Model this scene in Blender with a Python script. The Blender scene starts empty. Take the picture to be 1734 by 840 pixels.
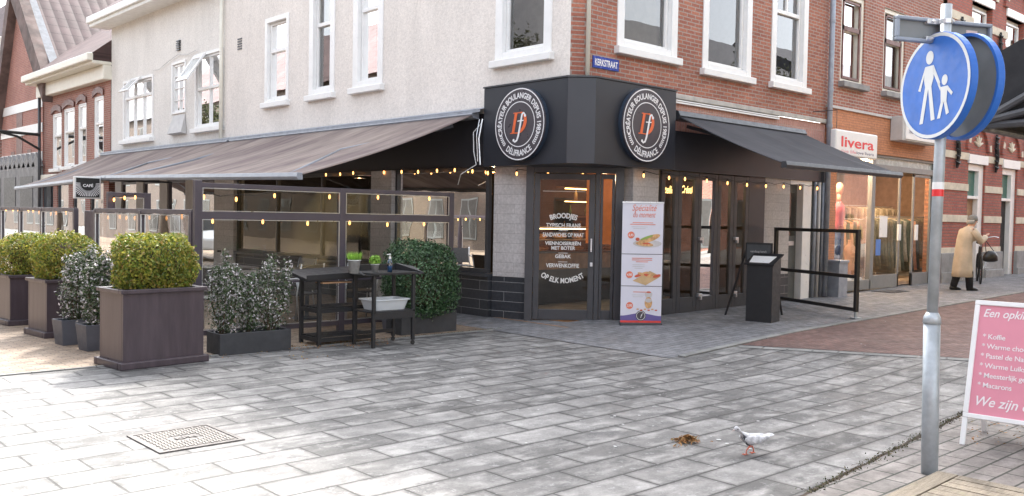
import bpy, bmesh, math, random
import numpy as np
from mathutils import Vector, Matrix, Euler
random.seed(7); rng = np.random.default_rng(7)
S = bpy.context.scene; COL = S.collection
R_ = math.radians
# ------------------------------------------------------------------ camera
FPX = 1533.6; YAW, PIT, ROLL = R_(47.42), R_(-1.948), R_(1.065)
cf = Vector((math.cos(YAW)*math.cos(PIT), math.sin(YAW)*math.cos(PIT), math.sin(PIT)))
r0 = Vector((math.sin(YAW), -math.cos(YAW), 0)); u0 = r0.cross(cf)
cr = math.cos(ROLL)*r0 + math.sin(ROLL)*u0; cu = -math.sin(ROLL)*r0 + math.cos(ROLL)*u0
CP = Vector((0, 0, 1.6))
cam = bpy.data.cameras.new('camera'); camo = bpy.data.objects.new('camera', cam); COL.objects.link(camo)
camo.matrix_world = Matrix(((cr.x, cu.x, -cf.x, CP.x), (cr.y, cu.y, -cf.y, CP.y), (cr.z, cu.z, -cf.z, CP.z), (0, 0, 0, 1)))
cam.sensor_width = 36; cam.lens = FPX/1734*36; cam.clip_start = .05; cam.clip_end = 2000
S.camera = camo
S.render.resolution_x = 1024; S.render.resolution_y = 496
# ------------------------------------------------------------------ light
SUN_EL = R_(46); SUN_AZ = math.atan2(.70, .714)
w = bpy.data.worlds.new('World'); S.world = w; w.use_nodes = True
nt = w.node_tree; nt.nodes.clear()
sky = nt.nodes.new('ShaderNodeTexSky'); sky.sky_type = 'NISHITA'; sky.sun_disc = False
sky.sun_elevation = SUN_EL; sky.sun_rotation = SUN_AZ; sky.air_density = 1.0; sky.dust_density = 3.0; sky.ozone_density = 1.0
bg = nt.nodes.new('ShaderNodeBackground'); bg.inputs[1].default_value = 0.15
hs = nt.nodes.new('ShaderNodeHueSaturation'); hs.inputs['Saturation'].default_value = .3
nt.links.new(sky.outputs[0], hs.inputs['Color']); nt.links.new(hs.outputs[0], bg.inputs[0])
wo = nt.nodes.new('ShaderNodeOutputWorld'); nt.links.new(bg.outputs[0], wo.inputs[0])
sl = bpy.data.lights.new('sun', 'SUN'); sl.energy = 2.0; sl.angle = R_(6); sl.color = (1, .95, .88)
so = bpy.data.objects.new('sun', sl); COL.objects.link(so)
sd = Vector((math.sin(SUN_AZ)*math.cos(SUN_EL), math.cos(SUN_AZ)*math.cos(SUN_EL), math.sin(SUN_EL)))
so.rotation_euler = sd.to_track_quat('Z', 'Y').to_euler()
S.view_settings.view_transform = 'Standard'; S.view_settings.look = 'None'
S.view_settings.gamma = 1; S.view_settings.use_curve_mapping = False
S.view_settings.exposure = 2.36

# ------------------------------------------------------------------ measuring helpers
def ray(px, py): return cf + ((px-867)/FPX)*cr - ((py-420)/FPX)*cu
def zg(x):
    if x < 8.5: return 0.0
    if x < 11: return .04*(x-8.5)
    return .1 + .0145*(min(x, 70)-11)
def G(px, py):
    d = ray(px, py); z = 0
    for _ in range(12):
        P = CP + d*((z-1.6)/d.z); z = zg(P.x)
    return P
def depth_pt(px, py, P):
    d = ray(px, py); return CP + d*(((P-CP).dot(cf))/(d.dot(cf)))
def hz(px, py, P): return depth_pt(px, py, P).z
class Face:
    def __init__(s, o, A, N, flip=False):
        s.o = Vector((o[0], o[1], 0)); s.A = Vector((A[0], A[1], 0)).normalized(); s.N = Vector((N[0], N[1], 0)).normalized()
    def P(s, a, z, d=0): return s.o + s.A*a + Vector((0, 0, z)) + s.N*d
    def fp(s, px, py, d=0):
        r = ray(px, py); o = s.o + s.N*d; t = (o-CP).dot(s.N)/r.dot(s.N); p = CP + r*t
        return ((p-s.o).dot(s.A), p.z)
    def M(s, a, z, d=0, side=1):   # text frame, x to the viewer's right, y up, z towards the street
        x = s.A*side; n = -s.N; p = s.P(a, z, d)
        return Matrix(((x.x, 0, n.x, p.x), (x.y, 0, n.y, p.y), (x.z, 1, n.z, p.z), (0, 0, 0, 1)))
XL, YR = 9.25, 8.8
FL = Face((XL, 0), (0, 1), (1, 0)); FR = Face((0, YR), (1, 0), (0, 1))
FD = Face((9.42, 9.93), (1.02, -1.0), (1.0, 1.02))
ROOT = {}
# ------------------------------------------------------------------ mesh builder
class MB:
    def __init__(s): s.v = []; s.f = []; s.mi = []; s.M = None; s.m = 0
    def add(s, vs, fs):
        o = len(s.v)
        s.v += [tuple(s.M @ Vector(p)) if s.M else tuple(p) for p in vs]
        s.f += [tuple(i+o for i in f) for f in fs]; s.mi += [s.m]*len(fs)
    def box(s, x0, x1, y0, y1, z0, z1):
        s.add([(x0,y0,z0),(x1,y0,z0),(x1,y1,z0),(x0,y1,z0),(x0,y0,z1),(x1,y0,z1),(x1,y1,z1),(x0,y1,z1)],
              [(0,3,2,1),(4,5,6,7),(0,1,5,4),(1,2,6,5),(2,3,7,6),(3,0,4,7)]); return s
    def fb(s, F, a0, a1, z0, z1, d0, d1):
        s.add([F.P(a,z,d) for z in (z0,z1) for (a,d) in ((a0,d0),(a1,d0),(a1,d1),(a0,d1))],
              [(0,3,2,1),(4,5,6,7),(0,1,5,4),(1,2,6,5),(2,3,7,6),(3,0,4,7)]); return s
    def quad(s, *p): s.add(p, [tuple(range(len(p)))]); return s
    def fq(s, F, a0, a1, z0, z1, d): return s.quad(F.P(a0,z0,d), F.P(a1,z0,d), F.P(a1,z1,d), F.P(a0,z1,d))
    def prism(s, pts, z0, z1, z0s=None, z1s=None):
        n = len(pts); v = [(p[0],p[1],z0) for p in pts]+[(p[0],p[1],z1) for p in pts]
        s.add(v, [tuple(range(n))[::-1], tuple(range(n,2*n))]+[(i,(i+1)%n,(i+1)%n+n,i+n) for i in range(n)]); return s
    def extr(s, pts, vec):
        n = len(pts); v = [Vector(p) for p in pts]+[Vector(p)+Vector(vec) for p in pts]
        s.add(v, [tuple(range(n))[::-1], tuple(range(n,2*n))]+[(i,(i+1)%n,(i+1)%n+n,i+n) for i in range(n)]); return s
    def tube(s, pts, r, n=8, cap=True):
        pts = [Vector(p) for p in pts]; rs = r if isinstance(r, (list, tuple)) else [r]*len(pts)
        rings = []; up = None
        for i, p in enumerate(pts):
            t = (pts[min(i+1, len(pts)-1)]-pts[max(i-1, 0)]).normalized()
            if up is None: up = Vector((0,0,1)) if abs(t.z) < .9 else Vector((1,0,0))
            a = t.cross(up).normalized(); b = a.cross(t).normalized(); up = b
            rings.append([p + (a*math.cos(2*math.pi*k/n)+b*math.sin(2*math.pi*k/n))*rs[i] for k in range(n)])
        s.loft(rings, cap); return s
    def loft(s, rings, cap=True):
        n = len(rings[0]); v = [p for q in rings for p in q]
        f = [(i*n+k, i*n+(k+1)%n, (i+1)*n+(k+1)%n, (i+1)*n+k) for i in range(len(rings)-1) for k in range(n)]
        if cap: f += [tuple(range(n))[::-1], tuple(range((len(rings)-1)*n, len(rings)*n))]
        s.add(v, f); return s
    def lathe(s, prof, c, n=20, cap=True):
        s.loft([[(c[0]+r*math.cos(2*math.pi*k/n), c[1]+r*math.sin(2*math.pi*k/n), c[2]+z) for k in range(n)] for r, z in prof], cap); return s
    def ball(s, c, r, n=10, m=6, jit=0):
        c = Vector(c); rx, ry, rz = (r, r, r) if not isinstance(r, (tuple, list)) else r
        rings = []
        for i in range(m+1):
            th = -math.pi/2 + math.pi*i/m; k0 = max(math.cos(th), .02)
            rings.append([c+Vector((rx*k0*math.cos(2*math.pi*k/n)*(1+jit*random.uniform(-1,1)), ry*k0*math.sin(2*math.pi*k/n)*(1+jit*random.uniform(-1,1)), rz*math.sin(th)*(1+jit*random.uniform(-.6,.6)))) for k in range(n)])
        s.loft(rings); return s
    def mesh(s, me, M):
        o = len(s.v); s.v += [tuple(M @ v.co) for v in me.vertices]
        s.f += [tuple(i+o for i in p.vertices) for p in me.polygons]; s.mi += [s.m]*len(me.polygons); return s
    def build(s, name, mat, parent=None, smooth=False, bevel=0, solid=0):
        me = bpy.data.meshes.new(name); L = Vector((0,0,0))
        if parent is not None: L = ROOT.get(parent.name, Vector((0,0,0)))
        v = np.array(s.v, dtype=float).reshape(-1,3) - np.array(L)
        me.from_pydata(v.tolist(), [], s.f)
        mats = mat if isinstance(mat, (list, tuple)) else [mat]
        for m in mats: me.materials.append(m)
        if len(mats) > 1: me.polygons.foreach_set('material_index', s.mi)
        bm = bmesh.new(); bm.from_mesh(me); bmesh.ops.recalc_face_normals(bm, faces=bm.faces[:]); bm.to_mesh(me); bm.free()
        if smooth: me.polygons.foreach_set('use_smooth', [True]*len(me.polygons))
        o = bpy.data.objects.new(name, me); COL.objects.link(o)
        if parent is not None: o.parent = parent
        ROOT[o.name] = L
        if solid:
            q = o.modifiers.new('solid', 'SOLIDIFY'); q.thickness = solid; q.offset = 0
        if bevel:
            b = o.modifiers.new('bevel', 'BEVEL'); b.width = bevel; b.segments = 2; b.limit_method = 'ANGLE'; b.angle_limit = R_(40)
        return o
def _each(s, name, mat, parent=None, **k):
    n = len(s.v)//8
    for i in range(n):
        m = MB(); m.v = s.v[8*i:8*i+8]; m.f = [(0,3,2,1),(4,5,6,7),(0,1,5,4),(1,2,6,5),(2,3,7,6),(3,0,4,7)]; m.mi = [0]*6; m.build(name, mat, parent, **k)
MB.build_each = _each
def thing(name, label, cat, loc=(0,0,0), group=None):
    o = bpy.data.objects.new(name, None); COL.objects.link(o); o.location = loc; o.empty_display_size = .1
    o['label'] = label; o['category'] = cat
    if group: o['group'] = group
    ROOT[o.name] = Vector(loc); return o
def tag(o, label, cat, group=None, kind=None):
    o['label'] = label; o['category'] = cat
    if group: o['group'] = group
    if kind: o['kind'] = kind
    return o
def struct(o): o['kind'] = 'structure'; return o

# ------------------------------------------------------------------ materials
def newmat(name):
    m = bpy.data.materials.new(name); m.use_nodes = True; n = m.node_tree; n.nodes.clear()
    out = n.nodes.new('ShaderNodeOutputMaterial'); b = n.nodes.new('ShaderNodeBsdfPrincipled')
    n.links.new(b.outputs[0], out.inputs[0]); return m, n, b, out
def C4(c): return (c[0], c[1], c[2], 1)
def pos(n, axis=None, scale=None, rot=0):
    g = n.nodes.new('ShaderNodeNewGeometry'); src = g.outputs['Position']
    if axis:
        sp = n.nodes.new('ShaderNodeSeparateXYZ'); cb = n.nodes.new('ShaderNodeCombineXYZ'); n.links.new(src, sp.inputs[0])
        for i, a in enumerate(axis): n.links.new(sp.outputs[a], cb.inputs[i])
        src = cb.outputs[0]
    if scale or rot:
        mp = n.nodes.new('ShaderNodeMapping'); n.links.new(src, mp.inputs[0])
        if scale: mp.inputs['Scale'].default_value = scale
        mp.inputs['Rotation'].default_value = (0, 0, rot); src = mp.outputs[0]
    return src
def noise(n, src, sc, det=4, rough=.6):
    t = n.nodes.new('ShaderNodeTexNoise'); t.inputs['Scale'].default_value = sc; t.inputs['Detail'].default_value = det
    t.inputs['Roughness'].default_value = rough; n.links.new(src, t.inputs['Vector']); return t.outputs[0]
def ramp(n, src, stops):
    r = n.nodes.new('ShaderNodeValToRGB'); n.links.new(src, r.inputs[0]); e = r.color_ramp.elements
    while len(e) < len(stops): e.new(.5)
    for k, (p, c) in enumerate(stops):
        e[k].position = p; e[k].color = C4(c) if isinstance(c, (tuple, list)) else (c, c, c, 1)
    return r.outputs[0]
def mix(n, fac, a, b, mode='MIX'):
    m = n.nodes.new('ShaderNodeMix'); m.data_type = 'RGBA'; m.blend_type = mode
    for i, x in ((0, fac), (6, a), (7, b)):
        if isinstance(x, (int, float)): m.inputs[i].default_value = x if i == 0 else (x, x, x, 1)
        elif isinstance(x, (tuple, list)): m.inputs[i].default_value = C4(x)
        else: n.links.new(x, m.inputs[i])
    return m.outputs[2]
def bump(n, b, h, st=.3, dist=.01, prev=None):
    u = n.nodes.new('ShaderNodeBump'); u.inputs['Strength'].default_value = st; u.inputs['Distance'].default_value = dist
    n.links.new(h, u.inputs['Height'])
    if prev: n.links.new(prev, u.inputs['Normal'])
    n.links.new(u.outputs[0], b.inputs['Normal']); return u.outputs[0]
_mc = {}
def paint(name, c, rough=.5, metal=0, var=.12, sc=6, bst=.08, bsc=60, spec=None, coat=0, rv=.1):
    if name in _mc: return _mc[name]
    m, n, b, o = newmat(name); p = pos(n)
    f = noise(n, p, sc, 5)
    col = mix(n, ramp(n, f, [(.35, 0), (.7, 1)]), tuple(x*(1-var) for x in c), tuple(min(1, x*(1+var)) for x in c))
    n.links.new(col, b.inputs['Base Color']); b.inputs['Metallic'].default_value = metal
    rr = ramp(n, noise(n, p, sc*2.3, 4), [(.3, max(0, rough-rv)), (.7, min(1, rough+rv))]); n.links.new(rr, b.inputs['Roughness'])
    if bst: bump(n, b, noise(n, p, bsc, 3), bst, .004)
    if coat: b.inputs['Coat Weight'].default_value = coat
    _mc[name] = m; return m
def emis(name, c, st):
    if name in _mc: return _mc[name]
    m, n, b, o = newmat(name); b.inputs['Base Color'].default_value = C4(c); b.inputs['Emission Color'].default_value = C4(c); b.inputs['Emission Strength'].default_value = st
    _mc[name] = m; return m
def glassm(name, tint=(.8,.82,.82), refl=1.0, rough=.0, wav=.0):
    m, n, b, out = newmat(name); n.nodes.remove(b)
    tr = n.nodes.new('ShaderNodeBsdfTransparent'); tr.inputs[0].default_value = C4(tint)
    gl = n.nodes.new('ShaderNodeBsdfGlossy'); gl.inputs['Roughness'].default_value = rough; gl.inputs['Color'].default_value = (1,1,1,1)
    fr = n.nodes.new('ShaderNodeFresnel'); fr.inputs['IOR'].default_value = 1.52
    mu = n.nodes.new('ShaderNodeMath'); mu.operation = 'MULTIPLY'; mu.use_clamp = True; mu.inputs[1].default_value = refl
    n.links.new(fr.outputs[0], mu.inputs[0]); mx = n.nodes.new('ShaderNodeMixShader')
    n.links.new(mu.outputs[0], mx.inputs[0]); n.links.new(tr.outputs[0], mx.inputs[1]); n.links.new(gl.outputs[0], mx.inputs[2]); n.links.new(mx.outputs[0], out.inputs[0])
    if wav:
        bp = n.nodes.new('ShaderNodeBump'); bp.inputs['Strength'].default_value = wav; bp.inputs['Distance'].default_value = .02
        n.links.new(noise(n, pos(n), 1.6, 1), bp.inputs['Height']); n.links.new(bp.outputs[0], gl.inputs['Normal']); n.links.new(bp.outputs[0], fr.inputs['Normal'])
    return m
def brick(name, axis, c1, c2, mortar, bw=.21, bh=.0625, ms=.010, offset=.5, stain=.25, bst=.5, rough=.85, ssc=.8):
    m, n, b, o = newmat(name); p = pos(n, axis)
    t = n.nodes.new('ShaderNodeTexBrick'); n.links.new(p, t.inputs['Vector'])
    t.inputs['Scale'].default_value = 1; t.inputs['Brick Width'].default_value = bw; t.inputs['Row Height'].default_value = bh
    t.inputs['Mortar Size'].default_value = ms; t.inputs['Mortar Smooth'].default_value = .3; t.offset = offset
    t.inputs['Color1'].default_value = C4(c1); t.inputs['Color2'].default_value = C4(c2); t.inputs['Mortar'].default_value = C4(mortar)
    f = noise(n, pos(n), ssc, 6, .65); f2 = noise(n, pos(n), 25, 4)
    col = mix(n, 1.0, t.outputs[0], ramp(n, f, [(.3, 1-stain), (.7, 1+stain*.4)]), 'MULTIPLY')
    col = mix(n, 1.0, col, ramp(n, f2, [(.3, .8), (.7, 1.15)]), 'MULTIPLY')
    n.links.new(col, b.inputs['Base Color']); b.inputs['Roughness'].default_value = rough
    inv = n.nodes.new('ShaderNodeMath'); inv.operation = 'SUBTRACT'; inv.inputs[0].default_value = 1; n.links.new(t.outputs['Fac'], inv.inputs[1])
    p1 = bump(n, b, inv.outputs[0], bst, .008); bump(n, b, f2, .25, .006, p1)
    return m
def stucco(name, c, ssc=.5):
    m, n, b, o = newmat(name); p = pos(n)
    f = noise(n, p, ssc, 6); g = noise(n, p, 26, 6, .75); h = noise(n, pos(n, scale=(1,1,.25)), 1.6, 6, .7)
    col = mix(n, ramp(n, f, [(.3, 0), (.7, 1)]), tuple(x*.93 for x in c), c)
    col = mix(n, 1, col, ramp(n, g, [(.3, .8), (.62, 1.06)]), 'MULTIPLY'); col = mix(n, 1, col, ramp(n, h, [(.25, .86), (.6, 1)]), 'MULTIPLY')
    n.links.new(col, b.inputs['Base Color']); b.inputs['Roughness'].default_value = .9
    bump(n, b, g, .9, .012); return m
def leafm(name, cols, rough=.4, trans=.25, spec=.5):
    m, n, b, out = newmat(name); g = n.nodes.new('ShaderNodeNewGeometry')
    st = [(i/(len(cols)-1), c) for i, c in enumerate(cols)]
    c0 = ramp(n, g.outputs['Random Per Island'], st)
    f = noise(n, pos(n), 7, 3); col = mix(n, 1, c0, ramp(n, f, [(.3, .6), (.7, 1.35)]), 'MULTIPLY')
    n.links.new(col, b.inputs['Base Color']); b.inputs['Roughness'].default_value = rough; b.inputs['Specular IOR Level'].default_value = spec
    tl = n.nodes.new('ShaderNodeBsdfTranslucent'); n.links.new(col, tl.inputs[0]); mx = n.nodes.new('ShaderNodeMixShader'); mx.inputs[0].default_value = trans
    n.links.new(b.outputs[0], mx.inputs[1]); n.links.new(tl.outputs[0], mx.inputs[2]); n.links.new(mx.outputs[0], out.inputs[0]); return m
def roofm(name, axis_u, axis_v, c, uw=.24, vh=.32):
    # profiled clay pantiles, u along the eave, v up the slope
    m, n, b, o = newmat(name); g = n.nodes.new('ShaderNodeNewGeometry'); sp = n.nodes.new('ShaderNodeSeparateXYZ'); n.links.new(g.outputs['Position'], sp.inputs[0])
    def M_(op, a, bb):
        q = n.nodes.new('ShaderNodeMath'); q.operation = op
        for i, x in ((0, a), (1, bb)):
            if isinstance(x, (int, float)): q.inputs[i].default_value = x
            else: n.links.new(x, q.inputs[i])
        return q.outputs[0]
    u = sp.outputs[axis_u]; v = sp.outputs[axis_v]
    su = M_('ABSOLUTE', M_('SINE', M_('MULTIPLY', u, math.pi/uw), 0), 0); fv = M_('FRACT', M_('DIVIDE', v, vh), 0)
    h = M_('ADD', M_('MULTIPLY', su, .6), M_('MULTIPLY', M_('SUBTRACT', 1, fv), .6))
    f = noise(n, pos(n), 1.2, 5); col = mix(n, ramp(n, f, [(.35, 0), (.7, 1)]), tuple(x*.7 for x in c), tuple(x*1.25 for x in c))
    col = mix(n, 1, col, ramp(n, fv, [(.0, .55), (.12, 1.0)]), 'MULTIPLY'); col = mix(n, 1, col, ramp(n, su, [(.0, .6), (.35, 1.0)]), 'MULTIPLY')  # tile laps and troughs have shade painted into the colour
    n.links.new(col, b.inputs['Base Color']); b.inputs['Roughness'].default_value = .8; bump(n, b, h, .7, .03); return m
# text -> mesh
def text_mesh(s, size, off=0.0, shear=0, space=1.0, ext=0.0, align='CENTER'):
    cu_ = bpy.data.curves.new('t', 'FONT'); cu_.body = s; cu_.size = size; cu_.offset = off; cu_.shear = shear; cu_.space_character = space
    cu_.align_x = align; cu_.extrude = ext; cu_.resolution_u = 4; cu_.fill_mode = 'FRONT' if ext == 0 else 'BOTH'
    o = bpy.data.objects.new('t', cu_); COL.objects.link(o)
    dg = bpy.context.evaluated_depsgraph_get(); me = bpy.data.meshes.new_from_object(o.evaluated_get(dg))
    bpy.data.objects.remove(o); return me
def text(mb, s, size, M, width=None, **k):
    me = text_mesh(s, size, **k)
    if len(me.vertices) == 0: return
    xs = [v.co.x for v in me.vertices]; wd = max(xs)-min(xs)
    if width and wd > 0: M = M @ Matrix.Diagonal((width/wd, 1, 1, 1))
    mb.mesh(me, M)
def ring_text(mb, s, size, M, r, a_mid, span=None, inside=False, **k):
    me = text_mesh(s, size, **k); xs = [v.co.x for v in me.vertices]; c = (max(xs)+min(xs))/2; wd = max(xs)-min(xs)
    sp_ = span if span else wd/r
    for v in me.vertices:
        t = (v.co.x-c)/wd*sp_
        if not inside: a = a_mid - t; rr = r + v.co.y
        else: a = a_mid + t; rr = r - v.co.y
        v.co.x = rr*math.cos(a); v.co.y = rr*math.sin(a)
    mb.mesh(me, M)
def ribbon(mb, pts, ws, M, z=0):
    n = len(pts); vs = []
    for i in range(n):
        a = Vector(pts[max(i-1,0)]); b = Vector(pts[min(i+1,n-1)]); t = (b-a); t = Vector((t[0],t[1])).normalized(); nn = Vector((-t.y, t.x))*ws[i]/2
        p = Vector((pts[i][0], pts[i][1])); vs += [M @ Vector((p.x+nn.x, p.y+nn.y, z)), M @ Vector((p.x-nn.x, p.y-nn.y, z))]
    mb.add(vs, [(2*i, 2*i+1, 2*i+3, 2*i+2) for i in range(n-1)])
def disc(mb, r0_, r1_, M, z, n=48):
    vs = []; 
    for k in range(n):
        a = 2*math.pi*k/n
        vs += [M @ Vector((r0_*math.cos(a), r0_*math.sin(a), z)), M @ Vector((r1_*math.cos(a), r1_*math.sin(a), z))]
    mb.add(vs, [(2*k, 2*k+1, (2*k+3)%(2*n), (2*k+2)%(2*n)) for k in range(n)])
def plate(mb, r, M, z0, z1, n=48):
    mb.loft([[M @ Vector((r*math.cos(2*math.pi*k/n), r*math.sin(2*math.pi*k/n), z)) for k in range(n)] for z in (z0, z1)])
# leaves
def leaves(mb, P, N, size, aspect=.5, jit=.8):
    P = np.asarray(P); N = np.asarray(N); k = len(P)
    N = N + rng.normal(0, jit, (k,3)); N /= np.linalg.norm(N, axis=1)[:,None]
    T = rng.normal(0, 1, (k,3)); T -= (T*N).sum(1)[:,None]*N; T /= np.linalg.norm(T, axis=1)[:,None]; B = np.cross(N, T)
    s = size*rng.uniform(.6, 1.3, (k,1))
    v = np.stack([P-T*s*.5, P+B*s*aspect*.5+N*s*.1, P+T*s*.5, P-B*s*aspect*.5+N*s*.1], 1).reshape(-1,3)
    o = len(mb.v); mb.v += [tuple(x) for x in v]; mb.f += [(o+4*i, o+4*i+1, o+4*i+2, o+4*i+3) for i in range(k)]; mb.mi += [mb.m]*k
# ------------------------------------------------------------------ materials used by the setting
M = {}
def pavemat(name, axis, c1, c2, mortar, bw, bh, ms, off=.5, blotch=.5, moss=False, rot=0, bst=.6, rough=.8, light=(.38,.37,.355), edge=False):
    m, n, b, o = newmat(name); p = pos(n, axis, rot=rot)
    t = n.nodes.new('ShaderNodeTexBrick'); n.links.new(p, t.inputs['Vector']); t.inputs['Scale'].default_value = 1
    t.inputs['Brick Width'].default_value = bw; t.inputs['Row Height'].default_value = bh; t.inputs['Mortar Size'].default_value = ms
    t.inputs['Mortar Smooth'].default_value = .25; t.offset = off; t.inputs['Color1'].default_value = C4(c1); t.inputs['Color2'].default_value = C4(c2); t.inputs['Mortar'].default_value = C4(mortar)
    P = pos(n); f = noise(n, P, 1.1, 6, .7); f2 = noise(n, P, 5.5, 6, .72); f3 = noise(n, P, 70, 3); f4 = noise(n, pos(n, scale=(1, 2.2, 1)), 2.6, 4, .6)
    col = mix(n, ramp(n, f4, [(.46, 0), (.64, blotch)]), t.outputs[0], light)
    col = mix(n, ramp(n, f2, [(.44, 0), (.68, .55)]), col, tuple(x*.5 for x in c1))
    if edge:
        t2 = n.nodes.new('ShaderNodeTexBrick'); n.links.new(p, t2.inputs['Vector']); t2.inputs['Scale'].default_value = 1; t2.inputs['Brick Width'].default_value = bw; t2.inputs['Row Height'].default_value = bh; t2.inputs['Mortar Size'].default_value = .045; t2.inputs['Mortar Smooth'].default_value = 1.0; t2.offset = off
        em = mix(n, 1, t2.outputs['Fac'], ramp(n, noise(n, P, 4.0, 5, .7), [(.35, .2), (.6, 1)]), 'MULTIPLY'); col = mix(n, em, col, tuple(x*.75 for x in c1))
        sp_ = noise(n, P, 2.3, 7, .8); col = mix(n, ramp(n, sp_, [(.56, 0), (.66, .7)]), col, (.055,.055,.057)); sq = noise(n, P, 11, 6, .75); col = mix(n, ramp(n, sq, [(.56, 0), (.66, .6)]), col, (.42,.415,.41))
    col = mix(n, t.outputs['Fac'], col, mortar)
    col = mix(n, 1, col, ramp(n, f, [(.3, .68), (.7, 1.15)]), 'MULTIPLY'); col = mix(n, 1, col, ramp(n, f3, [(.25, .82), (.75, 1.15)]), 'MULTIPLY')
    n.links.new(col, b.inputs['Base Color'])
    n.links.new(ramp(n, f2, [(.3, rough-.2), (.7, rough+.08)]), b.inputs['Roughness'])
    inv = n.nodes.new('ShaderNodeMath'); inv.operation = 'SUBTRACT'; inv.inputs[0].default_value = 1; n.links.new(t.outputs['Fac'], inv.inputs[1])
    p1 = bump(n, b, inv.outputs[0], bst, .01); p2 = bump(n, b, f2, .25, .01, p1); bump(n, b, f3, .2, .004, p2); return m
M['slab'] = pavemat('slab_paving', (0,1,2), (.082,.080,.078), (.24,.233,.225), (.027,.026,.025), .62, .305, .008, .43, .7, rough=.72, edge=True)
M['sidew'] = pavemat('sidewalk_pavers', (0,1,2), (.18,.18,.188), (.26,.26,.272), (.07,.07,.07), .21, .105, .006, .5, .35, rough=.7, light=(.33,.33,.34))
M['redp'] = pavemat('red_clinkers', (0,1,2), (.135,.068,.055), (.20,.105,.088), (.07,.055,.05), .2, .065, .006, .5, .2, light=(.24,.16,.14))
M['brownp'] = pavemat('brown_pavers', (0,1,2), (.24,.17,.12), (.36,.27,.19), (.12,.09,.07), .2, .065, .006, .5, .5, light=(.46,.37,.28))
M['smallp'] = pavemat('small_pavers', (0,1,2), (.17,.155,.145), (.27,.24,.22), (.04,.045,.035), .3, .15, .008, .5, .4, light=(.36,.33,.31))
M['kerb'] = paint('kerb_stone', (.22,.22,.21), .8, var=.3, sc=3, bst=.3)
M['stucco'] = stucco('cream_stucco', (.80,.75,.70)); M['stucco2'] = stucco('white_stucco', (.80,.775,.735))
BR = ((.43,.165,.105), (.31,.11,.075), (.36,.29,.25))
M['brR'] = brick('red_brick_x', (0,2,1), *BR); M['brL'] = brick('red_brick_y', (1,2,0), *BR)
M['brLiv'] = brick('soft_red_brick', (0,2,1), (.40,.16,.11), (.30,.11,.08), (.42,.36,.32))
M['orange'] = brick('orange_brick', (0,2,1), (.56,.25,.13), (.48,.21,.11), (.36,.18,.11), .3, .05, .006, stain=.15)
M['pinkv'] = brick('pink_soldier_brick', (2,0,1), (.55,.30,.25), (.47,.24,.2), (.5,.36,.31), .42, .07, .008, offset=0, stain=.2)
M['brOrn'] = brick('banded_brick', (0,2,1), (.42,.13,.09), (.33,.09,.07), (.22,.13,.11), .21, .07, .012)
M['brOrnY'] = brick('banded_brick_side', (1,2,0), (.42,.13,.09), (.33,.09,.07), (.22,.13,.11), .21, .07, .012)
M['brFar'] = brick('gable_brick', (1,2,0), (.46,.20,.15), (.38,.15,.12), (.42,.3,.26))
M['brOpp'] = brick('old_brown_brick', (1,2,0), (.10,.07,.052), (.075,.052,.042), (.09,.075,.06)); M['brHouse'] = brick('house_brick', (1,2,0), (.36,.15,.11), (.28,.11,.085), (.36,.27,.23))
M['stone'] = paint('sandstone', (.62,.56,.45), .8, var=.15, sc=5, bst=.2); M['greyst'] = paint('grey_stone', (.27,.27,.27), .75, var=.2, sc=4, bst=.2)
M['concrete'] = paint('concrete', (.45,.43,.40), .85, var=.2, sc=5, bst=.3)
M['white'] = paint('white_paint', (.78,.78,.77), .35, var=.04, sc=5, bst=.03); M['cream'] = paint('cream_paint', (.72,.69,.6), .45, var=.05, bst=.03)
M['black'] = paint('black_panel', (.024,.027,.036), .36, var=.06, sc=2, bst=0, rv=.03); M['soft'] = paint('soffit_black', (.012,.013,.015), .6, var=.1)
M['frame'] = paint('anthracite_frame', (.045,.048,.055), .38, var=.1); M['purple'] = paint('aubergine_frame', (.075,.063,.078), .38, var=.08, sc=4)
M['tile'] = brick('dark_tiles', (1,2,0), (.035,.038,.045), (.045,.048,.055), (.30,.30,.30), .9, .15, .004, stain=.1, rough=.4, bst=.2)
M['tileR'] = brick('dark_tiles_x', (0,2,1), (.035,.038,.045), (.045,.048,.055), (.30,.30,.30), .9, .15, .004, stain=.1, rough=.4, bst=.2)
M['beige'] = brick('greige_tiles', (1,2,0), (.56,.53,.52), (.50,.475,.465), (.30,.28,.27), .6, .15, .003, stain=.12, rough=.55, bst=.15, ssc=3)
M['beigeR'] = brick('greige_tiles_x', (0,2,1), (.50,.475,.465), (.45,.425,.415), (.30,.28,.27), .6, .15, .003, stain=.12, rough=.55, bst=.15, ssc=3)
M['glass'] = glassm('window_glass', (.86,.88,.88), 2.8, wav=.05); M['shopglass'] = glassm('shop_glass', (.62,.64,.65), 1.15, wav=.08); M['screenglass'] = glassm('screen_glass', (.88,.89,.87), .85, wav=.03)
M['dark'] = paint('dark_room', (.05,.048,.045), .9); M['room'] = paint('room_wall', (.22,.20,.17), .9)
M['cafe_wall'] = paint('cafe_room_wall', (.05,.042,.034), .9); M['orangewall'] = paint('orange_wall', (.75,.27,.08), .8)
M['wood'] = paint('interior_wood', (.30,.17,.09), .6, var=.3); M['blind'] = paint('cream_blind', (.62,.53,.34), .8, var=.1); M['greyb'] = paint('grey_blind', (.55,.55,.55), .8, var=.1)
M['zinc'] = paint('zinc_pipe', (.30,.33,.38), .5, metal=.3, var=.15); M['gutter'] = paint('gutter_white', (.74,.74,.71), .5, var=.08)
M['alu'] = paint('aluminium', (.62,.63,.65), .35, metal=.8, var=.05); M['galv'] = paint('galvanised_steel', (.42,.46,.49), .5, metal=.35, var=.16, sc=9)
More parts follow.
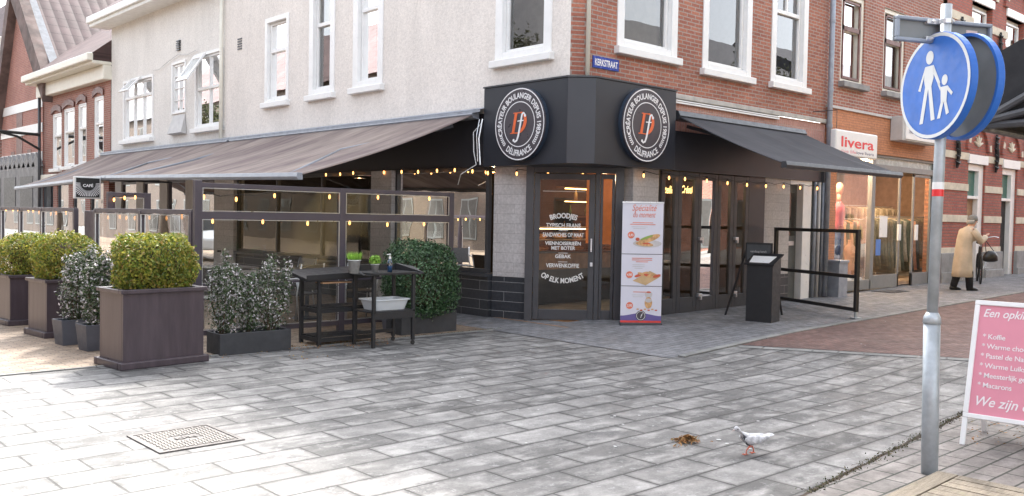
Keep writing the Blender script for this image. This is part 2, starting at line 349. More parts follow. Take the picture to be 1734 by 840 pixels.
M['tileroof'] = roofm('roof_tiles_street', 1, 2, (.105,.066,.066), .3, .34); M['tileroofX'] = roofm('roof_tiles_side', 0, 2, (.075,.045,.048), .36, .34)
M['bulb'] = emis('warm_bulb', (1,.42,.12), 1.0); M['cable'] = paint('black_cable', (.015,.015,.015), .6)
M['ltgrey'] = paint('light_grey_panel', (.5,.49,.48), .6, var=.08); M['greydoor'] = paint('grey_door', (.10,.11,.11), .45)
M['brownframe'] = paint('brown_window_paint', (.14,.05,.035), .45, var=.15); M['green'] = paint('green_transom', (.03,.13,.10), .4)

# ------------------------------------------------------------------ ground and paving
XB = [-300, 0, 8.5, 9.5, 11, 14, 18, 23, 35, 70, 400]
def sheet(name, poly_fn, off, mat):
    """poly_fn(x) -> (y0, y1) ; columns follow the rising ground"""
    mb = MB(); xs = poly_fn['x']; xs = sorted(set(xs + [b for b in XB if xs[0] < b < xs[-1]]))
    for a, b in zip(xs[:-1], xs[1:]):
        (l0, l1), (h0, h1) = poly_fn['f'](a), poly_fn['f'](b)
        mb.quad((a, l0, zg(a)+off), (b, h0, zg(b)+off), (b, h1, zg(b)+off), (a, l1, zg(a)+off))
    return struct(mb.build(name, mat))
sheet('ground', {'x': [-300, 400], 'f': lambda x: (-300, 400)}, -.02, M['kerb'])
def xr(y):  # plaza / road border
    return 10.35 if y > 4.6 else 10.35
plz = lambda x: (2.72+.1*(x-5), 9.6) if x < 8.42 else ((2.72+.1*(x-5), 6.45))
sheet('plaza_paving', {'x': [-30, 8.42], 'f': lambda x: (2.72+.1*(x-5.08), 9.6)}, 0, M['slab'])
sheet('plaza_paving', {'x': [8.42, 9.75, 10.9], 'f': lambda x: (2.72+.1*(x-5.08), 6.45 if x < 9.8 else 3.7)}, 0, M['slab'])
sheet('road', {'x': [9.75, 10.9, 60], 'f': lambda x: ((6.44 if x < 9.8 else 3.7 if x < 11 else 2.2), 6.45+.02*(x-9.7))}, .004, M['redp'])
sheet('road', {'x': [9.0, 60], 'f': lambda x: (-1.0, 3.25)}, -.002, M['smallp'])
sheet('sidewalk', {'x': [8.42, 9.7, 60], 'f': lambda x: (6.45+.02*max(0, x-9.7), 12 if x < 9.6 else 9.3)}, .006, M['sidew'])
sheet('lane_paving', {'x': [-30, 9.4], 'f': lambda x: (9.6, 60)}, .002, M['brownp'])
sheet('corner_paving', {'x': [-30, 9.5], 'f': lambda x: (-30, 2.72+.1*(x-5.08))}, .004, M['smallp'])
mb = MB()
for i in range(60):
    x0 = 8.6+i*.9; mb.add([(x0,6.36+.02*(x0-9),zg(x0)),(x0+.89,6.36+.02*(x0-8.1),zg(x0+.9)),(x0+.89,6.46+.02*(x0-8.1),zg(x0+.9)),(x0,6.46+.02*(x0-9),zg(x0)),
        (x0,6.36+.02*(x0-9),zg(x0)+.02),(x0+.89,6.36+.02*(x0-8.1),zg(x0+.9)+.02),(x0+.89,6.46+.02*(x0-8.1),zg(x0+.9)+.02),(x0,6.46+.02*(x0-9),zg(x0)+.02)],
        [(0,3,2,1),(4,5,6,7),(0,1,5,4),(1,2,6,5),(2,3,7,6),(3,0,4,7)])
struct(mb.build('kerb', M['kerb'], bevel=.006))
mb = MB()   # flush white-grey border row between slabs and road, and the slim strips round the slab field
for i in range(10):
    t0, t1 = i/10, (i+1)/10; a = Vector((9.72, 6.34, 0)).lerp(Vector((10.88, 3.68, 0)), t0+.004); b = Vector((9.72, 6.34, 0)).lerp(Vector((10.88, 3.68, 0)), t1-.004)
    mb.quad((a.x-.13,a.y-.05,zg(a.x-.13)+.0065),(a.x,a.y,zg(a.x)+.0065),(b.x,b.y,zg(b.x)+.0065),(b.x-.13,b.y-.05,zg(b.x-.13)+.0065))
struct(mb.build('kerb_strip', M['kerb']))
mb = MB()
for k in range(40):
    a = -2+k*.3; mb.box(a, a+.292, 9.56, 9.6, -.01, .012)
struct(mb.build('kerb_strip', M['kerb']))

# ------------------------------------------------------------------ wall helpers
def wallF(mb, F, a0, a1, z0, z1, ops, d=0, depth=.22):
    A = sorted(set([a0, a1]+[x for o in ops for x in o[:2] if a0 < x < a1])); Z = sorted(set([z0, z1]+[x for o in ops for x in o[2:] if z0 < x < z1]))
    for i in range(len(A)-1):
        for j in range(len(Z)-1):
            ca, cz = (A[i]+A[i+1])/2, (Z[j]+Z[j+1])/2
            if any(o[0] < ca < o[1] and o[2] < cz < o[3] for o in ops): continue
            mb.fq(F, A[i], A[i+1], Z[j], Z[j+1], d)
    for o in ops:
        x0, x1, y0, y1 = max(o[0],a0), min(o[1],a1), max(o[2],z0), min(o[3],z1)
        mb.quad(F.P(x0,y0,d),F.P(x0,y1,d),F.P(x0,y1,d+depth),F.P(x0,y0,d+depth)); mb.quad(F.P(x1,y0,d),F.P(x1,y1,d),F.P(x1,y1,d+depth),F.P(x1,y0,d+depth))
        mb.quad(F.P(x0,y0,d),F.P(x1,y0,d),F.P(x1,y0,d+depth),F.P(x0,y0,d+depth)); mb.quad(F.P(x0,y1,d),F.P(x1,y1,d),F.P(x1,y1,d+depth),F.P(x0,y1,d+depth))
def window(F, par, o, cas=.13, fr=.05, rail=None, mull=(), top_mull=(), sill=True, mf=None, curtain=None, proud=.02, name='window', d=.07, grid=None, sillm=None):
    a0, a1, z0, z1 = o; mf = mf or M['white']; mb = MB()
    for (x0,x1,y0,y1) in ((a0,a0+cas,z0,z1),(a1-cas,a1,z0,z1),(a0+cas,a1-cas,z1-cas,z1),(a0+cas,a1-cas,z0,z0+cas*.7)):
        mb.fb(F, x0, x1, y0, y1, -proud, d+.06)
    i0, i1, j0, j1 = a0+cas+.004, a1-cas-.004, z0+cas*.7+.004, z1-cas-.004
    for (x0,x1,y0,y1) in ((i0,i0+fr,j0,j1),(i1-fr,i1,j0,j1),(i0+fr,i1-fr,j1-fr,j1),(i0+fr,i1-fr,j0,j0+fr)): mb.fb(F, x0, x1, y0, y1, d-.03, d+.04)
    jt = j1-fr
    if rail: mb.fb(F, i0+fr, i1-fr, rail-.035, rail+.035, d-.045, d+.04); jt = rail-.035
    for q in mull:
        x = i0+(i1-i0)*q; mb.fb(F, x-.022, x+.022, j0+fr, jt, d-.028, d+.04)
    for q in top_mull:
        x = i0+(i1-i0)*q; mb.fb(F, x-.022, x+.022, rail+.035, j1-fr, d-.028, d+.04)
    if grid:
        for k in range(1, grid): z = j0+(j1-j0)*k/grid; mb.fb(F, i0+fr, i1-fr, z-.012, z+.012, d-.02, d+.035)
    wo_ = mb.build(name, mf, par, bevel=.006)
    g = MB(); g.fq(F, i0+.02, i1-.02, j0+.02, j1-.02, d+.012); g.build('pane', M['glass'], wo_)
    if sill:
        s_ = MB(); s_.fb(F, a0-.05, a1+.05, z0-.11, z0, -.10, .05); s_.build('sill', sillm or mf, wo_, bevel=.01)
    if curtain:
        for (c0, c1, y0, y1, mat) in curtain:
            k = MB(); nn = 14; xs = [i0+(i1-i0)*(c0+(c1-c0)*t/nn) for t in range(nn+1)]; Y0 = j0+(j1-j0)*y0; Y1 = j0+(j1-j0)*y1
            for t in range(nn):
                k.quad(F.P(xs[t],Y0,d+.16+.02*(t%2)),F.P(xs[t+1],Y0,d+.16+.02*((t+1)%2)),F.P(xs[t+1],Y1,d+.16+.02*((t+1)%2)),F.P(xs[t],Y1,d+.16+.02*(t%2)))
            k.build('curtain', mat, wo_)
    return wo_
def room(F, par, a0, a1, z0, z1, d0, d1, mat, name='interior'):
    mb = MB(); mb.fq(F, a0, a1, z0, z1, d1)
    for a in (a0, a1): mb.quad(F.P(a,z0,d0),F.P(a,z1,d0),F.P(a,z1,d1),F.P(a,z0,d1))
    for z in (z0, z1): mb.quad(F.P(a0,z,d0),F.P(a1,z,d0),F.P(a1,z,d1),F.P(a0,z,d1))
    return mb.build(name, mat, par)
def opp(F, x0, y0, x1, y1, dz0=None):  # opening from two opposite pixels (bottom corner, top corner)
    a, z = F.fp(x0, y0); b, z2 = F.fp(x1, y1); return (min(a,b), max(a,b), min(z,z2), max(z,z2))

# ------------------------------------------------------------------ corner building
cb = thing('corner_building', 'corner building with cream stucco side, red brick front and black bakery shopfront', 'building', (9.3, 8.9, 0))
YS = FL.fp(381, 120)[0]           # seam between the two stucco houses
XE = FR.fp(1400, 120)[0]          # right end of the red brick front
ZT = 8.7
wl = []
for y0, y1, zb, zt, rail in ((16.95,17.97,3.93,5.72,5.02),(15.17,16.12,3.93,6.15,5.3),(13.55,14.52,3.93,6.15,5.35),(9.3,10.52,3.98,6.15,None)):
    wl.append((y0, y1, zb, zt, rail))
zs = 2.4
shopL = [(10.75, 13.05, .72, 2.4), (13.95, 19.2, .72, 2.4)]
mb = MB(); wallF(mb, FL, 8.93, YS, 2.4, ZT, [w_[:4] for w_ in wl]); mb.build('wall', M['stucco'], cb)['label'] = 'cream stucco side wall'
wr = [(10.08, 11.5, 4.12, 6.1, None), (12.17, 13.57, 4.06, 6.3, 5.72), (14.2, 15.42, 4.08, 6.4, FR.fp(1330, 20)[1])]
mb = MB(); wallF(mb, FR, 9.47, XE, 3.57, ZT, [w_[:4] for w_ in wr]); mb.build('wall', M['brR'], cb)['label'] = 'red brick front wall'
mb = MB(); mb.quad((XL,8.93,3.4),(9.47,YR,3.4),(9.47,YR,ZT),(XL,8.93,ZT)); mb.build('wall', M['brL'], cb)['label'] = 'narrow brick corner strip'
mb = MB(); mb.tube([(9.43,8.76,3.56),(9.43,8.76,8.2)], .032); mb.build('drainpipe', M['cream'], cb, smooth=True)
for k, w_ in enumerate(wl):
    cur = [(0,1,.62,1,M['blind'])] if k < 3 else None
    window(FL, cb, w_[:4], cas=.16 if k else .1, rail=w_[4], curtain=cur, d=.09)
for k, w_ in enumerate(wr):
    window(FR, cb, w_[:4], cas=.15, rail=w_[4], top_mull=(.5,) if k else (), curtain=[(0,1,.86,1,M['blind'])] if k == 2 else None, d=.09)
room(FL, cb, 9.0, YS-.1, 3.7, 6.9, .26, 3.2, M['room']); room(FR, cb, 9.9, XE-.1, 3.7, 6.9, .26, 3.0, M['room'])
# roof and eave up out of frame
mb = MB(); mb.box(9.0, XE, 8.55, YS, ZT, ZT+.3); mb.build('cornice', M['gutter'], cb, bevel=.02)
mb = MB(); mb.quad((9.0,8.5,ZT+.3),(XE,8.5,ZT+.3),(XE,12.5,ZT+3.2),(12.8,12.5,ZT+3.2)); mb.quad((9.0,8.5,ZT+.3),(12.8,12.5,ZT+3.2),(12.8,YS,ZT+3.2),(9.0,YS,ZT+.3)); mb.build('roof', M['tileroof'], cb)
mb = MB(); mb.extr([(12.0,8.82,ZT+.3),(XE,8.82,ZT+.3),(XE,8.82,ZT+1.6),(14.9,8.82,ZT+2.6),(13.4,8.82,ZT+2.6),(12.0,8.82,ZT+1.6)], (0,.4,0)); mb.build('shade_gable', M['brR'], cb)  # added gable out of view, keeps sun off the right foreground
# string course + pink soldier band on the front
mb = MB(); mb.fb(FR, 11.2, XE, 3.50, 3.58, -.05, .0); mb.build('string_course', M['concrete'], cb, bevel=.01)
mb = MB(); mb.fb(FR, 11.2, XE, 3.0, 3.497, .004, .1); mb.build('soldier_course', M['pinkv'], cb)
mb = MB(); a, z = FR.fp(1316, 196); mb.fb(FR, 11.2, a, 3.43, 3.455, -.05, -.02); mb.fb(FR, 11.2, a, 3.465, 3.485, -.05, -.02); mb.build('cable_duct', M['white'], cb)
# black fascia above the shop fronts
mb = MB(); mb.fb(FR, 11.15, XE, 2.38, 3.0, -.04, .12); mb.build('fascia', M['black'], cb)
mb = MB(); mb.fb(FL, 10.55, YS, 2.38, 3.2, -.03, .12); mb.build('fascia', M['black'], cb)
# piers and plinths, lane side
mb = MB(); mb.add([(9.31,10.57,.68),(9.47,9.99,.68),(9.47,9.99,2.4),(9.31,10.57,2.4),(9.6,10.65,.68),(9.75,10.1,.68),(9.75,10.1,2.4),(9.6,10.65,2.4)],[(0,1,2,3),(4,7,6,5),(0,3,7,4),(1,5,6,2),(0,4,5,1),(3,2,6,7)])
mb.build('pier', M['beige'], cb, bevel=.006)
mb = MB(); mb.add([(9.295,10.575,-.1),(9.462,9.975,-.1),(9.462,9.975,.68),(9.295,10.575,.68),(9.6,10.65,-.1),(9.75,10.1,-.1),(9.75,10.1,.68),(9.6,10.65,.68)],[(0,1,2,3),(4,7,6,5),(0,3,7,4),(1,5,6,2),(0,4,5,1),(3,2,6,7)])
mb.build('pier_plinth', M['tile'], cb, bevel=.006)
a0 = FL.fp(668, 300)[0]; a1 = FL.fp(633, 300)[0]; b0 = FL.fp(400, 330)[0]; b1 = FL.fp(372, 330)[0]
for (p, q) in ((a0, a1), (b0, b1)):
    mb = MB(); mb.fb(FL, p, q, .02, 2.38, -.06, .2); mb.build('pier', M['beige'], cb, bevel=.005)
mb = MB()
for (p, q) in ((10.6, a0), (a1, b0), (b1, YS)): mb.fb(FL, p, q, -.1, .66, 0, .2)
mb.build('plinth', M['tile'], cb)
mb = MB(); mb.fb(FL, 10.6, a0, .66, .72, -.06, .2); mb.fb(FL, a1, b0, .66, .72, -.06, .2); mb.fb(FL, b1, YS, .66, .72, -.06, .2); mb.build('plinth_cap', M['frame'], cb, bevel=.005)
def shopwin(F, par, a0_, a1_, z0_, z1_, nm, fr=.06, d=.06, mf=None, name='shop_window'):
    mb = MB(); mf = mf or M['frame']; mb.fb(F, a0_, a1_, z1_-fr, z1_, d-.04, d+.04); mb.fb(F, a0_, a1_, z0_, z0_+fr, d-.04, d+.04)
    for k in range(nm+1):
        x = a0_+(a1_-a0_-fr)*k/nm; mb.fb(F, x, x+fr, z0_+fr, z1_-fr, d-.04, d+.04)
    w_ = mb.build(name, mf, par, bevel=.004); g = MB(); g.fq(F, a0_+.01, a1_-.01, z0_+.02, z1_-.02, d); g.build('pane', M['shopglass'], w_); return w_
shopwin(FL, cb, 10.66, a0, .72, 2.38, 1); shopwin(FL, cb, a1, b0, .72, 2.38, 3); shopwin(FL, cb, b1, YS, .72, 2.38, 1)
# chamfered entrance: frame, door leaf, side light
dl = 1.43
mb = MB()
for (x0,x1,y0,y1) in ((-.02,.10,.03,2.37),(dl-.11,dl+.02,.03,2.37),(.10,dl-.11,2.28,2.37)): mb.fb(FD, x0, x1, y0, y1, -.05, .09)
xm = FD.fp(1007, 400)[0]
mb.fb(FD, xm, xm+.07, .03, 2.28, -.04, .08)
ent = mb.build('entrance_frame', M['frame'], cb, bevel=.005)
mb = MB(); x0, x1 = .105, xm-.005
for (p,q,r_,s_) in ((x0,x0+.09,.06,2.27),(x1-.09,x1,.06,2.27),(x0+.09,x1-.09,2.18,2.27),(x0+.09,x1-.09,.06,.22)): mb.fb(FD, p, q, r_, s_, -.03, .03)
door = mb.build('door', M['frame'], cb, bevel=.005)
g = MB(); g.fq(FD, x0+.08, x1-.08, .2, 2.2, 0); g.build('door_pane', M['shopglass'], door)
h = MB(); h.fb(FD, x1-.06, x1-.035, 1.1, 1.3, -.08, -.03); h.fb(FD, x1-.06, x1-.02, .88, .94, -.05, -.03); h.build('handle', M['alu'], door, bevel=.004)
mb = MB(); y0, y1 = xm+.075, dl-.115
for (p,q,r_,s_) in ((y0,y0+.04,.06,2.27),(y1-.04,y1,.06,2.27),(y0+.04,y1-.04,2.2,2.27),(y0+.04,y1-.04,.06,.22)): mb.fb(FD, p, q, r_, s_, -.02, .03)
sdl = mb.build('side_light', M['frame'], cb, bevel=.004); g = MB(); g.fq(FD, y0+.02, y1-.02, .2, 2.22, 0); g.build('pane', M['shopglass'], sdl)
# door lettering, white vinyl on the glass
M['vinyl'] = paint('white_vinyl', (.72,.72,.7), .5, var=.03, bst=0)
cx = (x0+x1)/2-.01; dz = lambda py: FD.fp(955, py)[1]
MT = lambda z, o=0: FD.M(cx+o, z, -.006)
def vl(fn, *a, **k): q = MB(); fn(q, *a, **k); q.build('lettering', M['vinyl'], door)
vl(ring_text, 'BROODJES', .105, FD.M(cx, dz(367)-.62, -.006), .60, math.pi/2, span=.66, off=.004)
for s_, z_, sz, wd_ in (('TYPISCH FRANS',385,.085,.52),('SANDWICHES OP MAAT',401,.085,.62),('VIENNOISERIEËN',415,.075,.54),('MET BOTER',423,.075,.36),('GEBAK',437,.075,.24),('VERWENKOFFIE',453,.085,.5)):
    vl(text, s_, sz, MT(dz(z_)), width=wd_, off=.002)
vl(ring_text, 'OP ELK MOMENT', .11, FD.M(cx, dz(474)+.55, -.006), .60, -math.pi/2, span=1.18, inside=True, off=.003)
for py in (391, 429, 444): q = MB(); q.quad(*[FD.P(cx+s_*.07, dz(py)+q_, -.006) for s_, q_ in ((-1,0),(1,0),(1,.008),(-1,.008))]); q.build('rule_line', M['vinyl'], door)
q = MB(); q.quad(*[FD.P(cx+s_*.32, 2.0+q_, -.006) for s_, q_ in ((-1,0),(1,0),(1,.007),(-1,.007))]); q.build('rule_line', M['vinyl'], door)
# right pier + folding doors + closed panels
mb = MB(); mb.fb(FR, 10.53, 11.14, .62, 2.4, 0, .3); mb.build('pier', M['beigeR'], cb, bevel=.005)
mb = MB(); mb.fb(FR, 10.52, 11.15, 0, .62, -.01, .3); mb.build('pier_plinth', M['tileR'], cb, bevel=.005)
edges = [1118, 1147, 1181, 1214, 1241, 1266]
aa = [FR.fp(x, 420)[0] for x in edges]
for k in range(5):
    p, q = aa[k]+.004, aa[k+1]-.004; mb = MB(); zb = .12
    for (u,v,r_,s_) in ((p,p+.09,zb,2.37),(q-.09,q,zb,2.37),(p+.09,q-.09,2.26,2.37),(p+.09,q-.09,zb,.36)): mb.fb(FR, u, v, r_, s_, 0, .06)
    lf = mb.build('folding_door', M['frame'], cb, bevel=.004); g = MB(); g.fq(FR, p+.08, q-.08, .34, 2.28, .03); g.build('pane', M['shopglass'], lf)
    if k in (2, 4):
        h = MB()
        for z in (.36, 1.28): h.fb(FR, p+.0, p+.09, z, z+.05, -.05, 0); h.fb(FR, p+.055, p+.09, z-.05, z, -.05, 0)
        h.build('latch', M['alu'], lf, bevel=.003)
c = [FR.fp(x, 420)[0] for x in (1266, 1293, 1335, 1357, 1371, 1400)]
mb = MB(); mb.fb(FR, c[0], c[1], .1, 2.38, 0, .1); mb.build('black_panel', M['black'], cb, bevel=.004)
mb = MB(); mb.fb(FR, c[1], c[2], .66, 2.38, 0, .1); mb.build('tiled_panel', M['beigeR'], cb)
mb = MB(); mb.fb(FR, c[1], c[2], .05, .66, -.01, .1); mb.build('panel_plinth', M['tileR'], cb)
mb = MB(); mb.fb(FR, c[2], c[3], .15, 2.3, .12, .17); gd = mb.build('side_door', M['greydoor'], cb, bevel=.006)
g = MB(); g.fq(FR, c[2]+.12, c[3]-.06, 1.35, 2.15, .117); g.build('pane', M['shopglass'], gd)
g = MB(); g.fb(FR, c[2]+.05, c[3]-.12, 1.17, 1.25, .09, .12); g.build('letter_slot', M['alu'], gd, bevel=.003)
mb = MB(); mb.fb(FR, c[3], c[4], .15, 2.38, -.01, .2); mb.fb(FR, c[2], c[3], 2.3, 2.38, -.01, .2); mb.build('door_frame', M['white'], cb, bevel=.005)
mb = MB(); mb.fb(FR, c[4], c[5], .1, 2.38, .03, .2); mb.build('pipe_niche', M['greydoor'], cb)
for k in range(4):
    mb = MB(); a = c[4]+.09+k*.15; mb.tube([FR.P(a,.15,-.03),FR.P(a,2.37,-.03)], .035+.01*(k==3)); mb.build('service_pipe', M['zinc'] if k != 1 else M['ltgrey'], cb, smooth=True)
# wooden lamp behind etc: shop interior
def quadroom():
    mb = MB()
    mb.quad((9.3,8.95,.04),(XE,8.95,.1),(XE,YS,.1),(9.3,YS,.04)); mb.build('shop_floor', M['wood'], cb)
    mb = MB(); mb.quad((9.3,8.95,2.62),(XE,8.95,2.62),(XE,YS,2.62),(9.3,YS,2.62)); mb.build('shop_ceiling', M['dark'], cb)
    mb = MB(); mb.quad((13.2,12.6,.1),(13.2,YS,.1),(13.2,YS,2.6),(13.2,12.6,2.6)); mb.quad((12.0,12.6,.1),(XE,12.6,.1),(XE,12.6,2.6),(12.0,12.6,2.6))
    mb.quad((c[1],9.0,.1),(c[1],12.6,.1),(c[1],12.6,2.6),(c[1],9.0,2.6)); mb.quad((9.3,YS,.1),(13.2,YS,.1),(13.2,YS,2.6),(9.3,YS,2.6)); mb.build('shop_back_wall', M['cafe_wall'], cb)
    mb = MB(); mb.box(12.1, 12.18, 10.15, 11.2, 1.15, 2.6); mb.build('orange_partition', M['orangewall'], cb)
quadroom()
# ------------------------------------------------------------------ the black sign box with two round badges
sb = thing('sign_box', 'black wraparound sign box above the corner entrance of the bakery', 'sign box', (9.3, 8.9, 2.36))
fp_ = [(9.1,10.6),(9.1,8.82),(9.39,8.55),(11.2,8.55),(11.2,9.0),(10.7,9.0),(9.6,10.1),(9.6,10.6)]
mb = MB(); mb.prism(fp_, 2.365, 3.56); mb.build('box', M['black'], sb, bevel=.006)
mb = MB(); mb.prism([(9.085,10.61),(9.085,8.81),(9.385,8.535),(11.21,8.535),(11.21,8.7),(9.45,8.7),(9.2,8.9),(9.2,10.61)], 3.562, 3.585); mb.build('top_trim', M['frame'], sb)
M['badge'] = paint('badge_dark', (.06,.052,.062), .35, var=.05, bst=0); M['badgew'] = paint('badge_white', (.78,.77,.78), .4, var=.03, bst=0); M['badgeo'] = paint('badge_orange', (.72,.13,.035), .4, var=.05, bst=0)
M['edge'] = paint('badge_edge', (.03,.045,.07), .35)
def badge(F, a, z, d, side, r, lab):
    t = thing('round_logo_sign', lab, 'sign', F.P(a, z, d)); t['group'] = 'round bakery badges on the sign box'
    MX = F.M(a, z, d, side); b = MB(); plate(b, r, MX, 0, .085); b.build('disc', M['badge'], t, bevel=.006)
    b = MB(); plate(b, r+.002, MX, .0, .06); b.build('rim', M['edge'], t)
    b = MB(); disc(b, r*.955, r*.985, MX, .088); disc(b, r*.60, r*.625, MX, .088)
    ring_text(b, 'CRÉATEUR BOULANGER DEPUIS 1983', r*.215, MX @ Matrix.Translation((0,0,.088)), r*.715, math.pi/2, span=R_(222), off=.003)
    ring_text(b, 'DÉLIFRANCE', r*.235, MX @ Matrix.Translation((0,0,.088)), r*.87, -math.pi/2, span=R_(74), inside=True, off=.003)
    for s_ in (-1, 1):
        for k in range(6):
            an = -math.pi/2 + s_*R_(46+k*4.2); p = Vector((math.cos(an), math.sin(an)))*r*.79
            for q in (-1, 1):
                tn = Vector((-math.sin(an), math.cos(an))); e = Vector((math.cos(an), math.sin(an)))*q*.045*r + tn*s_*.03*r
                ribbon(b, [(p.x,p.y),(p.x+e.x*.6,p.y+e.y*.6),(p.x+e.x*1.3,p.y+e.y*1.3)], [.008*r/.5,.02*r/.5,.006*r/.5], MX, .088)
    b.build('ring_lettering', M['badgew'], t)
    k = r/.53; b = MB()   # orange D with slab serifs, leaning
    sh = lambda x, y: ((x+.22*y)*k, y*k)
    ribbon(b, [sh(-.10,-.12),sh(-.10,.17)], [.055*k]*2, MX, .089); ribbon(b, [sh(-.16,.165),sh(.02,.165)], [.014*k]*2, MX, .0892); ribbon(b, [sh(-.16,-.125),sh(.02,-.125)], [.014*k]*2, MX, .0892)
    n_ = 16; pts = [sh(-.02+.145*math.sin(math.pi*i/n_), .02+.148*math.cos(math.pi*i/n_)) for i in range(n_+1)]
    ribbon(b, pts, [(.014+.05*math.sin(math.pi*i/n_))*k for i in range(n_+1)], MX, .0894); b.build('letter_d', M['badgeo'], t)
    b = MB(); pts = [(.13,.125),(.10,.16),(.065,.14),(.045,.06),(.02,-.05),(-.01,-.17),(-.04,-.235),(-.085,-.255),(-.11,-.235)]
    P_ = []
    for i in range(len(pts)-1):
        for q in range(4): tt = q/4; P_.append((pts[i][0]*(1-tt)+pts[i+1][0]*tt, pts[i][1]*(1-tt)+pts[i+1][1]*tt))
    P_.append(pts[-1]); P_ = [(x*k, y*k) for x, y in P_]; L_ = len(P_)
    ribbon(b, P_, [(.016+.022*math.sin(math.pi*i/(L_-1)))*k for i in range(L_)], MX, .092); ribbon(b, [(-.03*k,.045*k),(.10*k,.05*k)], [.016*k]*2, MX, .0922)
    disc(b, 0, .022*k, MX @ Matrix.Translation((.128*k,.118*k,0)), .0922, 14); disc(b, 0, .022*k, MX @ Matrix.Translation((-.108*k,-.23*k,0)), .0922, 14)
    b.build('letter_f', M['badgew'], t); return t
badge(FL, 9.70, 2.955, -.155, -1, .53, 'round black badge on the left face of the sign box, above the pale pier')
badge(FR, 10.40, 2.975, -.255, 1, .535, 'round black badge on the right face of the sign box, above the food banner')
# street name sign
M['enamel'] = paint('blue_enamel', (.03,.06,.32), .25, var=.05, bst=0)
a, z = FR.fp(1025, 108); ss = thing('street_name_sign', 'small blue enamel street name sign on the brick corner above the sign box', 'street sign', FR.P(a, z, 0))
mb = MB(); mb.fb(FR, a-.28, a+.28, z-.085, z+.085, -.02, 0); mb.build('plate', M['enamel'], ss, bevel=.004)
mb = MB(); text(mb, 'KERKSTRAAT', .13, FR.M(a, z-.045, -.022), width=.49, off=.003); mb.build('lettering', M['badgew'], ss)

# ------------------------------------------------------------------ awnings
def fabric(name, cs, trans=.25):
    m, n, b, out = newmat(name); p = pos(n, scale=(.35, 1.0, .35), rot=0); f = noise(n, p, 1.4, 4, .7); f2 = noise(n, pos(n), 90, 2)
    col = mix(n, ramp(n, f, [(.38, 0), (.66, 1)]), cs[0], cs[1]); sp = n.nodes.new('ShaderNodeSeparateXYZ'); g_ = n.nodes.new('ShaderNodeNewGeometry'); n.links.new(g_.outputs['Position'], sp.inputs[0])
    q = n.nodes.new('ShaderNodeMath'); q.operation = 'PINGPONG'; q.inputs[1].default_value = .6; n.links.new(sp.outputs[1 if 'worn' in name else 0], q.inputs[0])
    col = mix(n, 1, col, ramp(n, q.outputs[0], [(.0, .72), (.03, 1.0)]), 'MULTIPLY')
    st_ = noise(n, pos(n, scale=(.25, 2.2, .25) if 'worn' in name else (2.2,.25,.25)), 1.8, 5, .7); col = mix(n, 1, col, ramp(n, st_, [(.3, .75), (.6, 1.08)]), 'MULTIPLY')
    col = mix(n, 1, col, ramp(n, f2, [(.3, .92), (.7, 1.06)]), 'MULTIPLY'); n.links.new(col, b.inputs['Base Color']); b.inputs['Roughness'].default_value = .85
    bump(n, b, f, .3, .04)
    tl = n.nodes.new('ShaderNodeBsdfTranslucent'); n.links.new(col, tl.inputs[0]); mx = n.nodes.new('ShaderNodeMixShader'); mx.inputs[0].default_value = trans
    n.links.new(b.outputs[0], mx.inputs[1]); n.links.new(tl.outputs[0], mx.inputs[2]); n.links.new(mx.outputs[0], out.inputs[0]); return m
M['fabL'] = fabric('worn_awning_cloth', ((.20,.15,.145), (.38,.31,.27)), .22); M['fabR'] = fabric('black_awning_cloth', ((.045,.046,.055), (.062,.063,.072)), .03)
M['bar'] = paint('awning_bar', (.25,.27,.31), .4, var=.06)
def awning(lab, c0, c1, b0_, b1_, fm, barm, sag=.05, group=None, armz=-.06):
    """c0,c1: wall roller ends; b0,b1: front bar ends"""
    c0, c1, b0_, b1_ = map(Vector, (c0, c1, b0_, b1_)); t = thing('awning', lab, 'awning', (c0+c1)/2)
    mb = MB(); nu, nv = 40, 14; g = []
    for i in range(nu+1):
        u = i/nu
        for j in range(nv+1):
            v = j/nv; p = c0.lerp(c1, u).lerp(b0_.lerp(b1_, u), v); p.z -= sag*math.sin(math.pi*v)*(1+.25*math.sin(u*23)); g.append(p)
    mb.add(g, [(i*(nv+1)+j, i*(nv+1)+j+1, (i+1)*(nv+1)+j+1, (i+1)*(nv+1)+j) for i in range(nu) for j in range(nv)])
    mb.build('cloth', fm, t, smooth=True, solid=.006)
    out = (b0_-c0); out.z = 0; out.normalize()
    mb = MB(); pr = [(-.045,-.06),(.03,-.06),(.05,-.02),(.035,.035),(-.04,.035)]
    mb.loft([[q+out*x+Vector((0,0,y)) for x, y in pr] for q in (b0_, b1_)]); mb.build('front_bar', barm, t, bevel=.004)
    mb = MB(); pr = [(-.02,-.09),(.10,-.08),(.14,-.02),(.10,.06),(-.02,.08)]
    mb.loft([[q+out*x+Vector((0,0,y)) for x, y in pr] for q in (c0-out*.10+Vector((0,0,.03)), c1-out*.10+Vector((0,0,.03)))]); mb.build('roller_box', barm, t, bevel=.006)
    for u, s_ in ((.06, 1), (.94, -1)):
        w_ = c0.lerp(c1, u)+Vector((0,0,armz-.08)); e = b0_.lerp(b1_, u)+Vector((0,0,-.03)); ax = (c1-c0).normalized(); mid = w_.lerp(e, .5)+ax*s_*.9*((e-w_).length/3)+Vector((0,0,.03))
        mb = MB(); mb.tube([w_, mid], .028); mb.tube([mid, e], .024); mb.build('folding_arm', barm, t, smooth=True)
    return t
awning('long weathered brown awning over the near half of the terrace', (9.05,10.78,3.17), (9.05,19.2,3.17), (6.0,10.67,2.10), (6.42,19.2,2.26), M['fabL'], M['bar'], .06)
awning('pale brown awning over the far half of the terrace, drooping to the left', (9.05,19.3,3.17), (9.05,27.6,3.17), (6.45,19.3,2.27), (6.9,28.0,2.16), M['fabL'], M['bar'], .06)
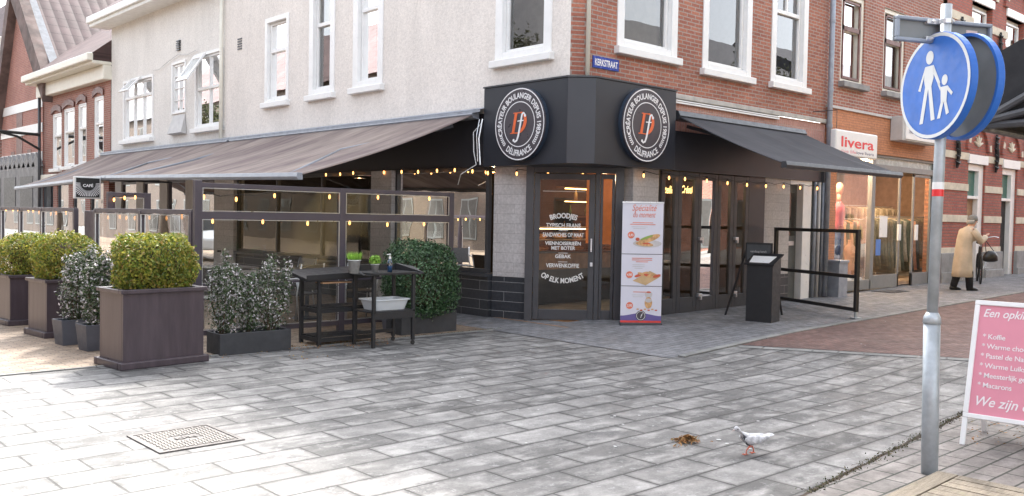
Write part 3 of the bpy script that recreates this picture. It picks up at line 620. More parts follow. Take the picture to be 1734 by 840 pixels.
aw = awning('charcoal awning over the folding doors on the brick side', (11.32,8.6,3.2), (15.1,8.6,3.2), (11.35,6.78,2.42), (15.0,6.78,2.43), M['fabR'], M['frame'], .03)
mb = MB(); mb.quad((9.02,10.6,3.24),(9.02,27.6,3.24),(9.245,27.6,3.30),(9.245,10.6,3.30)); mb.quad((9.02,10.6,3.235),(9.02,27.6,3.235),(9.02,27.6,3.20),(9.02,10.6,3.20)); mb.build('flashing', M['zinc'], cb, solid=.004)
# string of bulbs along the fascia
def string(lab, pts, par_r=.016, group='strings of warm bulbs', drop=.06, hooks=True):
    pts = [Vector(p) for p in pts]; t = thing('string_lights', lab, 'string lights', pts[0]); t['group'] = group
    mb = MB(); cp = []
    for a, b in zip(pts[:-1], pts[1:]): cp += [a, (a+b)/2-Vector((0,0,.035))]
    cp.append(pts[-1]); mb.tube([p+Vector((0,0,drop)) for p in cp], .005, n=5); mb.build('cable', M['cable'], t)
    for p in pts:
        q = MB(); q.lathe([(.012,.05),(.016,.045),(.016,.02),(.012,.018)], p, 8); s_ = q.build('socket', M['cable'], t)
        q = MB(); q.lathe([(.008,.02),(par_r*.8,.005),(par_r,-.012),(par_r*.75,-.032),(.004,-.042)], p, 10); q.build('bulb', M['bulb'], t, smooth=True)
    return t
def onF(F, lst, d, z=None):
    o = []
    for px, py in lst:
        a, zz = F.fp(px, py, d); o.append(F.P(a, zz if z is None else z, d))
    return o
string('string of warm bulbs under the awning on the lane side fascia', onF(FL, [(826,292),(800,289),(770,287),(740,288),(708,290),(680,290),(650,291),(598,292),(576,294),(552,295)], -.08))
string('string of warm bulbs across the bottom of the black sign box', onF(Face((9.05,10.3),(1,-.92),(.92,1)), [(875,293),(928,292),(987,292),(1044,294)], 0))
string('string of warm bulbs along the fascia of the folding doors', onF(FR, [(1090,296),(1133,300),(1160,302),(1197,305),(1232,309),(1265,312),(1297,314),(1327,315),(1355,317),(1384,318)], -.08))

# ------------------------------------------------------------------ left stucco house
sh_ = thing('stucco_house', 'white stucco house with open tilted windows and white eave left of the corner building', 'house', (9.3, 24, 0))
YH = FL.fp(187, 150)[0]
wins = [(24.25,26.45,3.55,5.22),(22.15,23.02,4.05,5.36),(20.05,21.6,3.6,5.4)]
mb = MB(); wallF(mb, FL, YS+.01, YH, 2.4, 6.85, wins, d=.03); mb.build('wall', M['stucco2'], sh_)
mb = MB(); mb.quad((9.28,YH,2.4),(13,YH,2.4),(13,YH,6.85),(9.28,YH,6.85)); mb.build('side_wall', M['stucco2'], sh_)
w0 = window(FL, sh_, wins[0], cas=.07, rail=4.72, mull=(.33,.66), top_mull=(.33,.66), curtain=[(0,1,0,.62,M['greyb']),(0,.33,.7,1,M['blind']),(.62,1,.7,1,M['blind'])], proud=0)
window(FL, sh_, wins[1], cas=.06, mull=(.5,), grid=4, proud=0, sill=False)
w2 = window(FL, sh_, wins[2], cas=.07, rail=4.55, mull=(.5,), top_mull=(.5,), proud=0, curtain=[(.55,1,0,.55,M['greyb'])])
M['sky_pane'] = paint('sky_reflection_pane', (.6,.62,.62), .15, bst=0)  # pale colour paints the sky's reflection into the tilted panes
def tilted(par, y0, y1, z0, z1, out=.35):
    mb = MB(); A, B, C_, D = Vector((9.2,y0,z1)), Vector((9.2,y1,z1)), Vector((9.2-out,y1,z0+.08)), Vector((9.2-out,y0,z0+.08))
    e = .16; L_ = lambda u, v: A.lerp(B, u).lerp(D.lerp(C_, u), v)
    o_ = [L_(0,0),L_(1,0),L_(1,1),L_(0,1)]; i_ = [L_(e,e),L_(1-e,e),L_(1-e,1-e),L_(e,1-e)]
    mb.add(o_+i_, [(k,(k+1)%4,(k+1)%4+4,k+4) for k in range(4)])
    s_ = mb.build('tilted_sash', M['white'], par, solid=.035); g = MB(); g.quad(*i_); g.build('pane', M['sky_pane'], s_)
tilted(w0, 24.95, 25.65, 4.72, 5.2); tilted(w2, 20.85, 21.5, 4.6, 5.35, .45)
mb = MB(); a = 22.55; mb.add([FL.P(a-.45,3.55,-.12),FL.P(a+.45,3.55,-.12),FL.P(a+.36,4.02,.02),FL.P(a-.36,4.02,.02),FL.P(a-.45,3.52,.02),FL.P(a+.45,3.52,.02)],[(0,1,2,3),(0,4,5,1),(0,3,4),(1,5,2)]); mb.build('hood', M['ltgrey'], sh_)
room(FL, sh_, YS+.2, YH-.2, 3.0, 6.0, .28, 3, M['room'])
mb = MB(); mb.box(8.75, 9.3, YS+.05, YH+.3, 6.85, 6.98); mb.box(8.68, 8.8, YS+.05, YH+.35, 6.95, 7.14); mb.build('eave', M['gutter'], sh_, bevel=.02)
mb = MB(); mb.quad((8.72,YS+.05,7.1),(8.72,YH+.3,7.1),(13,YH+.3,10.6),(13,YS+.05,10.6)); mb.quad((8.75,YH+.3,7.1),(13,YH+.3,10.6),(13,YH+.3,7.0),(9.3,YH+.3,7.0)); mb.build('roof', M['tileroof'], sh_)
mb = MB(); mb.box(9.6, 11.5, 23.0, 25.0, 7.3, 9.2); mb.build('dormer', M['white'], sh_, bevel=.02)
mb = MB(); mb.tube([(9.18,YS+.05,2.6),(9.18,YS+.05,6.9)], .045); mb.build('downpipe', M['cream'], sh_, smooth=True)
mb = MB(); mb.tube([(9.24,24.2,5.3),(9.24,23.8,5.28),(9.24,23.2,5.42),(9.24,22.6,5.52),(9.24,22.0,5.45),(9.24,21.5,5.5)], .007, n=5); mb.build('wall_cable', M['ltgrey'], sh_)
for (y, z, p) in ((YS-.75, 5.35, cb), (22.6, 5.75, sh_)):
    mb = MB()
    for k in range(5): mb.fb(FL, y-.1, y+.1, z-.12+k*.055, z-.09+k*.055, -.015, .03)
    mb.build('air_vent', M['frame'], p)
# ground floor of the lane row
mb = MB(); mb.fb(FL, YS+.02, YH, 2.4, 3.2, -.02, .1); mb.build('fascia', M['purple'], sh_)
mb = MB(); p = YS+.02
for k in range(5):
    q = p+.5; mb.fb(FL, p, q, 0, 2.4, 0, .2); p = q+.0 + 1.15
mb.build('pier', M['ltgrey'], sh_)
for k in range(4):
    p = YS+.52+k*1.65; shopwin(FL, sh_, p, p+1.13, .1, 2.38, 1, mf=M['purple'])
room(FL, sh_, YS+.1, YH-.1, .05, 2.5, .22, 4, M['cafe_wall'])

# ------------------------------------------------------------------ red brick house
YE = FL.fp(74, 200)[0]
bh = thing('brick_house', 'low red brick house with four narrow white windows and cream gutter', 'house', (9.3, 31, 0))
ws = []
for (xa, xb, yb, yt) in ((88,103,285,192),(107,125,281,183),(131,145,278,175),(158,174,276,163)):
    a, z0_ = FL.fp(xb, yb); b, z1_ = FL.fp(xa, yb); _, zt_ = FL.fp((xa+xb)/2, yt); ws.append((a, b, z0_, zt_))
zc = FL.fp(187, 135)[1]
mb = MB(); wallF(mb, FL, YH+.02, YE, 2.6, zc, ws, d=.02); mb.build('wall', M['brHouse'], bh)
for o in ws:
    window(FL, bh, o, cas=.05, fr=.06, rail=o[2]+(o[3]-o[2])*.6, sill=True, proud=-.03, curtain=[(0,.5,0,.5,M['greyb'])])
    mb = MB(); n_ = 8; a0_, a1_ = o[0]-.06, o[1]+.06
    pts = [FL.P(a0_+(a1_-a0_)*i/n_, o[3]-.02+.12*math.sin(math.pi*i/n_), -.0) for i in range(n_+1)]+[FL.P(a1_-(a1_-a0_)*i/n_, o[3]+.16+.12*math.sin(math.pi*(i/n_)), -.0) for i in range(n_+1)]
    mb.extr(pts, (-.03,0,0)); mb.build('brick_arch', M['brownframe'], bh)
room(FL, bh, YH+.2, YE-.1, 2.7, zc-.1, .26, 3, M['room'])
mb = MB(); mb.box(9.05, 9.3, YH+.02, YE+.2, zc, zc+.42); mb.box(8.75, 9.3, YH+.03, YE+.34, zc+.42, zc+.52); mb.box(8.62, 8.78, YH+.02, YE+.35, zc+.5, zc+.72); mb.build('gutter', M['cream'], bh, bevel=.03)
mb = MB(); mb.quad((8.7,YH+.02,zc+.68),(8.7,YE+.35,zc+.68),(13.5,YE-1.5,zc+4.6),(13.5,YH+.02,zc+4.6)); mb.quad((8.7,YE+.35,zc+.68),(13.5,YE+.35,zc+.68),(13.5,YE-1.5,zc+4.6)); mb.build('roof', M['tileroof'], bh)
mb = MB(); mb.fb(FL, YH+.02, YE, 2.45, 2.75, -.12, .1); mb.build('shop_cornice', M['cream'], bh, bevel=.02)
mb = MB()
for k in range(4): p = YH+.1+k*(YE-YH)/4; mb.fb(FL, p, p+.45, 0, 2.45, 0, .2)
mb.build('pier', M['brHouse'], bh)
for k in range(4): p = YH+.57+k*(YE-YH)/4; shopwin(FL, bh, p, p+(YE-YH)/4-.5, .15, 2.44, 1)
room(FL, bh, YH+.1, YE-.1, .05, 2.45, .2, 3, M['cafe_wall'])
mb = MB(); mb.tube([(9.1,YE-.05,0),(9.1,YE-.05,zc+.3)], .05); mb.build('downpipe', M['frame'], bh, smooth=True)
# ------------------------------------------------------------------ gabled hall
gh = thing('gabled_brick_building', 'tall red brick gabled building with white stone bands and big tiled roof', 'building', (9.3, 44, 0))
Y0g, Y1g = YE+.1, FL.fp(3, 200)[0]; Yp = FL.fp(32, -30)[0]
zk = FL.fp(76, 140)[1]; zp = FL.fp(32, -32)[1]
_, zb1 = FL.fp(40, 188)
Yv, zv = FL.fp(88, 128)
gab = [(9.25,Y0g,0),(9.25,Y1g,0),(9.25,Y1g,zk),(9.25,Yp,zp),(9.25,Yv,zv),(9.25,Y0g,zv)]
mb = MB(); mb.extr(gab, (.3,0,0)); mb.build('gable_wall', M['brFar'], gh)
mb = MB()
for z in (FL.fp(40,182)[1], FL.fp(40,222)[1], FL.fp(40,268)[1]): mb.fb(FL, Y0g, Y1g, z-.16, z+.16, -.03, 0)
mb.build('stone_band', M['white'], gh)
mb = MB()
for q in (.3, .7): yy = Y0g+(Y1g-Y0g)*q; mb.fb(FL, yy-.25, yy+.25, zk-5.2, zk-2.2, -.01, .1)
mb.fb(FL, Yp-.5, Yp+.3, zk-4.6, zk-.8, -.012, .1); mb.build('blind_niche', M['brownframe'], gh)
mb = MB(); mb.fb(FL, Y0g-.02, Y1g, 0, FL.fp(40,285)[1], -.15, 0)
for k in range(9): q = Y0g+(Y1g-Y0g)*(k+.5)/9; mb.add([FL.P(q-.5,FL.fp(40,285)[1],-.15),FL.P(q+.5,FL.fp(40,285)[1],-.15),FL.P(q,FL.fp(40,262)[1],-.15),FL.P(q-.5,FL.fp(40,285)[1],-.03),FL.P(q+.5,FL.fp(40,285)[1],-.03),FL.P(q,FL.fp(40,262)[1],-.03)],[(0,1,2),(3,5,4),(0,2,5,3),(1,4,5,2)])
mb.build('carved_portal', M['greyst'], gh)
mb = MB()
for k in range(4): q = Y0g+.6+k*2.2; mb.fb(FL, q, q+1.6, .2, FL.fp(40,300)[1], -.17, -.14)
mb.build('dark_window', M['frame'], gh)
mb = MB(); A = Vector((8.95,Yv,zv)); B = Vector((8.95,Yp,zp+.35)); C_ = Vector((8.95,Y1g+.1,zk-.6))
for p, q in ((A,B),(C_,B)): mb.add([p,q,q+Vector((.35,0,0)),p+Vector((.35,0,0)),p+Vector((0,0,-.9)),q+Vector((0,0,-1.0)),q+Vector((.35,0,-1.0)),p+Vector((.35,0,-.9))],[(0,1,2,3),(4,7,6,5),(0,4,5,1),(3,2,6,7),(0,3,7,4),(1,5,6,2)])
M['verge'] = paint('weathered_verge_board', (.13,.09,.08), .8, var=.4, sc=2); mb.build('verge_board', M['verge'], gh)
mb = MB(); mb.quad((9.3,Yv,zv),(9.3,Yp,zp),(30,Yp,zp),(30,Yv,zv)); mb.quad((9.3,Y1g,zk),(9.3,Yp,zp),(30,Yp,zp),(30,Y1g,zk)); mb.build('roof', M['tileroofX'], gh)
mb = MB(); mb.quad((9.3,Yv,zv+.06),(9.3,Yp,zp+.06),(9.6,Yp,zp+.06),(9.6,Yv,zv+.06)); mb.build('roof_flashing', paint('lead_flashing', (.13,.145,.17), .7, var=.2), gh, solid=.02)
mb = MB(); mb.quad((9.5,Y0g,0),(30,Y0g,0),(30,Y0g,zk),(9.5,Y0g,zk)); mb.build('side_wall', M['brR'], gh)
# next house, far left
fh = thing('tiled_house', 'distant house with tiled roof and small dormer at the far left edge', 'house', (9.3, 58, 0))
Yf0, Yf1 = Y1g+1.2, Y1g+16; zf = FL.fp(10, 160)[1]
mb = MB(); mb.box(9.2, 16, Yf0, Yf1, 0, zf); mb.build('wall', M['brHouse'], fh)
mb = MB(); mb.extr([(8.8,Yf0,zf),(17,Yf0,zf),(12.9,Yf0,zf+6.5)], (0,Yf1-Yf0,0)); mb.build('roof', M['tileroof'], fh)
mb = MB(); mb.box(9.2, 11, Yf0+.6, Yf0+2.6, zf+.6, zf+2.6); mb.build('dormer', M['cream'], fh, bevel=.05)
for k in range(4): window(FL, fh, (Yf0+1+k*3.3, Yf0+2.3+k*3.3, 4.5, 6.8), cas=.08, rail=5.9, proud=.12, d=-.1)
# lamp brackets on the lane houses
br = thing('bracket_lamp', 'ornate black wall bracket projecting from the brick house', 'bracket', (9.1, YE-.1, 4))
z = FL.fp(70, 230)[1]
mb = MB(); mb.tube([(9.1,YE-.1,z),(7.4,YE-.1,z+.05)], .05); mb.tube([(9.1,YE-.1,z-.5),(8.4,YE-.1,z-.1),(7.9,YE-.1,z)], .04); mb.build('arm', M['cable'], br)
mb = MB(); mb.lathe([(.05,.0),(.22,-.1),(.2,-.35),(.08,-.45)], (7.4,YE-.1,z), 8); mb.build('lantern', M['frame'], br)
# ------------------------------------------------------------------ lingerie shop building
lv = thing('brick_shop', 'red brick building with brown sash windows above an orange tiled lingerie shopfront', 'building', (19, 8.9, .2))
XO = FR.fp(1588, 350)[0]
lw = [opp(FR, 1424, 142, 1468, 5), opp(FR, 1496, 158, 1537, 22)]
lw = [(o[0], o[1], 4.38, 6.12) for o in lw]; dx = lw[1][0]-lw[0][0]
lw.append((lw[1][0]+dx, lw[1][1]+dx, 4.38, 6.12))
zs_ = 3.87
mb = MB(); wallF(mb, FR, XE+.03, XO, zs_, 8.4, lw, d=.03, depth=.2); mb.build('wall', M['brLiv'], lv)
for k, o in enumerate(lw):
    window(FR, lv, o, cas=.09, fr=.03, rail=5.45, sill=True, mf=M['cream'], sillm=M['greyst'], proud=-.06, d=.13, curtain=[(0,1,0,1,M['greyb'])])
    mb = MB(); i0, i1 = o[0]+.12, o[1]-.12
    for (u,v,r_,s_) in ((i0,i0+.05,4.5,6.0),(i1-.05,i1,4.5,6.0),(i0,i1,5.41,5.5),(i0,i1,5.96,6.0),(i0,i1,4.46,4.51)): mb.fb(FR, u, v, r_, s_, .055, .085)
    mb.build('sash', M['brownframe'], lv)
room(FR, lv, XE+.2, XO-.1, 4.2, 6.3, .3, 3, M['room'])
mb = MB(); mb.fb(FR, XE+.03, XO, zs_-.05, zs_, -.06, .0); mb.build('lead_flashing', M['ltgrey'], lv)
zo = FR.fp(1500, 262)[1]
mb = MB(); mb.fb(FR, XE+.03, XO, 3.05, zs_-.05, -.02, .12); mb.build('orange_fascia', M['orange'], lv)
l0, l1 = FR.fp(1412, 400)[0], FR.fp(1478, 400)[0]
mb = MB(); mb.fb(FR, XE+.03, l0, .2, 3.05, -.02, .25); mb.fb(FR, XO-.14, XO, .2, 3.05, -.02, .25); mb.build('orange_pier', M['orange'], lv)
mb = MB(); mb.fb(FR, l0-.32, l0+.02, .1, FR.fp(1395,440)[1]-.05, -.3, -.02); mb.fb(FR, l0-.34, l0+.04, FR.fp(1395,440)[1]-.05, FR.fp(1395,440)[1], -.32, -.02); mb.build('meter_box', M['zinc'], lv, bevel=.006)
M['boutglass'] = glassm('boutique_glass', (.95,.95,.94), .3, wav=.03)
M['lframe'] = paint('satin_grey_frame', (.21,.215,.21), .4, var=.06)
def frameset(par, F, rects, d0, d1, m, nm='shop_frame'):
    mb = MB()
    for r_ in rects: mb.fb(F, *r_, d0, d1)
    return mb.build(nm, m, par, bevel=.004)
xs_ = [FR.fp(x, 400)[0] for x in (1478, 1486, 1519, 1527, 1545, 1552, 1583)]
zb = .24; zt = FR.fp(1530, 288)[1]
frameset(lv, FR, [(l0-.01,l0+.05,zb,3.05),(l1-.05,l1+.09,zb,3.05),(l0,l1,zb,zb+.2),(l1+.09,XO-.14,zt-.05,zt+.07),(XO-.24,XO-.14,zb,3.05),(l1+.09,XO-.24,3.0,3.05),(l0,l1,3.0,3.05)], .02, .12, M['lframe'])
def sdoor(a, b, d, lab=None):
    mb = MB()
    for (u,v,r_,s_) in ((a,a+.06,zb,zt-.06),(b-.06,b,zb,zt-.06),(a,b,zb,zb+.28),(a,b,zt-.12,zt-.06)): mb.fb(FR, u, v, r_, s_, d, d+.04)
    o = mb.build('glass_door', M['lframe'], lv, bevel=.004); g = MB(); g.fq(FR, a+.03, b-.03, zb+.2, zt-.08, d+.02); g.build('pane', M['boutglass'], o)
    h = MB(); h.fb(FR, (b-.16 if lab else a+.06), (b-.03 if lab else a+.19), 1.25, 1.6, d-.05, d-.01); h.build('push_plate', M['white'], o, bevel=.01); return o
sdoor(l1+.1, xs_[3], .05, 1); sdoor(xs_[4]+.1, XO-.25, .05)
g = MB(); g.fq(FR, l0+.04, l1-.04, zb+.18, 3.02, .07); g.build('display_pane', M['boutglass'], lv)
g = MB(); g.fq(FR, l1+.09, XO-.24, zt+.06, 3.02, .07); g.build('transom_panel', paint('frosted_panel', (.42,.47,.46), .25, var=.08), lv)
# interior
M['shopwall'] = paint('peach_shop_wall', (.42,.28,.20), .8, var=.15); M['beigef'] = paint('beige_floor', (.4,.33,.27), .7)
XW = 27.5
mb = MB(); mb.quad((l0,9,zb+.02),(XW,9,zb+.02),(XW,13.5,zb+.02),(l0,13.5,zb+.02)); mb.quad((l0,9,3.06),(XW,9,3.06),(XW,13.5,3.06),(l0,13.5,3.06)); mb.quad((XO+.1,9.12,.3),(XW,9.12,.3),(XW,9.12,3.06),(XO+.1,9.12,3.06)); mb.build('shop_floor', M['beigef'], lv)
mb = MB(); mb.quad((l0,13.5,.2),(XW,13.5,.2),(XW,13.5,3.1),(l0,13.5,3.1)); mb.quad((l0,9,.2),(l0,13.5,.2),(l0,13.5,3.1),(l0,9,3.1)); mb.quad((XW,9,.2),(XW,13.5,.2),(XW,13.5,3.1),(XW,9,3.1)); mb.build('shop_wall', M['shopwall'], lv)
mb = MB(); mb.box(l0+.02, l1-.1, 8.95, 9.9, .2, .48); mb.build('display_plinth', M['white'], lv, bevel=.01)
lt_ = MB()
for i in range(4):
    for j in range(3): lt_.box(l0+.6+i*1.2, l0+.85+i*1.2, 9.6+j*1.4, 9.85+j*1.4, 3.02, 3.05)
lt_.build('ceiling_spots', emis('spot_light', (1,.78,.5), 8), lv)
# wall signs
def boxsign(nm, lab, cx_, y0_, y1_, z0_, z1_, th, lines):
    pass
a, z = FR.fp(1452, 244, -.55); sg = thing('shop_sign', 'white lightbox sign with red livera lettering hanging over the lingerie shop', 'shop sign', FR.P(a, z, -.5))
a0_, z0_ = FR.fp(1415, 262, -.55); a1_, z1_ = FR.fp(1487, 229, -.55)
mb = MB(); mb.fb(FR, a0_, a1_, z0_, z1_, -.55, -.43); mb.build('lightbox', M['white'], sg, bevel=.03)
mb = MB(); mb.tube([FR.P(a1_-.1, (z0_+z1_)/2, -.45), FR.P(a1_-.1, (z0_+z1_)/2, -.02)], .02); mb.tube([FR.P(a0_+.1, z1_+.02, -.5), FR.P(a0_+.1, z1_+.35, -.5), FR.P(a0_+.1, z1_+.35, -.02)], .008); mb.build('bracket', M['frame'], sg)
M['redl'] = paint('red_letters', (.72,.03,.035), .4, var=.02, bst=0); M['navy'] = paint('navy_letters', (.05,.06,.16), .4, bst=0); M['pinkl'] = paint('pink_letters', (.75,.25,.3), .4, bst=0)
am = (a0_+a1_)/2; mb = MB(); text(mb, 'livera', .27, FR.M(am, z0_+.17, -.553), width=(a1_-a0_)*.78, off=.005); mb.build('name', M['redl'], sg)
mb = MB(); text(mb, 'live life', .085, FR.M(am-.2*(a1_-a0_)*1, z0_+.06, -.553), width=(a1_-a0_)*.34); mb.build('slogan_left', M['pinkl'], sg)
mb = MB(); text(mb, 'love livera', .085, FR.M(am+.19*(a1_-a0_), z0_+.06, -.553), width=(a1_-a0_)*.42); mb.build('slogan_right', M['navy'], sg)
a0_, z0_ = FR.fp(1528, 247, -.3); a1_, z1_ = FR.fp(1590, 208, -.3); sg = thing('shop_sign', 'second white lightbox sign with small slogan beside the street pole', 'shop sign', FR.P(a0_, z0_, -.3))
mb = MB(); mb.fb(FR, a0_, a1_, z0_+.12, z1_, -.3, -.03); mb.build('lightbox', M['ltgrey'], sg, bevel=.015)
mb = MB(); mb.fb(FR, a0_+.12, a1_-.08, z0_+.16, z1_-.06, -.32, -.29); mb.build('face', M['white'], sg)
mb = MB(); am = (a0_+a1_)/2; text(mb, 'live life', .12, FR.M(am-.42, z0_+.28, -.325), width=.42); text(mb, 'livera', .12, FR.M(am+.5, z0_+.28, -.325), width=.36); mb.build('slogan', M['navy'], sg)
mb = MB(); text(mb, 'love', .12, FR.M(am+.05, z0_+.28, -.325), width=.3); mb.build('slogan_red', M['redl'], sg)
# display torso, dressed figure, garments
M['skinp'] = paint('peach_mannequin', (.66,.34,.22), .45, var=.08); M['denim'] = paint('denim', (.05,.09,.2), .8, var=.3, sc=20); M['pinkc'] = paint('pink_cloth', (.6,.12,.14), .7)
def oval(c_, rx, ry, n=14): return [Vector((c_[0]+rx*math.cos(2*math.pi*k/n), c_[1]+ry*math.sin(2*math.pi*k/n), c_[2])) for k in range(n)]
def torso(x, y, z, m, lab, hscale=1):
    t = thing('mannequin', lab, 'mannequin', (x, y, z)); mb = MB()
    prof = [(0,.16,.10),(.12,.175,.115),(.24,.18,.125),(.34,.145,.10),(.44,.12,.085),(.56,.15,.11),(.64,.165,.125),(.74,.185,.09),(.80,.15,.07),(.83,.06,.055),(.90,.05,.05),(.93,.05,.05)]
    mb.loft([oval((x, y, z+h*hscale), rx, ry) for h, rx, ry in prof]); mb.build('torso', m, t, smooth=True)
    for s_ in (-1, 1):
        q = MB(); q.ball((x+s_*.075, y-.095, z+.63*hscale), (.07,.06,.07), 10, 6); q.build('bust', m, t, smooth=True)
        q = MB(); q.tube([(x+s_*.085,y,z+.02),(x+s_*.09,y,z-.3)], [.085,.07], 10); q.build('thigh', m, t, smooth=True)
    return t
tx, tz = FR.fp(1434, 470, .6); torso(tx, 9.35, tz-.12, M['skinp'], 'headless peach display torso on the white plinth in the lingerie shop window')
mx_, _ = FR.fp(1417, 400, .5); t = thing('mannequin', 'mannequin in jeans and pink top at the left of the lingerie shop window', 'mannequin', (mx_+.05, 9.3, .5))
mb = MB(); mb.loft([oval((mx_+.05, 9.3, .55+h), rx, ry) for h, rx, ry in ((.85,.15,.10),(1.0,.12,.09),(1.25,.17,.11),(1.42,.18,.09),(1.48,.06,.05),(1.50,.05,.05))]); mb.build('body', M['pinkc'], t, smooth=True); mb = MB(); mb.ball((mx_+.05,9.3,2.32), (.085,.09,.13), 12, 8); mb.tube([(mx_+.05,9.3,2.02),(mx_+.05,9.3,2.25)], .045); mb.build('head', M['skinp'], t, smooth=True)
for s_ in (-1, 1): mb = MB(); mb.tube([(mx_+.05+s_*.07,9.3,1.42),(mx_+.05+s_*.08,9.3,1.0),(mx_+.05+s_*.08,9.3,.52)], [.095,.07,.055], 10); mb.build('leg', M['denim'], t, smooth=True)
cl = [(.16,.15,.10),(.30,.25,.16),(.10,.11,.08),(.42,.36,.28),(.22,.19,.12),(.5,.42,.3),(.6,.32,.2),(.13,.14,.1)]
cm = [paint('garment_%d' % i, c_, .9, var=.2, sc=14) for i, c_ in enumerate(cl)]
def rack(x0, x1, y, ztop, lab, n, dl=.9, rot=0):
    t = thing('clothes_rack', lab, 'clothes rack', ((x0+x1)/2, y, .26)); mb = MB(); mb.tube([(x0,y,.26),(x0,y,ztop),(x1,y,ztop),(x1,y,.26)], .015); mb.build('rail', M['alu'], t)
    for k in range(n):
        x = x0+.08+(x1-x0-.16)*k/(n-1); q = MB(); dd = dl*random.uniform(.8,1.05)
        q.loft([[Vector((x+.03*math.cos(u)*(1+.3*random.random()), y+ry*math.sin(u), ztop-h)) for u in [2*math.pi*i/8 for i in range(8)]] for h, ry in ((.03,.05),(.08,.2),(.3,.19),(dd*.7,.22),(dd,.26))]); q.build('garment', cm[(k*3+int(x*5)) % 8], t, smooth=True)
    return t
rack(17.6, 20.2, 9.95, 1.7, 'rail of hanging clothes behind the torso in the lingerie shop', 16)
rack(19.3, 21.6, 9.45, 1.75, 'rail of olive and brown coats just behind the glass door of the lingerie shop', 14, 1.2)
rack(21.8, 25.0, 10.4, 1.8, 'rail of grey clothes behind the right pane of the lingerie shop', 18, 1.1)
rack(19.0, 26.5, 12.2, 2.1, 'long rail of pale garments near the back wall of the lingerie shop', 40, .8)
rack(21.0, 26.5, 11.2, 1.5, 'low rail of dark garments in the middle of the lingerie shop', 26, .9)
a, z = FR.fp(1499, 382, .0); tt = MB(); tt.fq(FR, a-.2, a+.16, z-.25, z+.2, .03); tag(tt.build('paper_notice', M['white'], solid=.003), 'two white paper notices taped to the lingerie shop door', 'notice')
a, z = FR.fp(1489, 415, .0); tt = MB(); tt.fq(FR, a-.1, a+.12, z-.22, z+.12, .03); tag(tt.build('paper_notice', paint('blue_notice', (.08,.2,.55), .5, bst=0), solid=.003), 'small blue notice low on the lingerie shop door frame', 'notice')
mb = MB(); mb.box(xs_[0]-.2, xs_[3], 8.2, 8.7, .205, .22); tag(mb.build('door_mat', M['frame']), 'dark flat plate on the pavement before the lingerie shop door', 'mat')
# downpipe between the buildings
dp = MB(); dp.tube([(XE-.02,8.70,.2),(XE-.02,8.70,8.3)], .05, 12); t = thing('rain_pipe', 'grey blue rain pipe between the two red brick fronts', 'pipe', (XE, 8.7, .2)); dp.build('pipe', M['zinc'], t, smooth=True)
for z in (2.9, 3.42, 4.1, 5.4): q = MB(); q.lathe([(.058,0),(.058,.06)], (XE-.02,8.70,z), 12); q.build('collar', M['zinc'], t)

# ------------------------------------------------------------------ ornate banded brick building
ob = thing('ornate_building', 'ornate red brick building with sandstone bands and arched bays', 'building', (25, 8.9, .25))
XR = 46
doors = [(FR.fp(1632,400)[0], FR.fp(1661,400)[0]), (FR.fp(1690,400)[0], FR.fp(1719,400)[0])]
bay = doors[1][0]-doors[0][0]; dwid = doors[0][1]-doors[0][0]
allb = [(doors[0][0]+k*bay, doors[0][0]+k*bay+dwid) for k in range(0, 9)]; allb = [b for b in allb if b[1] < XR]
zd = FR.fp(1640, 277)[1]; zd0 = .28
ops = [(a, b, zd0 if k % 2 == 0 or k == 1 else 1.2, zd) for k, (a, b) in enumerate(allb)]+[(a-.1, b+.1, 4.9, 7.0) for a, b in allb]
mb = MB(); wallF(mb, FR, XO+.02, XR, 0, 9.5, ops, d=-.05, depth=.3); mb.build('wall', M['brOrn'], ob)
mb = MB(); pr = [XO+.02]+[x for b in allb for x in b]+[XR]
for k in range(0, len(pr)-1, 2):
    p, q = pr[k], pr[k+1]
    for py in (262, 316, 370, 425):
        z = FR.fp(1612, py)[1]; mb.fb(FR, p, q, z-.085, z+.085, -.075, -.045)
    for z in (4.75, 5.6, 6.5, 7.6): mb.fb(FR, p+.02, q-.02, z-.1, z+.1, -.075, -.045)
mb.build_each('stone_band', M['stone'], ob, bevel=.006)
mb = MB()
for k in range(0, len(pr)-1, 2):
    p, q = pr[k], pr[k+1]; mb.fb(FR, p-.03, q+.03, .1, .95, -.13, -.04); mb.fb(FR, p-.05, q+.05, .1, .5, -.17, -.12)
mb.build_each('stone_plinth', M['greyst'], ob, bevel=.01)
def arch(mb, cx_, z, r0_, r1_, d0, d1, n=14, skip=None):
    for i in range(n):
        t0, t1 = math.pi*i/n, math.pi*(i+1)/n
        if skip is not None and i % 4 not in skip: continue
        pts = [FR.P(cx_+r*math.cos(t), z+r*math.sin(t), d0) for t, r in ((t0,r0_),(t0,r1_),(t1,r1_),(t1,r0_))]
        mb.extr(pts, (0, d1-d0, 0))
m1, m2, m3, m4, m5 = MB(), MB(), MB(), MB(), MB()
zA = zd+.34
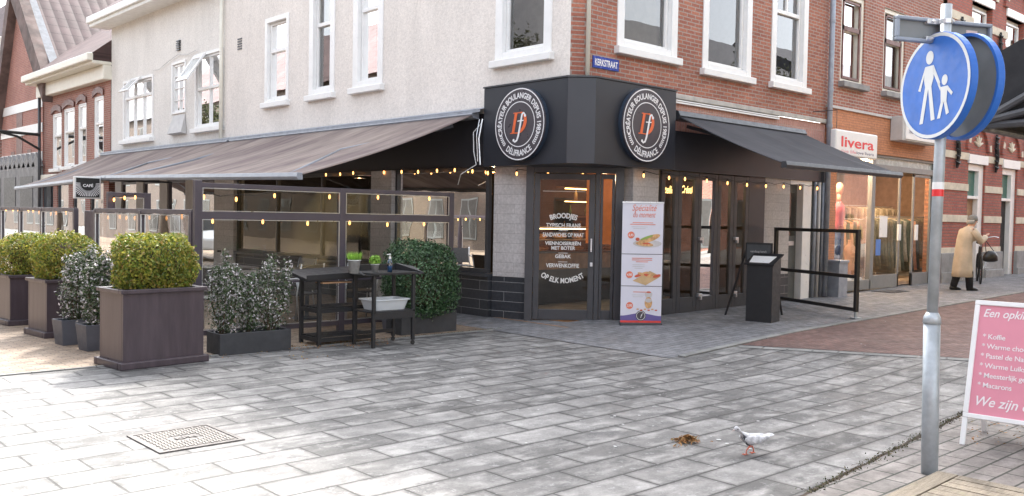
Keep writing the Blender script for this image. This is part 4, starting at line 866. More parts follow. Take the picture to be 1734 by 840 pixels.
for k, (a, b) in enumerate(allb):
    cx_ = (a+b)/2; r = (b-a)/2+.02
    m3.fb(FR, a-.06, b+.06, zd, zd+.22, -.1, .1)
    for (z__, ra, rb, rc, rd) in ((zA, r-.02, r+.2, r+.06, r+.18), (7.2, r+.1, r+.32, r+.12, r+.3)):
        q = MB(); arch(q, cx_, z__, ra, rb, -.11, -.052); o_ = q.build('brick_arch', M['brOrn'], ob); q = MB(); arch(q, cx_, z__, rc, rd, -.12, -.11, 14, (0,)); q.build_each('arch_stone', M['stone'], o_)
    m5.mesh(text_mesh('✶', .01), Matrix()) if False else None
    m5 = MB()
    for i in range(5):
        an = math.pi*(.1+.2*i); m5.tube([FR.P(cx_, zA+.12, -.06), FR.P(cx_+.26*math.cos(an), zA+.12+.24*math.sin(an), -.07)], [.05,.02], 6)
    m5.build('carved_relief', M['stone'], ob)
    m3.fb(FR, a-.15, b+.15, 7.0, 7.2, -.09, .1); m3.fb(FR, a-.12, b+.12, 4.8, 4.9, -.12, .1)
m3.build_each('lintel', M['white'], ob, bevel=.008)
for k in range(0, len(pr)-1, 2):   # iron wall anchors
    x = (pr[k]+pr[k+1])/2
    for zc_, s_ in ((zd+.3, 1), (5.9, 1.2)):
        q = MB(); q.tube([FR.P(x, zc_-.45*s_, -.09), FR.P(x+.03, zc_-.1*s_, -.11), FR.P(x-.03, zc_+.15*s_, -.11), FR.P(x, zc_+.5*s_, -.09)], [.03,.05,.05,.03], 6)
        for j in range(6): zz = zc_+(-.35+.15*j)*s_; q.tube([FR.P(x-.14, zz+.05, -.11), FR.P(x, zz, -.12), FR.P(x+.14, zz+.05, -.11)], [.012,.04,.012], 5)
        q.build('wall_anchor', M['cable'], ob)
for k, o in enumerate(ops[:len(allb)]):
    a, b = o[0], o[1]; q = MB()
    for (u,v,r_,s_) in ((a,a+.12,o[2],zd),(b-.28,b,o[2],zd),(a+.12,b-.28,zd-.16,zd),(a+.12,b-.28,zd-.85,zd-.78)): q.fb(FR, u, v, r_, s_, .0, .2)
    f_ = q.build('door_frame' if o[2] < 1 else 'window_frame', M['white'], ob, bevel=.006)
    q = MB(); q.fb(FR, a+.12, b-.28, zd-.78, zd-.16, .1, .13); q.build('transom', M['green'], f_)
    q = MB(); q.fb(FR, a+.12, b-.28, o[2], zd-.85, .12, .15); q.build('leaf', M['wood'] if k == 0 else M['cable'], f_)
for o in ops[len(allb):]: window(FR, ob, o, cas=.1, rail=6.3, mull=(.5,), sill=False, proud=-.1, d=.08, curtain=[(0,.4,0,1,M['greyb'])])
room(FR, ob, XO+.2, XR-.1, 4.4, 7.4, .3, 3, M['room'])
mb = MB(); mb.fb(FR, XO+.02, XR, 9.3, 9.7, -.35, 0); mb.build('cornice', M['stone'], ob, bevel=.02)
# buildings further along the street and across it, seen in reflections and from the side
ex = thing('end_building', 'brick building closing the far end of the street', 'building', (50, 3, .5))
mb = MB(); mb.box(XR+.2, XR+14, 8.6, 16, 0, 9); mb.build('wall', M['brR'], ex); mb = MB(); mb.extr([(XR+.2,8.4,9),(XR+.2,16,9),(XR+.2,12,13)], (14,0,0)); mb.build('roof', M['tileroofX'], ex)
def simple_house(lab, x0, x1, y0, y1, h, wm, face, rm, nwin, rh=3.0, z1=(3.6,5.4), lower=True):
    t = thing('street_house', lab, 'house', ((x0+x1)/2, (y0+y1)/2, 0)); mb = MB(); mb.box(x0, x1, y0, y1, 0, h); mb.build('wall', wm, t)
    mb = MB()
    if face in 'yY': mb.extr([(x0-.2,y0-.3,h),(x0-.2,y1+.3,h),(x0-.2,(y0+y1)/2,h+rh)], (x1-x0+.4,0,0))
    else: mb.extr([(x0-.3,y0-.2,h),(x1+.3,y0-.2,h),((x0+x1)/2,y0-.2,h+rh)], (0,y1-y0+.4,0))
    mb.build('roof', rm, t)
    F = {'Y': Face((0,y1),(1,0),(0,-1)), 'X': Face((x1,0),(0,1),(-1,0))}[face]; a0_, a1_ = (x0, x1) if face == 'Y' else (y0, y1)
    for k in range(nwin):
        a = a0_+(a1_-a0_)*(k+.5)/nwin
        rows = [z1]+([(z1[0]+3, z1[1]+3)] if h > z1[1]+3 else [])+([(.5,2.5)] if lower else [])
        for (za, zb_) in rows:
            q = MB(); q.fb(F, a-.6, a+.6, za, zb_, -.03, .02); f_ = q.build('window', M['greydoor'], t); q = MB(); q.fb(F, a-.52, a-.04, za+.08, zb_-.08, -.035, .0); q.fb(F, a+.04, a+.52, za+.08, zb_-.08, -.035, .0); q.build('pane', M['dark'], f_)
    return t
M['yellow'] = paint('ochre_render', (.62,.48,.22), .8); M['roofg'] = paint('slate_grey_roof', (.07,.07,.078), .7, var=.2)
def bare_tree(x, y, h_, seed, lab):
    g = random.Random(seed); t = thing('street_tree', lab, 'tree', (x, y, 0)); mb = MB(); tips = []
    mb.tube([(x,y,-.1),(x+.1,y,h_*.2),(x,y+.1,h_*.42)], [.22,.17,.13], 8); mb.build('trunk', M['bark'], t, smooth=True); mb = MB()
    def br_(p, d, L, r, dep):
        e = p+d*L; mid = p.lerp(e,.5)+Vector((g.uniform(-1,1),g.uniform(-1,1),0))*L*.08; mb.tube([p,mid,e],[r,r*.8,r*.6],5); tips.append(e)
        if dep:
            for k in range(3):
                dd = (d+Vector((g.uniform(-1,1),g.uniform(-1,1),g.uniform(-.2,.6)))*.7).normalized(); br_(e if k else mid, dd, L*.68, r*.6, dep-1)
    for k in range(5): a_ = k*1.256+g.random(); br_(Vector((x,y+.1,h_*.40)), Vector((math.cos(a_)*.6,math.sin(a_)*.6,.8)).normalized(), h_*.24, .09, 4)
    mb.build('branches', M['bark'], t); L = MB(); P = np.array([list(p) for p in tips for _ in range(16)]); P = P+rng.normal(0,.22,P.shape); leaves(L, P, rng.normal(0,1,P.shape), .15, .6, .5); L.build('crown', M['treeleaf'], t)
M['bark'] = paint('bark', (.09,.075,.06), .9, var=.3); M['treeleaf'] = leafm('olive_leaf', [(.03,.04,.015),(.06,.07,.025),(.09,.09,.035)], .6, .2)
for k, (x, y) in enumerate([(-4.5,9),(-5,17),(-4.5,26),(-5,36),(-4.6,48),(10.5,-3.2),(19.0,-2.6),(29,-2.6)]): bare_tree(x, y, 7.2+.6*(k%3), 40+k, 'thinly leafed street tree number %s' % 'abcdefgh'[k] if 0 else ['street tree nearest the plaza across the lane','second street tree across the lane','third street tree across the lane','fourth street tree across the lane','last street tree far up the lane','street tree beside the ochre house','street tree in front of the ochre house','street tree before the brick terrace'][k])
simple_house('ochre rendered house across the street', 14, 24, -13, -4.5, 8.8, M['yellow'], 'Y', M['roofg'], 4, 2.2)
simple_house('long brick terrace far down the street on the other side', 40.3, 95, -13, -4.5, 8.5, M['brR'], 'Y', M['roofg'], 14, 2.5)
simple_house('brick house across the street', 24.3, 40, -13, -4.5, 8.0, M['brR'], 'Y', M['roofg'], 6, 2.5)
simple_house('long low brown house behind the plaza', -17, -9.5, 2, 16, 6.0, M['brOpp'], 'X', M['roofg'], 6, 3.6)
simple_house('tall brown brick row across the lane', -17, -9.3, 16.5, 40, 8.6, M['brOpp'], 'X', M['roofg'], 9, 4.2)
simple_house('second brown brick row farther along the lane', -17, -9.0, 40.3, 70, 9.2, M['brOpp'], 'X', M['tileroof'], 10, 4.2)
simple_house('dark brick row at the far end of the lane', -17, -9.4, 70.3, 120, 9.0, M['brOpp'], 'X', M['roofg'], 14, 4.2)
simple_house('brick house behind the plaza', -17, -10, -16, 1.5, 6.5, M['brR'], 'X', M['roofg'], 6, 3.2)
# ------------------------------------------------------------------ black basket canopy of the shop on the right
cn = thing('canopy', 'black basket shaped shop canopy with hoop ribs reaching in from the right', 'canopy', (7.3, 1.5, 2.4))
M['canopy'] = paint('canopy_cloth', (.018,.018,.02), .8, var=.15); M['hoop'] = paint('canopy_hoop', (.06,.06,.065), .5)
prof = [(2.75,2.35),(2.74,2.6),(2.66,2.86),(2.45,2.97),(1.9,3.1),(1.0,3.28),(-.2,3.45)]
mb = MB(); n_ = len(prof); xs2 = (7.3, 13.5)
mb.add([(x,y,z) for x in xs2 for y, z in prof], [(i, i+1, n_+i+1, n_+i) for i in range(n_-1)])
mb.quad(*[(7.3,y,z) for y, z in prof], (7.3,-.2,2.4)); mb.build('cloth', M['canopy'], cn, solid=.01)
for (e, r) in ((.55,.03),(.2,.03)):
    q = MB(); q.tube([(7.26,2.7,2.38),(7.26,1.6,2.38+e*1.1),(7.26,.0,2.4+e*1.9)], r); q.build('hoop', M['hoop'], cn)
q = MB(); q.tube([(7.28,2.73,2.36),(13.5,2.73,2.36)], .03); q.tube([(7.28,2.73,2.36),(7.28,-.2,2.4)], .03); q.build('front_tube', M['hoop'], cn)
simple_house('cream house carrying the black canopy on the right', 7.4, 13.8, -8, -.3, 6.4, M['yellow'], 'Y', M['roofg'], 4, 2.2, lower=False)

# ------------------------------------------------------------------ terrace glass screens
def screen(F, lab, a0_, a1_, posts, rails, zb_, pw=.07, mf=None, alu=True, panes=True):
    """rails: list of (z, height)"""
    t = thing('terrace_screen', lab, 'glass screen', F.P(a0_, 0, 0)); t['group'] = 'glass screens round the terrace'; mf = mf or M['purple']
    for p, zt_ in posts: mb = MB(); mb.fb(F, p-pw/2, p+pw/2, 0, zt_, -.035, .035); mb.build('post', mf, t, bevel=.004)
    for z, h_, x0_, x1_ in rails: mb = MB(); mb.fb(F, x0_, x1_, z-h_, z, -.028, .028); mb.build('rail', mf, t, bevel=.003)
    if alu:
        for (x0_, x1_, z0_, z1_) in panes:
            mb = MB(); e = .008
            for (u,v,r_,s_) in ((x0_,x1_,z0_,z0_+e),(x0_,x1_,z1_-e,z1_),(x0_,x0_+e,z0_+e,z1_-e),(x1_-e,x1_,z0_+e,z1_-e)): mb.fb(F, u, v, r_, s_, -.034, -.02)
            mb.build('glazing_bead', M['alu'], t)
    for (x0_, x1_, z0_, z1_) in panes:
        g = MB(); g.fq(F, x0_, x1_, z0_, z1_, 0); g.build('pane', M['screenglass'], t)
    return t
FS = Face((0, 10.7), (1, 0), (0, 1)); FT = Face((4.63, 0), (0, 1), (1, 0))
s1, s2, s3 = 4.63, FS.fp(578,400)[0], FS.fp(762,400)[0]
screen(FS, 'tall dark glass screen closing the near end of the terrace', s1, s3, [(s1,1.98),(s2,1.95),(s3,1.95)],
    [(1.95,.055,s1+.036,s2-.036),(1.95,.055,s2+.036,s3-.036),(1.60,.09,s1+.036,s2-.036),(1.60,.09,s2+.036,s3-.036),(.14,.06,s1+.036,s2-.036),(.14,.06,s2+.036,s3-.036),(.72,.03,s1+.036,s2-.036),(.72,.03,s2+.036,s3-.036)], 0, .09,
    panes=[(s1+.05,s2-.05,1.605,1.89),(s2+.05,s3-.05,1.605,1.89),(s1+.05,s2-.05,.15,1.505),(s2+.05,s3-.05,.15,1.505)])
yA, yB = 10.84, FT.fp(163, 380)[0]; yC, yD = FT.fp(128,380)[0], 21.5
ym = FT.fp(240, 380)[0]
screen(FT, 'glass screen on the lane side of the terrace, just left of the tall end screen', yA, yB, [(yA,1.6),(ym,1.6),(yB,1.6)], [(1.62,.06,yA-.03,yB+.03),(.14,.06,yA,yB)], 0, .07,
    panes=[(yA+.04,ym-.04,.15,1.55),(ym+.04,yB-.04,.15,1.55)])
yq = [yC, FT.fp(72,380)[0], FT.fp(35,380)[0], FT.fp(4,380)[0], 21.5]
screen(FT, 'farther glass screen on the lane side beyond the terrace entrance', yC, yD, [(y, 1.6) for y in yq], [(1.62,.06,yC-.03,yD),(.14,.06,yC,yD)], 0, .07,
    panes=[(yq[i]+.04, yq[i+1]-.04, .15, 1.55) for i in range(4)])
Fin = Face((0, 14.4), (1, 0), (0, 1)); i0_ = Fin.fp(187, 330)[0]; i1_ = Fin.fp(249, 330)[0]; zi = Fin.fp(215, 326)[1]
screen(Fin, 'inner glass screen beside the terrace entrance', i0_, i1_, [(i0_,zi),(i1_,zi)], [(zi,.07,i0_,i1_),(.14,.06,i0_,i1_)], 0, .1, panes=[(i0_+.06,i1_-.06,.15,zi-.08)])
mb = MB(); mb.box(4.6, 4.72, yB+.1, yC-.1, .04, 1.5) if False else None
# entrance side panel in purple
pn = thing('entrance_panel', 'aubergine panel post at the terrace entrance between two glass screens', 'panel', FT.P(yC-.3,0,.1)); mb = MB(); mb.fb(FT, yC-.75, yC-.1, .1, 1.58, .1, .16); mb.build('panel', M['purple'], pn, bevel=.005)
mb = MB(); mb.fb(FT, yC-.75, yC-.1, 0, .1, .08, .18); mb.build('foot', M['frame'], pn)
# strings on the terrace screens
string('string of warm bulbs inside the top pane of the end screen', onF(FS, [(345,332),(400,336),(465,330),(558,332),(640,333),(727,335)], .12), drop=.05)
string('string of warm bulbs under the middle rail of the end screen', onF(FS, [(360,373),(445,374),(521,377),(592,376),(656,379),(718,378)], .12), drop=.05)
string('string of warm bulbs behind the near lane side screen', onF(FT, [(308,366),(282,368),(253,367),(228,368),(214,368),(203,366),(183,367)], .12), drop=.05)
string('string of warm bulbs behind the far lane side screen', onF(FT, [(112,360),(95,360),(86,361),(66,359),(56,357),(48,357),(38,357),(31,356),(22,356),(10,355)], .12), drop=.05)
string('string of warm bulbs on the inner screen', onF(Fin, [(193,337),(211,334),(229,333)], -.1), drop=.05)
# wall sign with sunburst
a0_, z0_ = FL.fp(172, 334, -1.2); a1_, z1_ = FL.fp(122, 312, -1.2)
cs = thing('cafe_sign', 'black square wall sign with white sunburst and cafe lettering on the lane', 'sign', FL.P((a0_+a1_)/2, z0_, -1.1))
Fc = Face((7.0, 19.6), (1, 0), (0, 1)); u0_, v0_ = Fc.fp(126, 336); u1_, v1_ = Fc.fp(171, 300)
mb = MB(); mb.fb(Fc, u0_, u1_, v0_, v1_, 0, .1); mb.build('box', M['white'], cs, bevel=.01)
mb = MB(); mb.fb(Fc, u0_+.03, u1_-.03, v0_+.03, v1_-.03, -.012, 0); mb.build('face', M['cable'], cs)
mb = MB(); ccx, ccz = (u0_+u1_)/2, v1_-.14; MX = Fc.M(ccx, ccz, -.016)
for k in range(25):
    an = math.pi + math.pi*k/24; lim = min(.95*(u1_-u0_)/2/max(abs(math.cos(an)),.01), (ccz-v0_-.05)/max(abs(math.sin(an)),.01)); r1_ = min(lim, .30); r0_ = .15
    if r1_ > r0_: ribbon(mb, [(r0_*math.cos(an), r0_*math.sin(an)), (r1_*math.cos(an), r1_*math.sin(an))], [.008,.018], MX)
text(mb, 'CAFÉ', .075, Fc.M(ccx, ccz-.07, -.016), width=.2, off=.003); mb.build('sunburst', M['badgew'], cs)
mb = MB(); mb.tube([Fc.P(u1_, v1_-.05, .05), Fc.P(u1_+1.5, v1_-.05, .05)], .02); mb.build('arm', M['frame'], cs)

# ------------------------------------------------------------------ plants
M['box'] = leafm('boxwood_leaf', [(.08,.14,.02),(.15,.21,.03),(.28,.30,.045),(.40,.38,.06),(.32,.21,.06)], .45, .3)
M['varie'] = leafm('glint_speckled_leaf', [(.03,.055,.022),(.045,.08,.03),(.07,.11,.045),(.10,.14,.06),(.45,.43,.42),(.80,.74,.78)], .35, .2)  # last two stops paint white sky glints into some leaves
M['hedge'] = leafm('glossy_dark_leaf', [(.022,.055,.022),(.04,.09,.035),(.06,.13,.05),(.16,.26,.14)], .3, .15)
M['twig'] = paint('twig', (.07,.05,.03), .9, var=.3); M['soil'] = paint('potting_soil', (.045,.03,.02), .95, var=.4, sc=30, bst=.5, bsc=80)
M['grass'] = leafm('fresh_grass', [(.16,.34,.04),(.25,.45,.06),(.33,.52,.1)], .5, .35)
def shell(c_, r, n, k0=.72, power=2.6, lump=.10, seed=1, zmin=-1, rot=0):
    g = np.random.default_rng(seed); d = g.normal(0,1,(n,3)); d /= np.linalg.norm(d,axis=1)[:,None]; d = d[d[:,2] > zmin]
    R = 1/((np.abs(d[:,0])**power+np.abs(d[:,1])**power+np.abs(d[:,2])**power)**(1/power))
    fr_ = g.normal(0,1,(7,3))*3.2; ph = g.uniform(0,6.28,7); L = sum(np.sin(d@fr_[i]+ph[i]) for i in range(7))/7
    k = (k0+(1-k0)*g.random(len(d))**.5)*(1+lump*L)+np.minimum(g.exponential(.022, len(d)), .13); P = d*(R*k)[:,None]*np.array(r); cs_, sn = math.cos(rot), math.sin(rot)
    P = np.stack([P[:,0]*cs_-P[:,1]*sn, P[:,0]*sn+P[:,1]*cs_, P[:,2]],1); N = np.stack([d[:,0]*cs_-d[:,1]*sn, d[:,0]*sn+d[:,1]*cs_, d[:,2]],1)
    return P+np.array(c_), N
def ball_bush(t, c_, r, n, mat, size, seed, rot=0, power=2.6, lump=.1, name='foliage'):
    mb = MB(); P, N = shell(c_, r, n, seed=seed, rot=rot, power=power, lump=lump, zmin=-.75); leaves(mb, P, N, size, .55, .9); mb.build(name, mat, t)
    mb = MB(); mb.ball(c_, tuple(x*.66 for x in r), 16, 10, .05); mb.build('twigs', M['twig'], t, smooth=True)  # solid dark ball darkens the crown centre like inner shade
def shrub(t, base, stems, mat, n, size, seed, spread=.1, name='foliage', h=.7):
    g = np.random.default_rng(seed); mb = MB(); tw = MB(); Ps, Ns = [], []
    for (x, y, hh, rr) in stems:
        for s_ in range(7):
            an = g.uniform(0,6.28); top = Vector((x+math.cos(an)*rr*g.uniform(.2,.9), y+math.sin(an)*rr*g.uniform(.2,.9), base+hh*g.uniform(.75,1.0))); b_ = Vector((x+math.cos(an)*.03, y+math.sin(an)*.03, base))
            mid = b_.lerp(top, .5)+Vector((math.cos(an),math.sin(an),0))*rr*.25; tw.tube([b_, mid, top], [.010,.007,.003], 5)
            for q in range(int(n/7/len(stems))):
                u = g.uniform(.05,1)**.8; p = b_.lerp(mid, u*2) if u < .5 else mid.lerp(top, u*2-1); sp = rr*(.55*(1-.55*u)+.08)
                dd = g.normal(0,1,3); dd /= np.linalg.norm(dd); Ps.append(np.array(p)+dd*sp*g.uniform(.3,1)); Ns.append(dd+np.array([0,0,.6]))
    leaves(mb, np.array(Ps), np.array(Ns), size, .45, .6); mb.build(name, mat, t); tw.build('stems', M['twig'], t)
M['boxpaint'] = None
def plankmat():
    m, n, b, o = newmat('planter_paint'); p = pos(n, scale=(4, 4, .5)); f = noise(n, p, 3, 5, .7)
    col = mix(n, ramp(n, f, [(.3, 0), (.75, 1)]), (.05,.038,.046), (.085,.066,.076)); n.links.new(col, b.inputs['Base Color']); b.inputs['Roughness'].default_value = .32; bump(n, b, f, .15, .01); return m
M['planter'] = plankmat(); M['potgrey'] = paint('slate_pot', (.085,.09,.11), .5, var=.1); M['potdark'] = paint('charcoal_trough', (.035,.037,.042), .6, var=.2)
def big_planter(lab, P0, ang, w_, d_, h_, bush, seed):
    """P0 = front left bottom corner; front face runs along ang"""
    ca, sa = math.cos(ang), math.sin(ang); t = thing('planter_box', lab, 'planter', (P0[0], P0[1], 0)); t['group'] = 'big wooden planters along the terrace'
    Mx = Matrix.Translation((P0[0], P0[1], 0)) @ Matrix.Rotation(ang, 4, 'Z')
    mb = MB(); mb.M = Mx; tk = .03
    mb.box(0,w_,0,tk,.06,h_-.04); mb.box(0,w_,d_-tk,d_,.06,h_-.04); mb.box(0,tk,tk,d_-tk,.06,h_-.04); mb.box(w_-tk,w_,tk,d_-tk,.06,h_-.04); mb.build('side_boards', M['planter'], t, bevel=.004)
    mb = MB(); mb.M = Mx; e = .045
    mb.box(-e,w_+e,-e,.02,0,.075); mb.box(-e,w_+e,d_-.02,d_+e,0,.075); mb.box(-e,.02,.02,d_-.02,0,.075); mb.box(w_-.02,w_+e,.02,d_-.02,0,.075); mb.build('base_moulding', M['planter'], t, bevel=.012)
    mb = MB(); mb.M = Mx; e = .03
    mb.box(-e,w_+e,-e,.04,h_-.04,h_); mb.box(-e,w_+e,d_-.04,d_+e,h_-.04,h_); mb.box(-e,.04,.04,d_-.04,h_-.04,h_); mb.box(w_-.04,w_+e,.04,d_-.04,h_-.04,h_); mb.build('top_rim', M['planter'], t, bevel=.006)
    mb = MB(); mb.M = Mx; mb.box(tk,w_-tk,tk,d_-tk,.2,h_-.08); mb.build('soil', M['soil'], t)
    c_ = Mx @ Vector((w_/2+bush[4], d_/2, h_-.06+bush[2]*.88)); b_ = thing('boxwood_bush', bush[3], 'bush', (c_.x, c_.y, h_-.08)); b_['group'] = 'clipped boxwood bushes in the planters'
    ball_bush(b_, tuple(c_), bush[:3], bush[5], M['box'], .038, seed, rot=ang, power=2.5, lump=.22)
P = G(208, 627); hA = hz(208, 491, P); print('hA', hA)
big_planter('large aubergine wooden planter nearest the camera', (P.x, P.y), R_(5), .87, .54, hA, (.415,.33,.32,'big clipped yellow green boxwood in the nearest planter',.0,12000), 3)
PB = G(79, 573); big_planter('second aubergine planter, half hidden by the variegated shrubs', (PB.x, PB.y), R_(5), .95, .60, hz(79, 474, PB), (.42,.35,.33,'clipped boxwood in the second planter from the camera',-.1,9000), 4)
PC = G(17, 552); big_planter('third aubergine planter at the left edge of the picture', (PC.x, PC.y), R_(5), .95, .60, hz(17, 466, PC), (.44,.35,.33,'clipped boxwood in the planter at the left picture edge',-.1,9000), 5)
def pot(lab, P_, w_, d_, h_, ang, mat, taper=.03, cat='plant pot', name='square_pot'):
    Mx = Matrix.Translation((P_[0], P_[1], 0)) @ Matrix.Rotation(ang, 4, 'Z'); t = thing(name, lab, cat, (P_[0], P_[1], 0)); mb = MB(); mb.M = Mx; e = taper
    def rg(o, z, s_=0): return [(o+s_,o+s_,z),(w_-o-s_,o+s_,z),(w_-o-s_,d_-o-s_,z),(o+s_,d_-o-s_,z)]
    mb.loft([rg(e,0), rg(0,h_), rg(.018,h_), rg(.02,h_-.06)]); mb.build('shell', mat, t, bevel=.006); return t, Mx
p1 = G(140, 585); pot('small slate grey pot left of the nearest planter', (p1.x-.22, p1.y+.04), .30, .30, .30, R_(5), M['potgrey'])
p2 = G(180, 594); pot('small slate grey pot squeezed against the nearest planter', (p2.x-.22, p2.y), .30, .30, .30, R_(5), M['potgrey'])
b1 = thing('variegated_shrub', 'pale speckled shrub in the small grey pot, further from the nearest planter', 'shrub', (p1.x, p1.y+.2, .25)); shrub(b1, .25, [(p1.x-.02,p1.y+.2,.95,.26),(p1.x+.1,p1.y+.3,.85,.2)], M['varie'], 6500, .042, 11)
b2 = thing('variegated_shrub', 'pale speckled shrub in the small grey pot touching the nearest planter', 'shrub', (p2.x, p2.y+.2, .25)); shrub(b2, .25, [(p2.x-.05,p2.y+.2,.86,.24)], M['varie'], 4500, .042, 12)
pd = G(372, 603); pd2 = G(493, 592); ang = math.atan2(pd2.y-pd.y, pd2.x-pd.x); wD = (pd2-pd).length
pot('low charcoal trough in front of the end screen', (pd.x, pd.y), wD, .36, hz(372, 566, pd), ang, M['potdark'], 0, name='low_trough')
b3 = thing('variegated_shrub', 'wide pale speckled shrub in the low trough before the end screen', 'shrub', (pd.x+.4, pd.y+.2, .2))
shrub(b3, .2, [(pd.x+.14,pd.y+.22,.95,.21),(pd.x+.42,pd.y+.2,.72,.16),(pd.x+.72,pd.y+.2,.93,.25)], M['varie'], 7600, .042, 13)
pe = G(773, 560); pe0 = G(690, 567); pot('low charcoal trough holding the dark hedge', (pe0.x-.12, pe.y+.0), pe.x-pe0.x+.12, .36, hz(773, 525, pe), 0, M['potdark'], 0, name='low_trough')
b4 = thing('hedge_plant', 'dense glossy dark green hedge in the trough beside the black cart', 'hedge', (pe0.x+.3, pe.y+.2, .25))
hw = (pe.x-pe0.x+.12)/2; hc = (pe0.x-.12+hw, pe.y+.19); top = hz(730, 410, pe)
mb = MB(); Pn, Nn = shell((hc[0], hc[1], (top+.22)/2), (hw*1.12, .33, (top-.2)/2), 15000, k0=.7, power=3.2, lump=.22, seed=21); leaves(mb, Pn, Nn, .042, .5, .7); mb.build('foliage', M['hedge'], b4)
mb = MB(); mb.ball((hc[0],hc[1],(top+.22)/2), (hw*.8,.2,(top-.2)/2*.78), 14, 8, .06); mb.build('twigs', M['twig'], b4)  # dark solid core puts the hedge's inner shade into colour
pg = G(670, 567); pot('small blue grey pot between the cart and the hedge trough', (pg.x, pg.y+.12), .22, .25, .32, 0, M['potgrey'])
# ------------------------------------------------------------------ serving cart and potting rack
M['cart'] = paint('black_lacquer', (.018,.018,.02), .5, var=.1, bst=0); M['castor'] = paint('castor_rubber', (.02,.02,.02), .7)
q0 = G(632, 590); cx0, cy0, cw, cd = q0.x, q0.y, .58, .42; hcz = hz(632, 462, q0)
ct = thing('serving_cart', 'narrow black serving cart on castors with raised edges', 'cart', (cx0, cy0, 0))
for i, (x, y) in enumerate(((0,0),(cw,0),(0,cd),(cw,cd))):
    mb = MB(); mb.box(cx0+x-.02, cx0+x+.02, cy0+y-.02, cy0+y+.02, .06 if i in (1,3) else 0.0, hcz-.02); lg = mb.build('leg', M['cart'], ct, bevel=.004)
    if i in (1,3): mb = MB(); mb.lathe([(.002,-.008),(.028,-.008),(.028,.008),(.002,.008)], (0,0,0), 12); v = [(cx0+x+a, cy0+y+c_, .03+b) for a, b, c_ in mb.v]; mb.v = v; mb.build('castor', M['castor'], ct, smooth=False)
mb = MB(); mb.box(cx0-.05, cx0+cw+.05, cy0-.04, cy0+cd+.04, hcz-.03, hcz); mb.build('top', M['cart'], ct, bevel=.004)
for x, s_ in ((cx0-.05,-1),(cx0+cw+.05,1)):
    mb = MB(); mb.add([(x,cy0-.04,hcz-.03),(x,cy0+cd+.04,hcz-.03),(x,cy0+cd+.04,hcz+.08),(x+s_*.10,cy0+cd*.5,hcz+.05),(x+s_*.10,cy0-.02,hcz-.02)],[(0,1,2,3,4)]); mb.build('side_wing', M['cart'], ct, solid=.018)
mb = MB(); mb.box(cx0-.05, cx0+cw+.05, cy0+cd+.04, cy0+cd+.058, hcz-.03, hcz+.075); mb.build('back_rim', M['cart'], ct, bevel=.003)
zsf = hz(632, 528, q0)
mb = MB(); mb.box(cx0-.02, cx0+cw+.02, cy0-.02, cy0+cd+.02, zsf-.02, zsf); mb.box(cx0-.015, cx0+cw+.015, cy0-.018, cy0, zsf-.1, zsf-.02); mb.build('shelf', M['cart'], ct, bevel=.003)
mb = MB(); mb.box(cx0, cx0+cw, cy0+cd-.015, cy0+cd, .12, .16); mb.build('stretcher', M['cart'], ct)
# white tub
tb = thing('storage_tub', 'light grey plastic tub on the shelf of the black cart', 'tub', (cx0+.28, cy0+.2, zsf)); mb = MB()
def rr(x0, x1, y0, y1, z, r=.04, n=4):
    o = []
    for cx_, cy_, s_ in ((x1-r,y0+r,-90),(x1-r,y1-r,0),(x0+r,y1-r,90),(x0+r,y0+r,180)):
        for k in range(n+1): a = R_(s_+90*k/n); o.append((cx_+r*math.cos(a), cy_+r*math.sin(a), z))
    return o
bx0, bx1, by0, by1 = cx0+.03, cx0+cw-.03, cy0+.03, cy0+cd-.05
mb.loft([rr(bx0+.04,bx1-.04,by0+.03,by1-.03,zsf+.002), rr(bx0,bx1,by0,by1,zsf+.13), rr(bx0+.01,bx1-.01,by0+.01,by1-.01,zsf+.13), rr(bx0+.05,bx1-.05,by0+.04,by1-.04,zsf+.015)]); mb.build('body', paint('pale_plastic', (.55,.58,.6), .4, bst=0, var=.04), tb)
mb = MB(); mb.loft([rr(bx0-.015,bx1+.015,by0-.015,by1+.015,zsf+.122), rr(bx0-.015,bx1+.015,by0-.015,by1+.015,zsf+.137), rr(bx0+.008,bx1-.008,by0+.008,by1-.008,zsf+.137), rr(bx0+.008,bx1-.008,by0+.008,by1-.008,zsf+.122)], False); mb.build('rim', paint('pale_plastic', (.55,.58,.6), .4), tb)
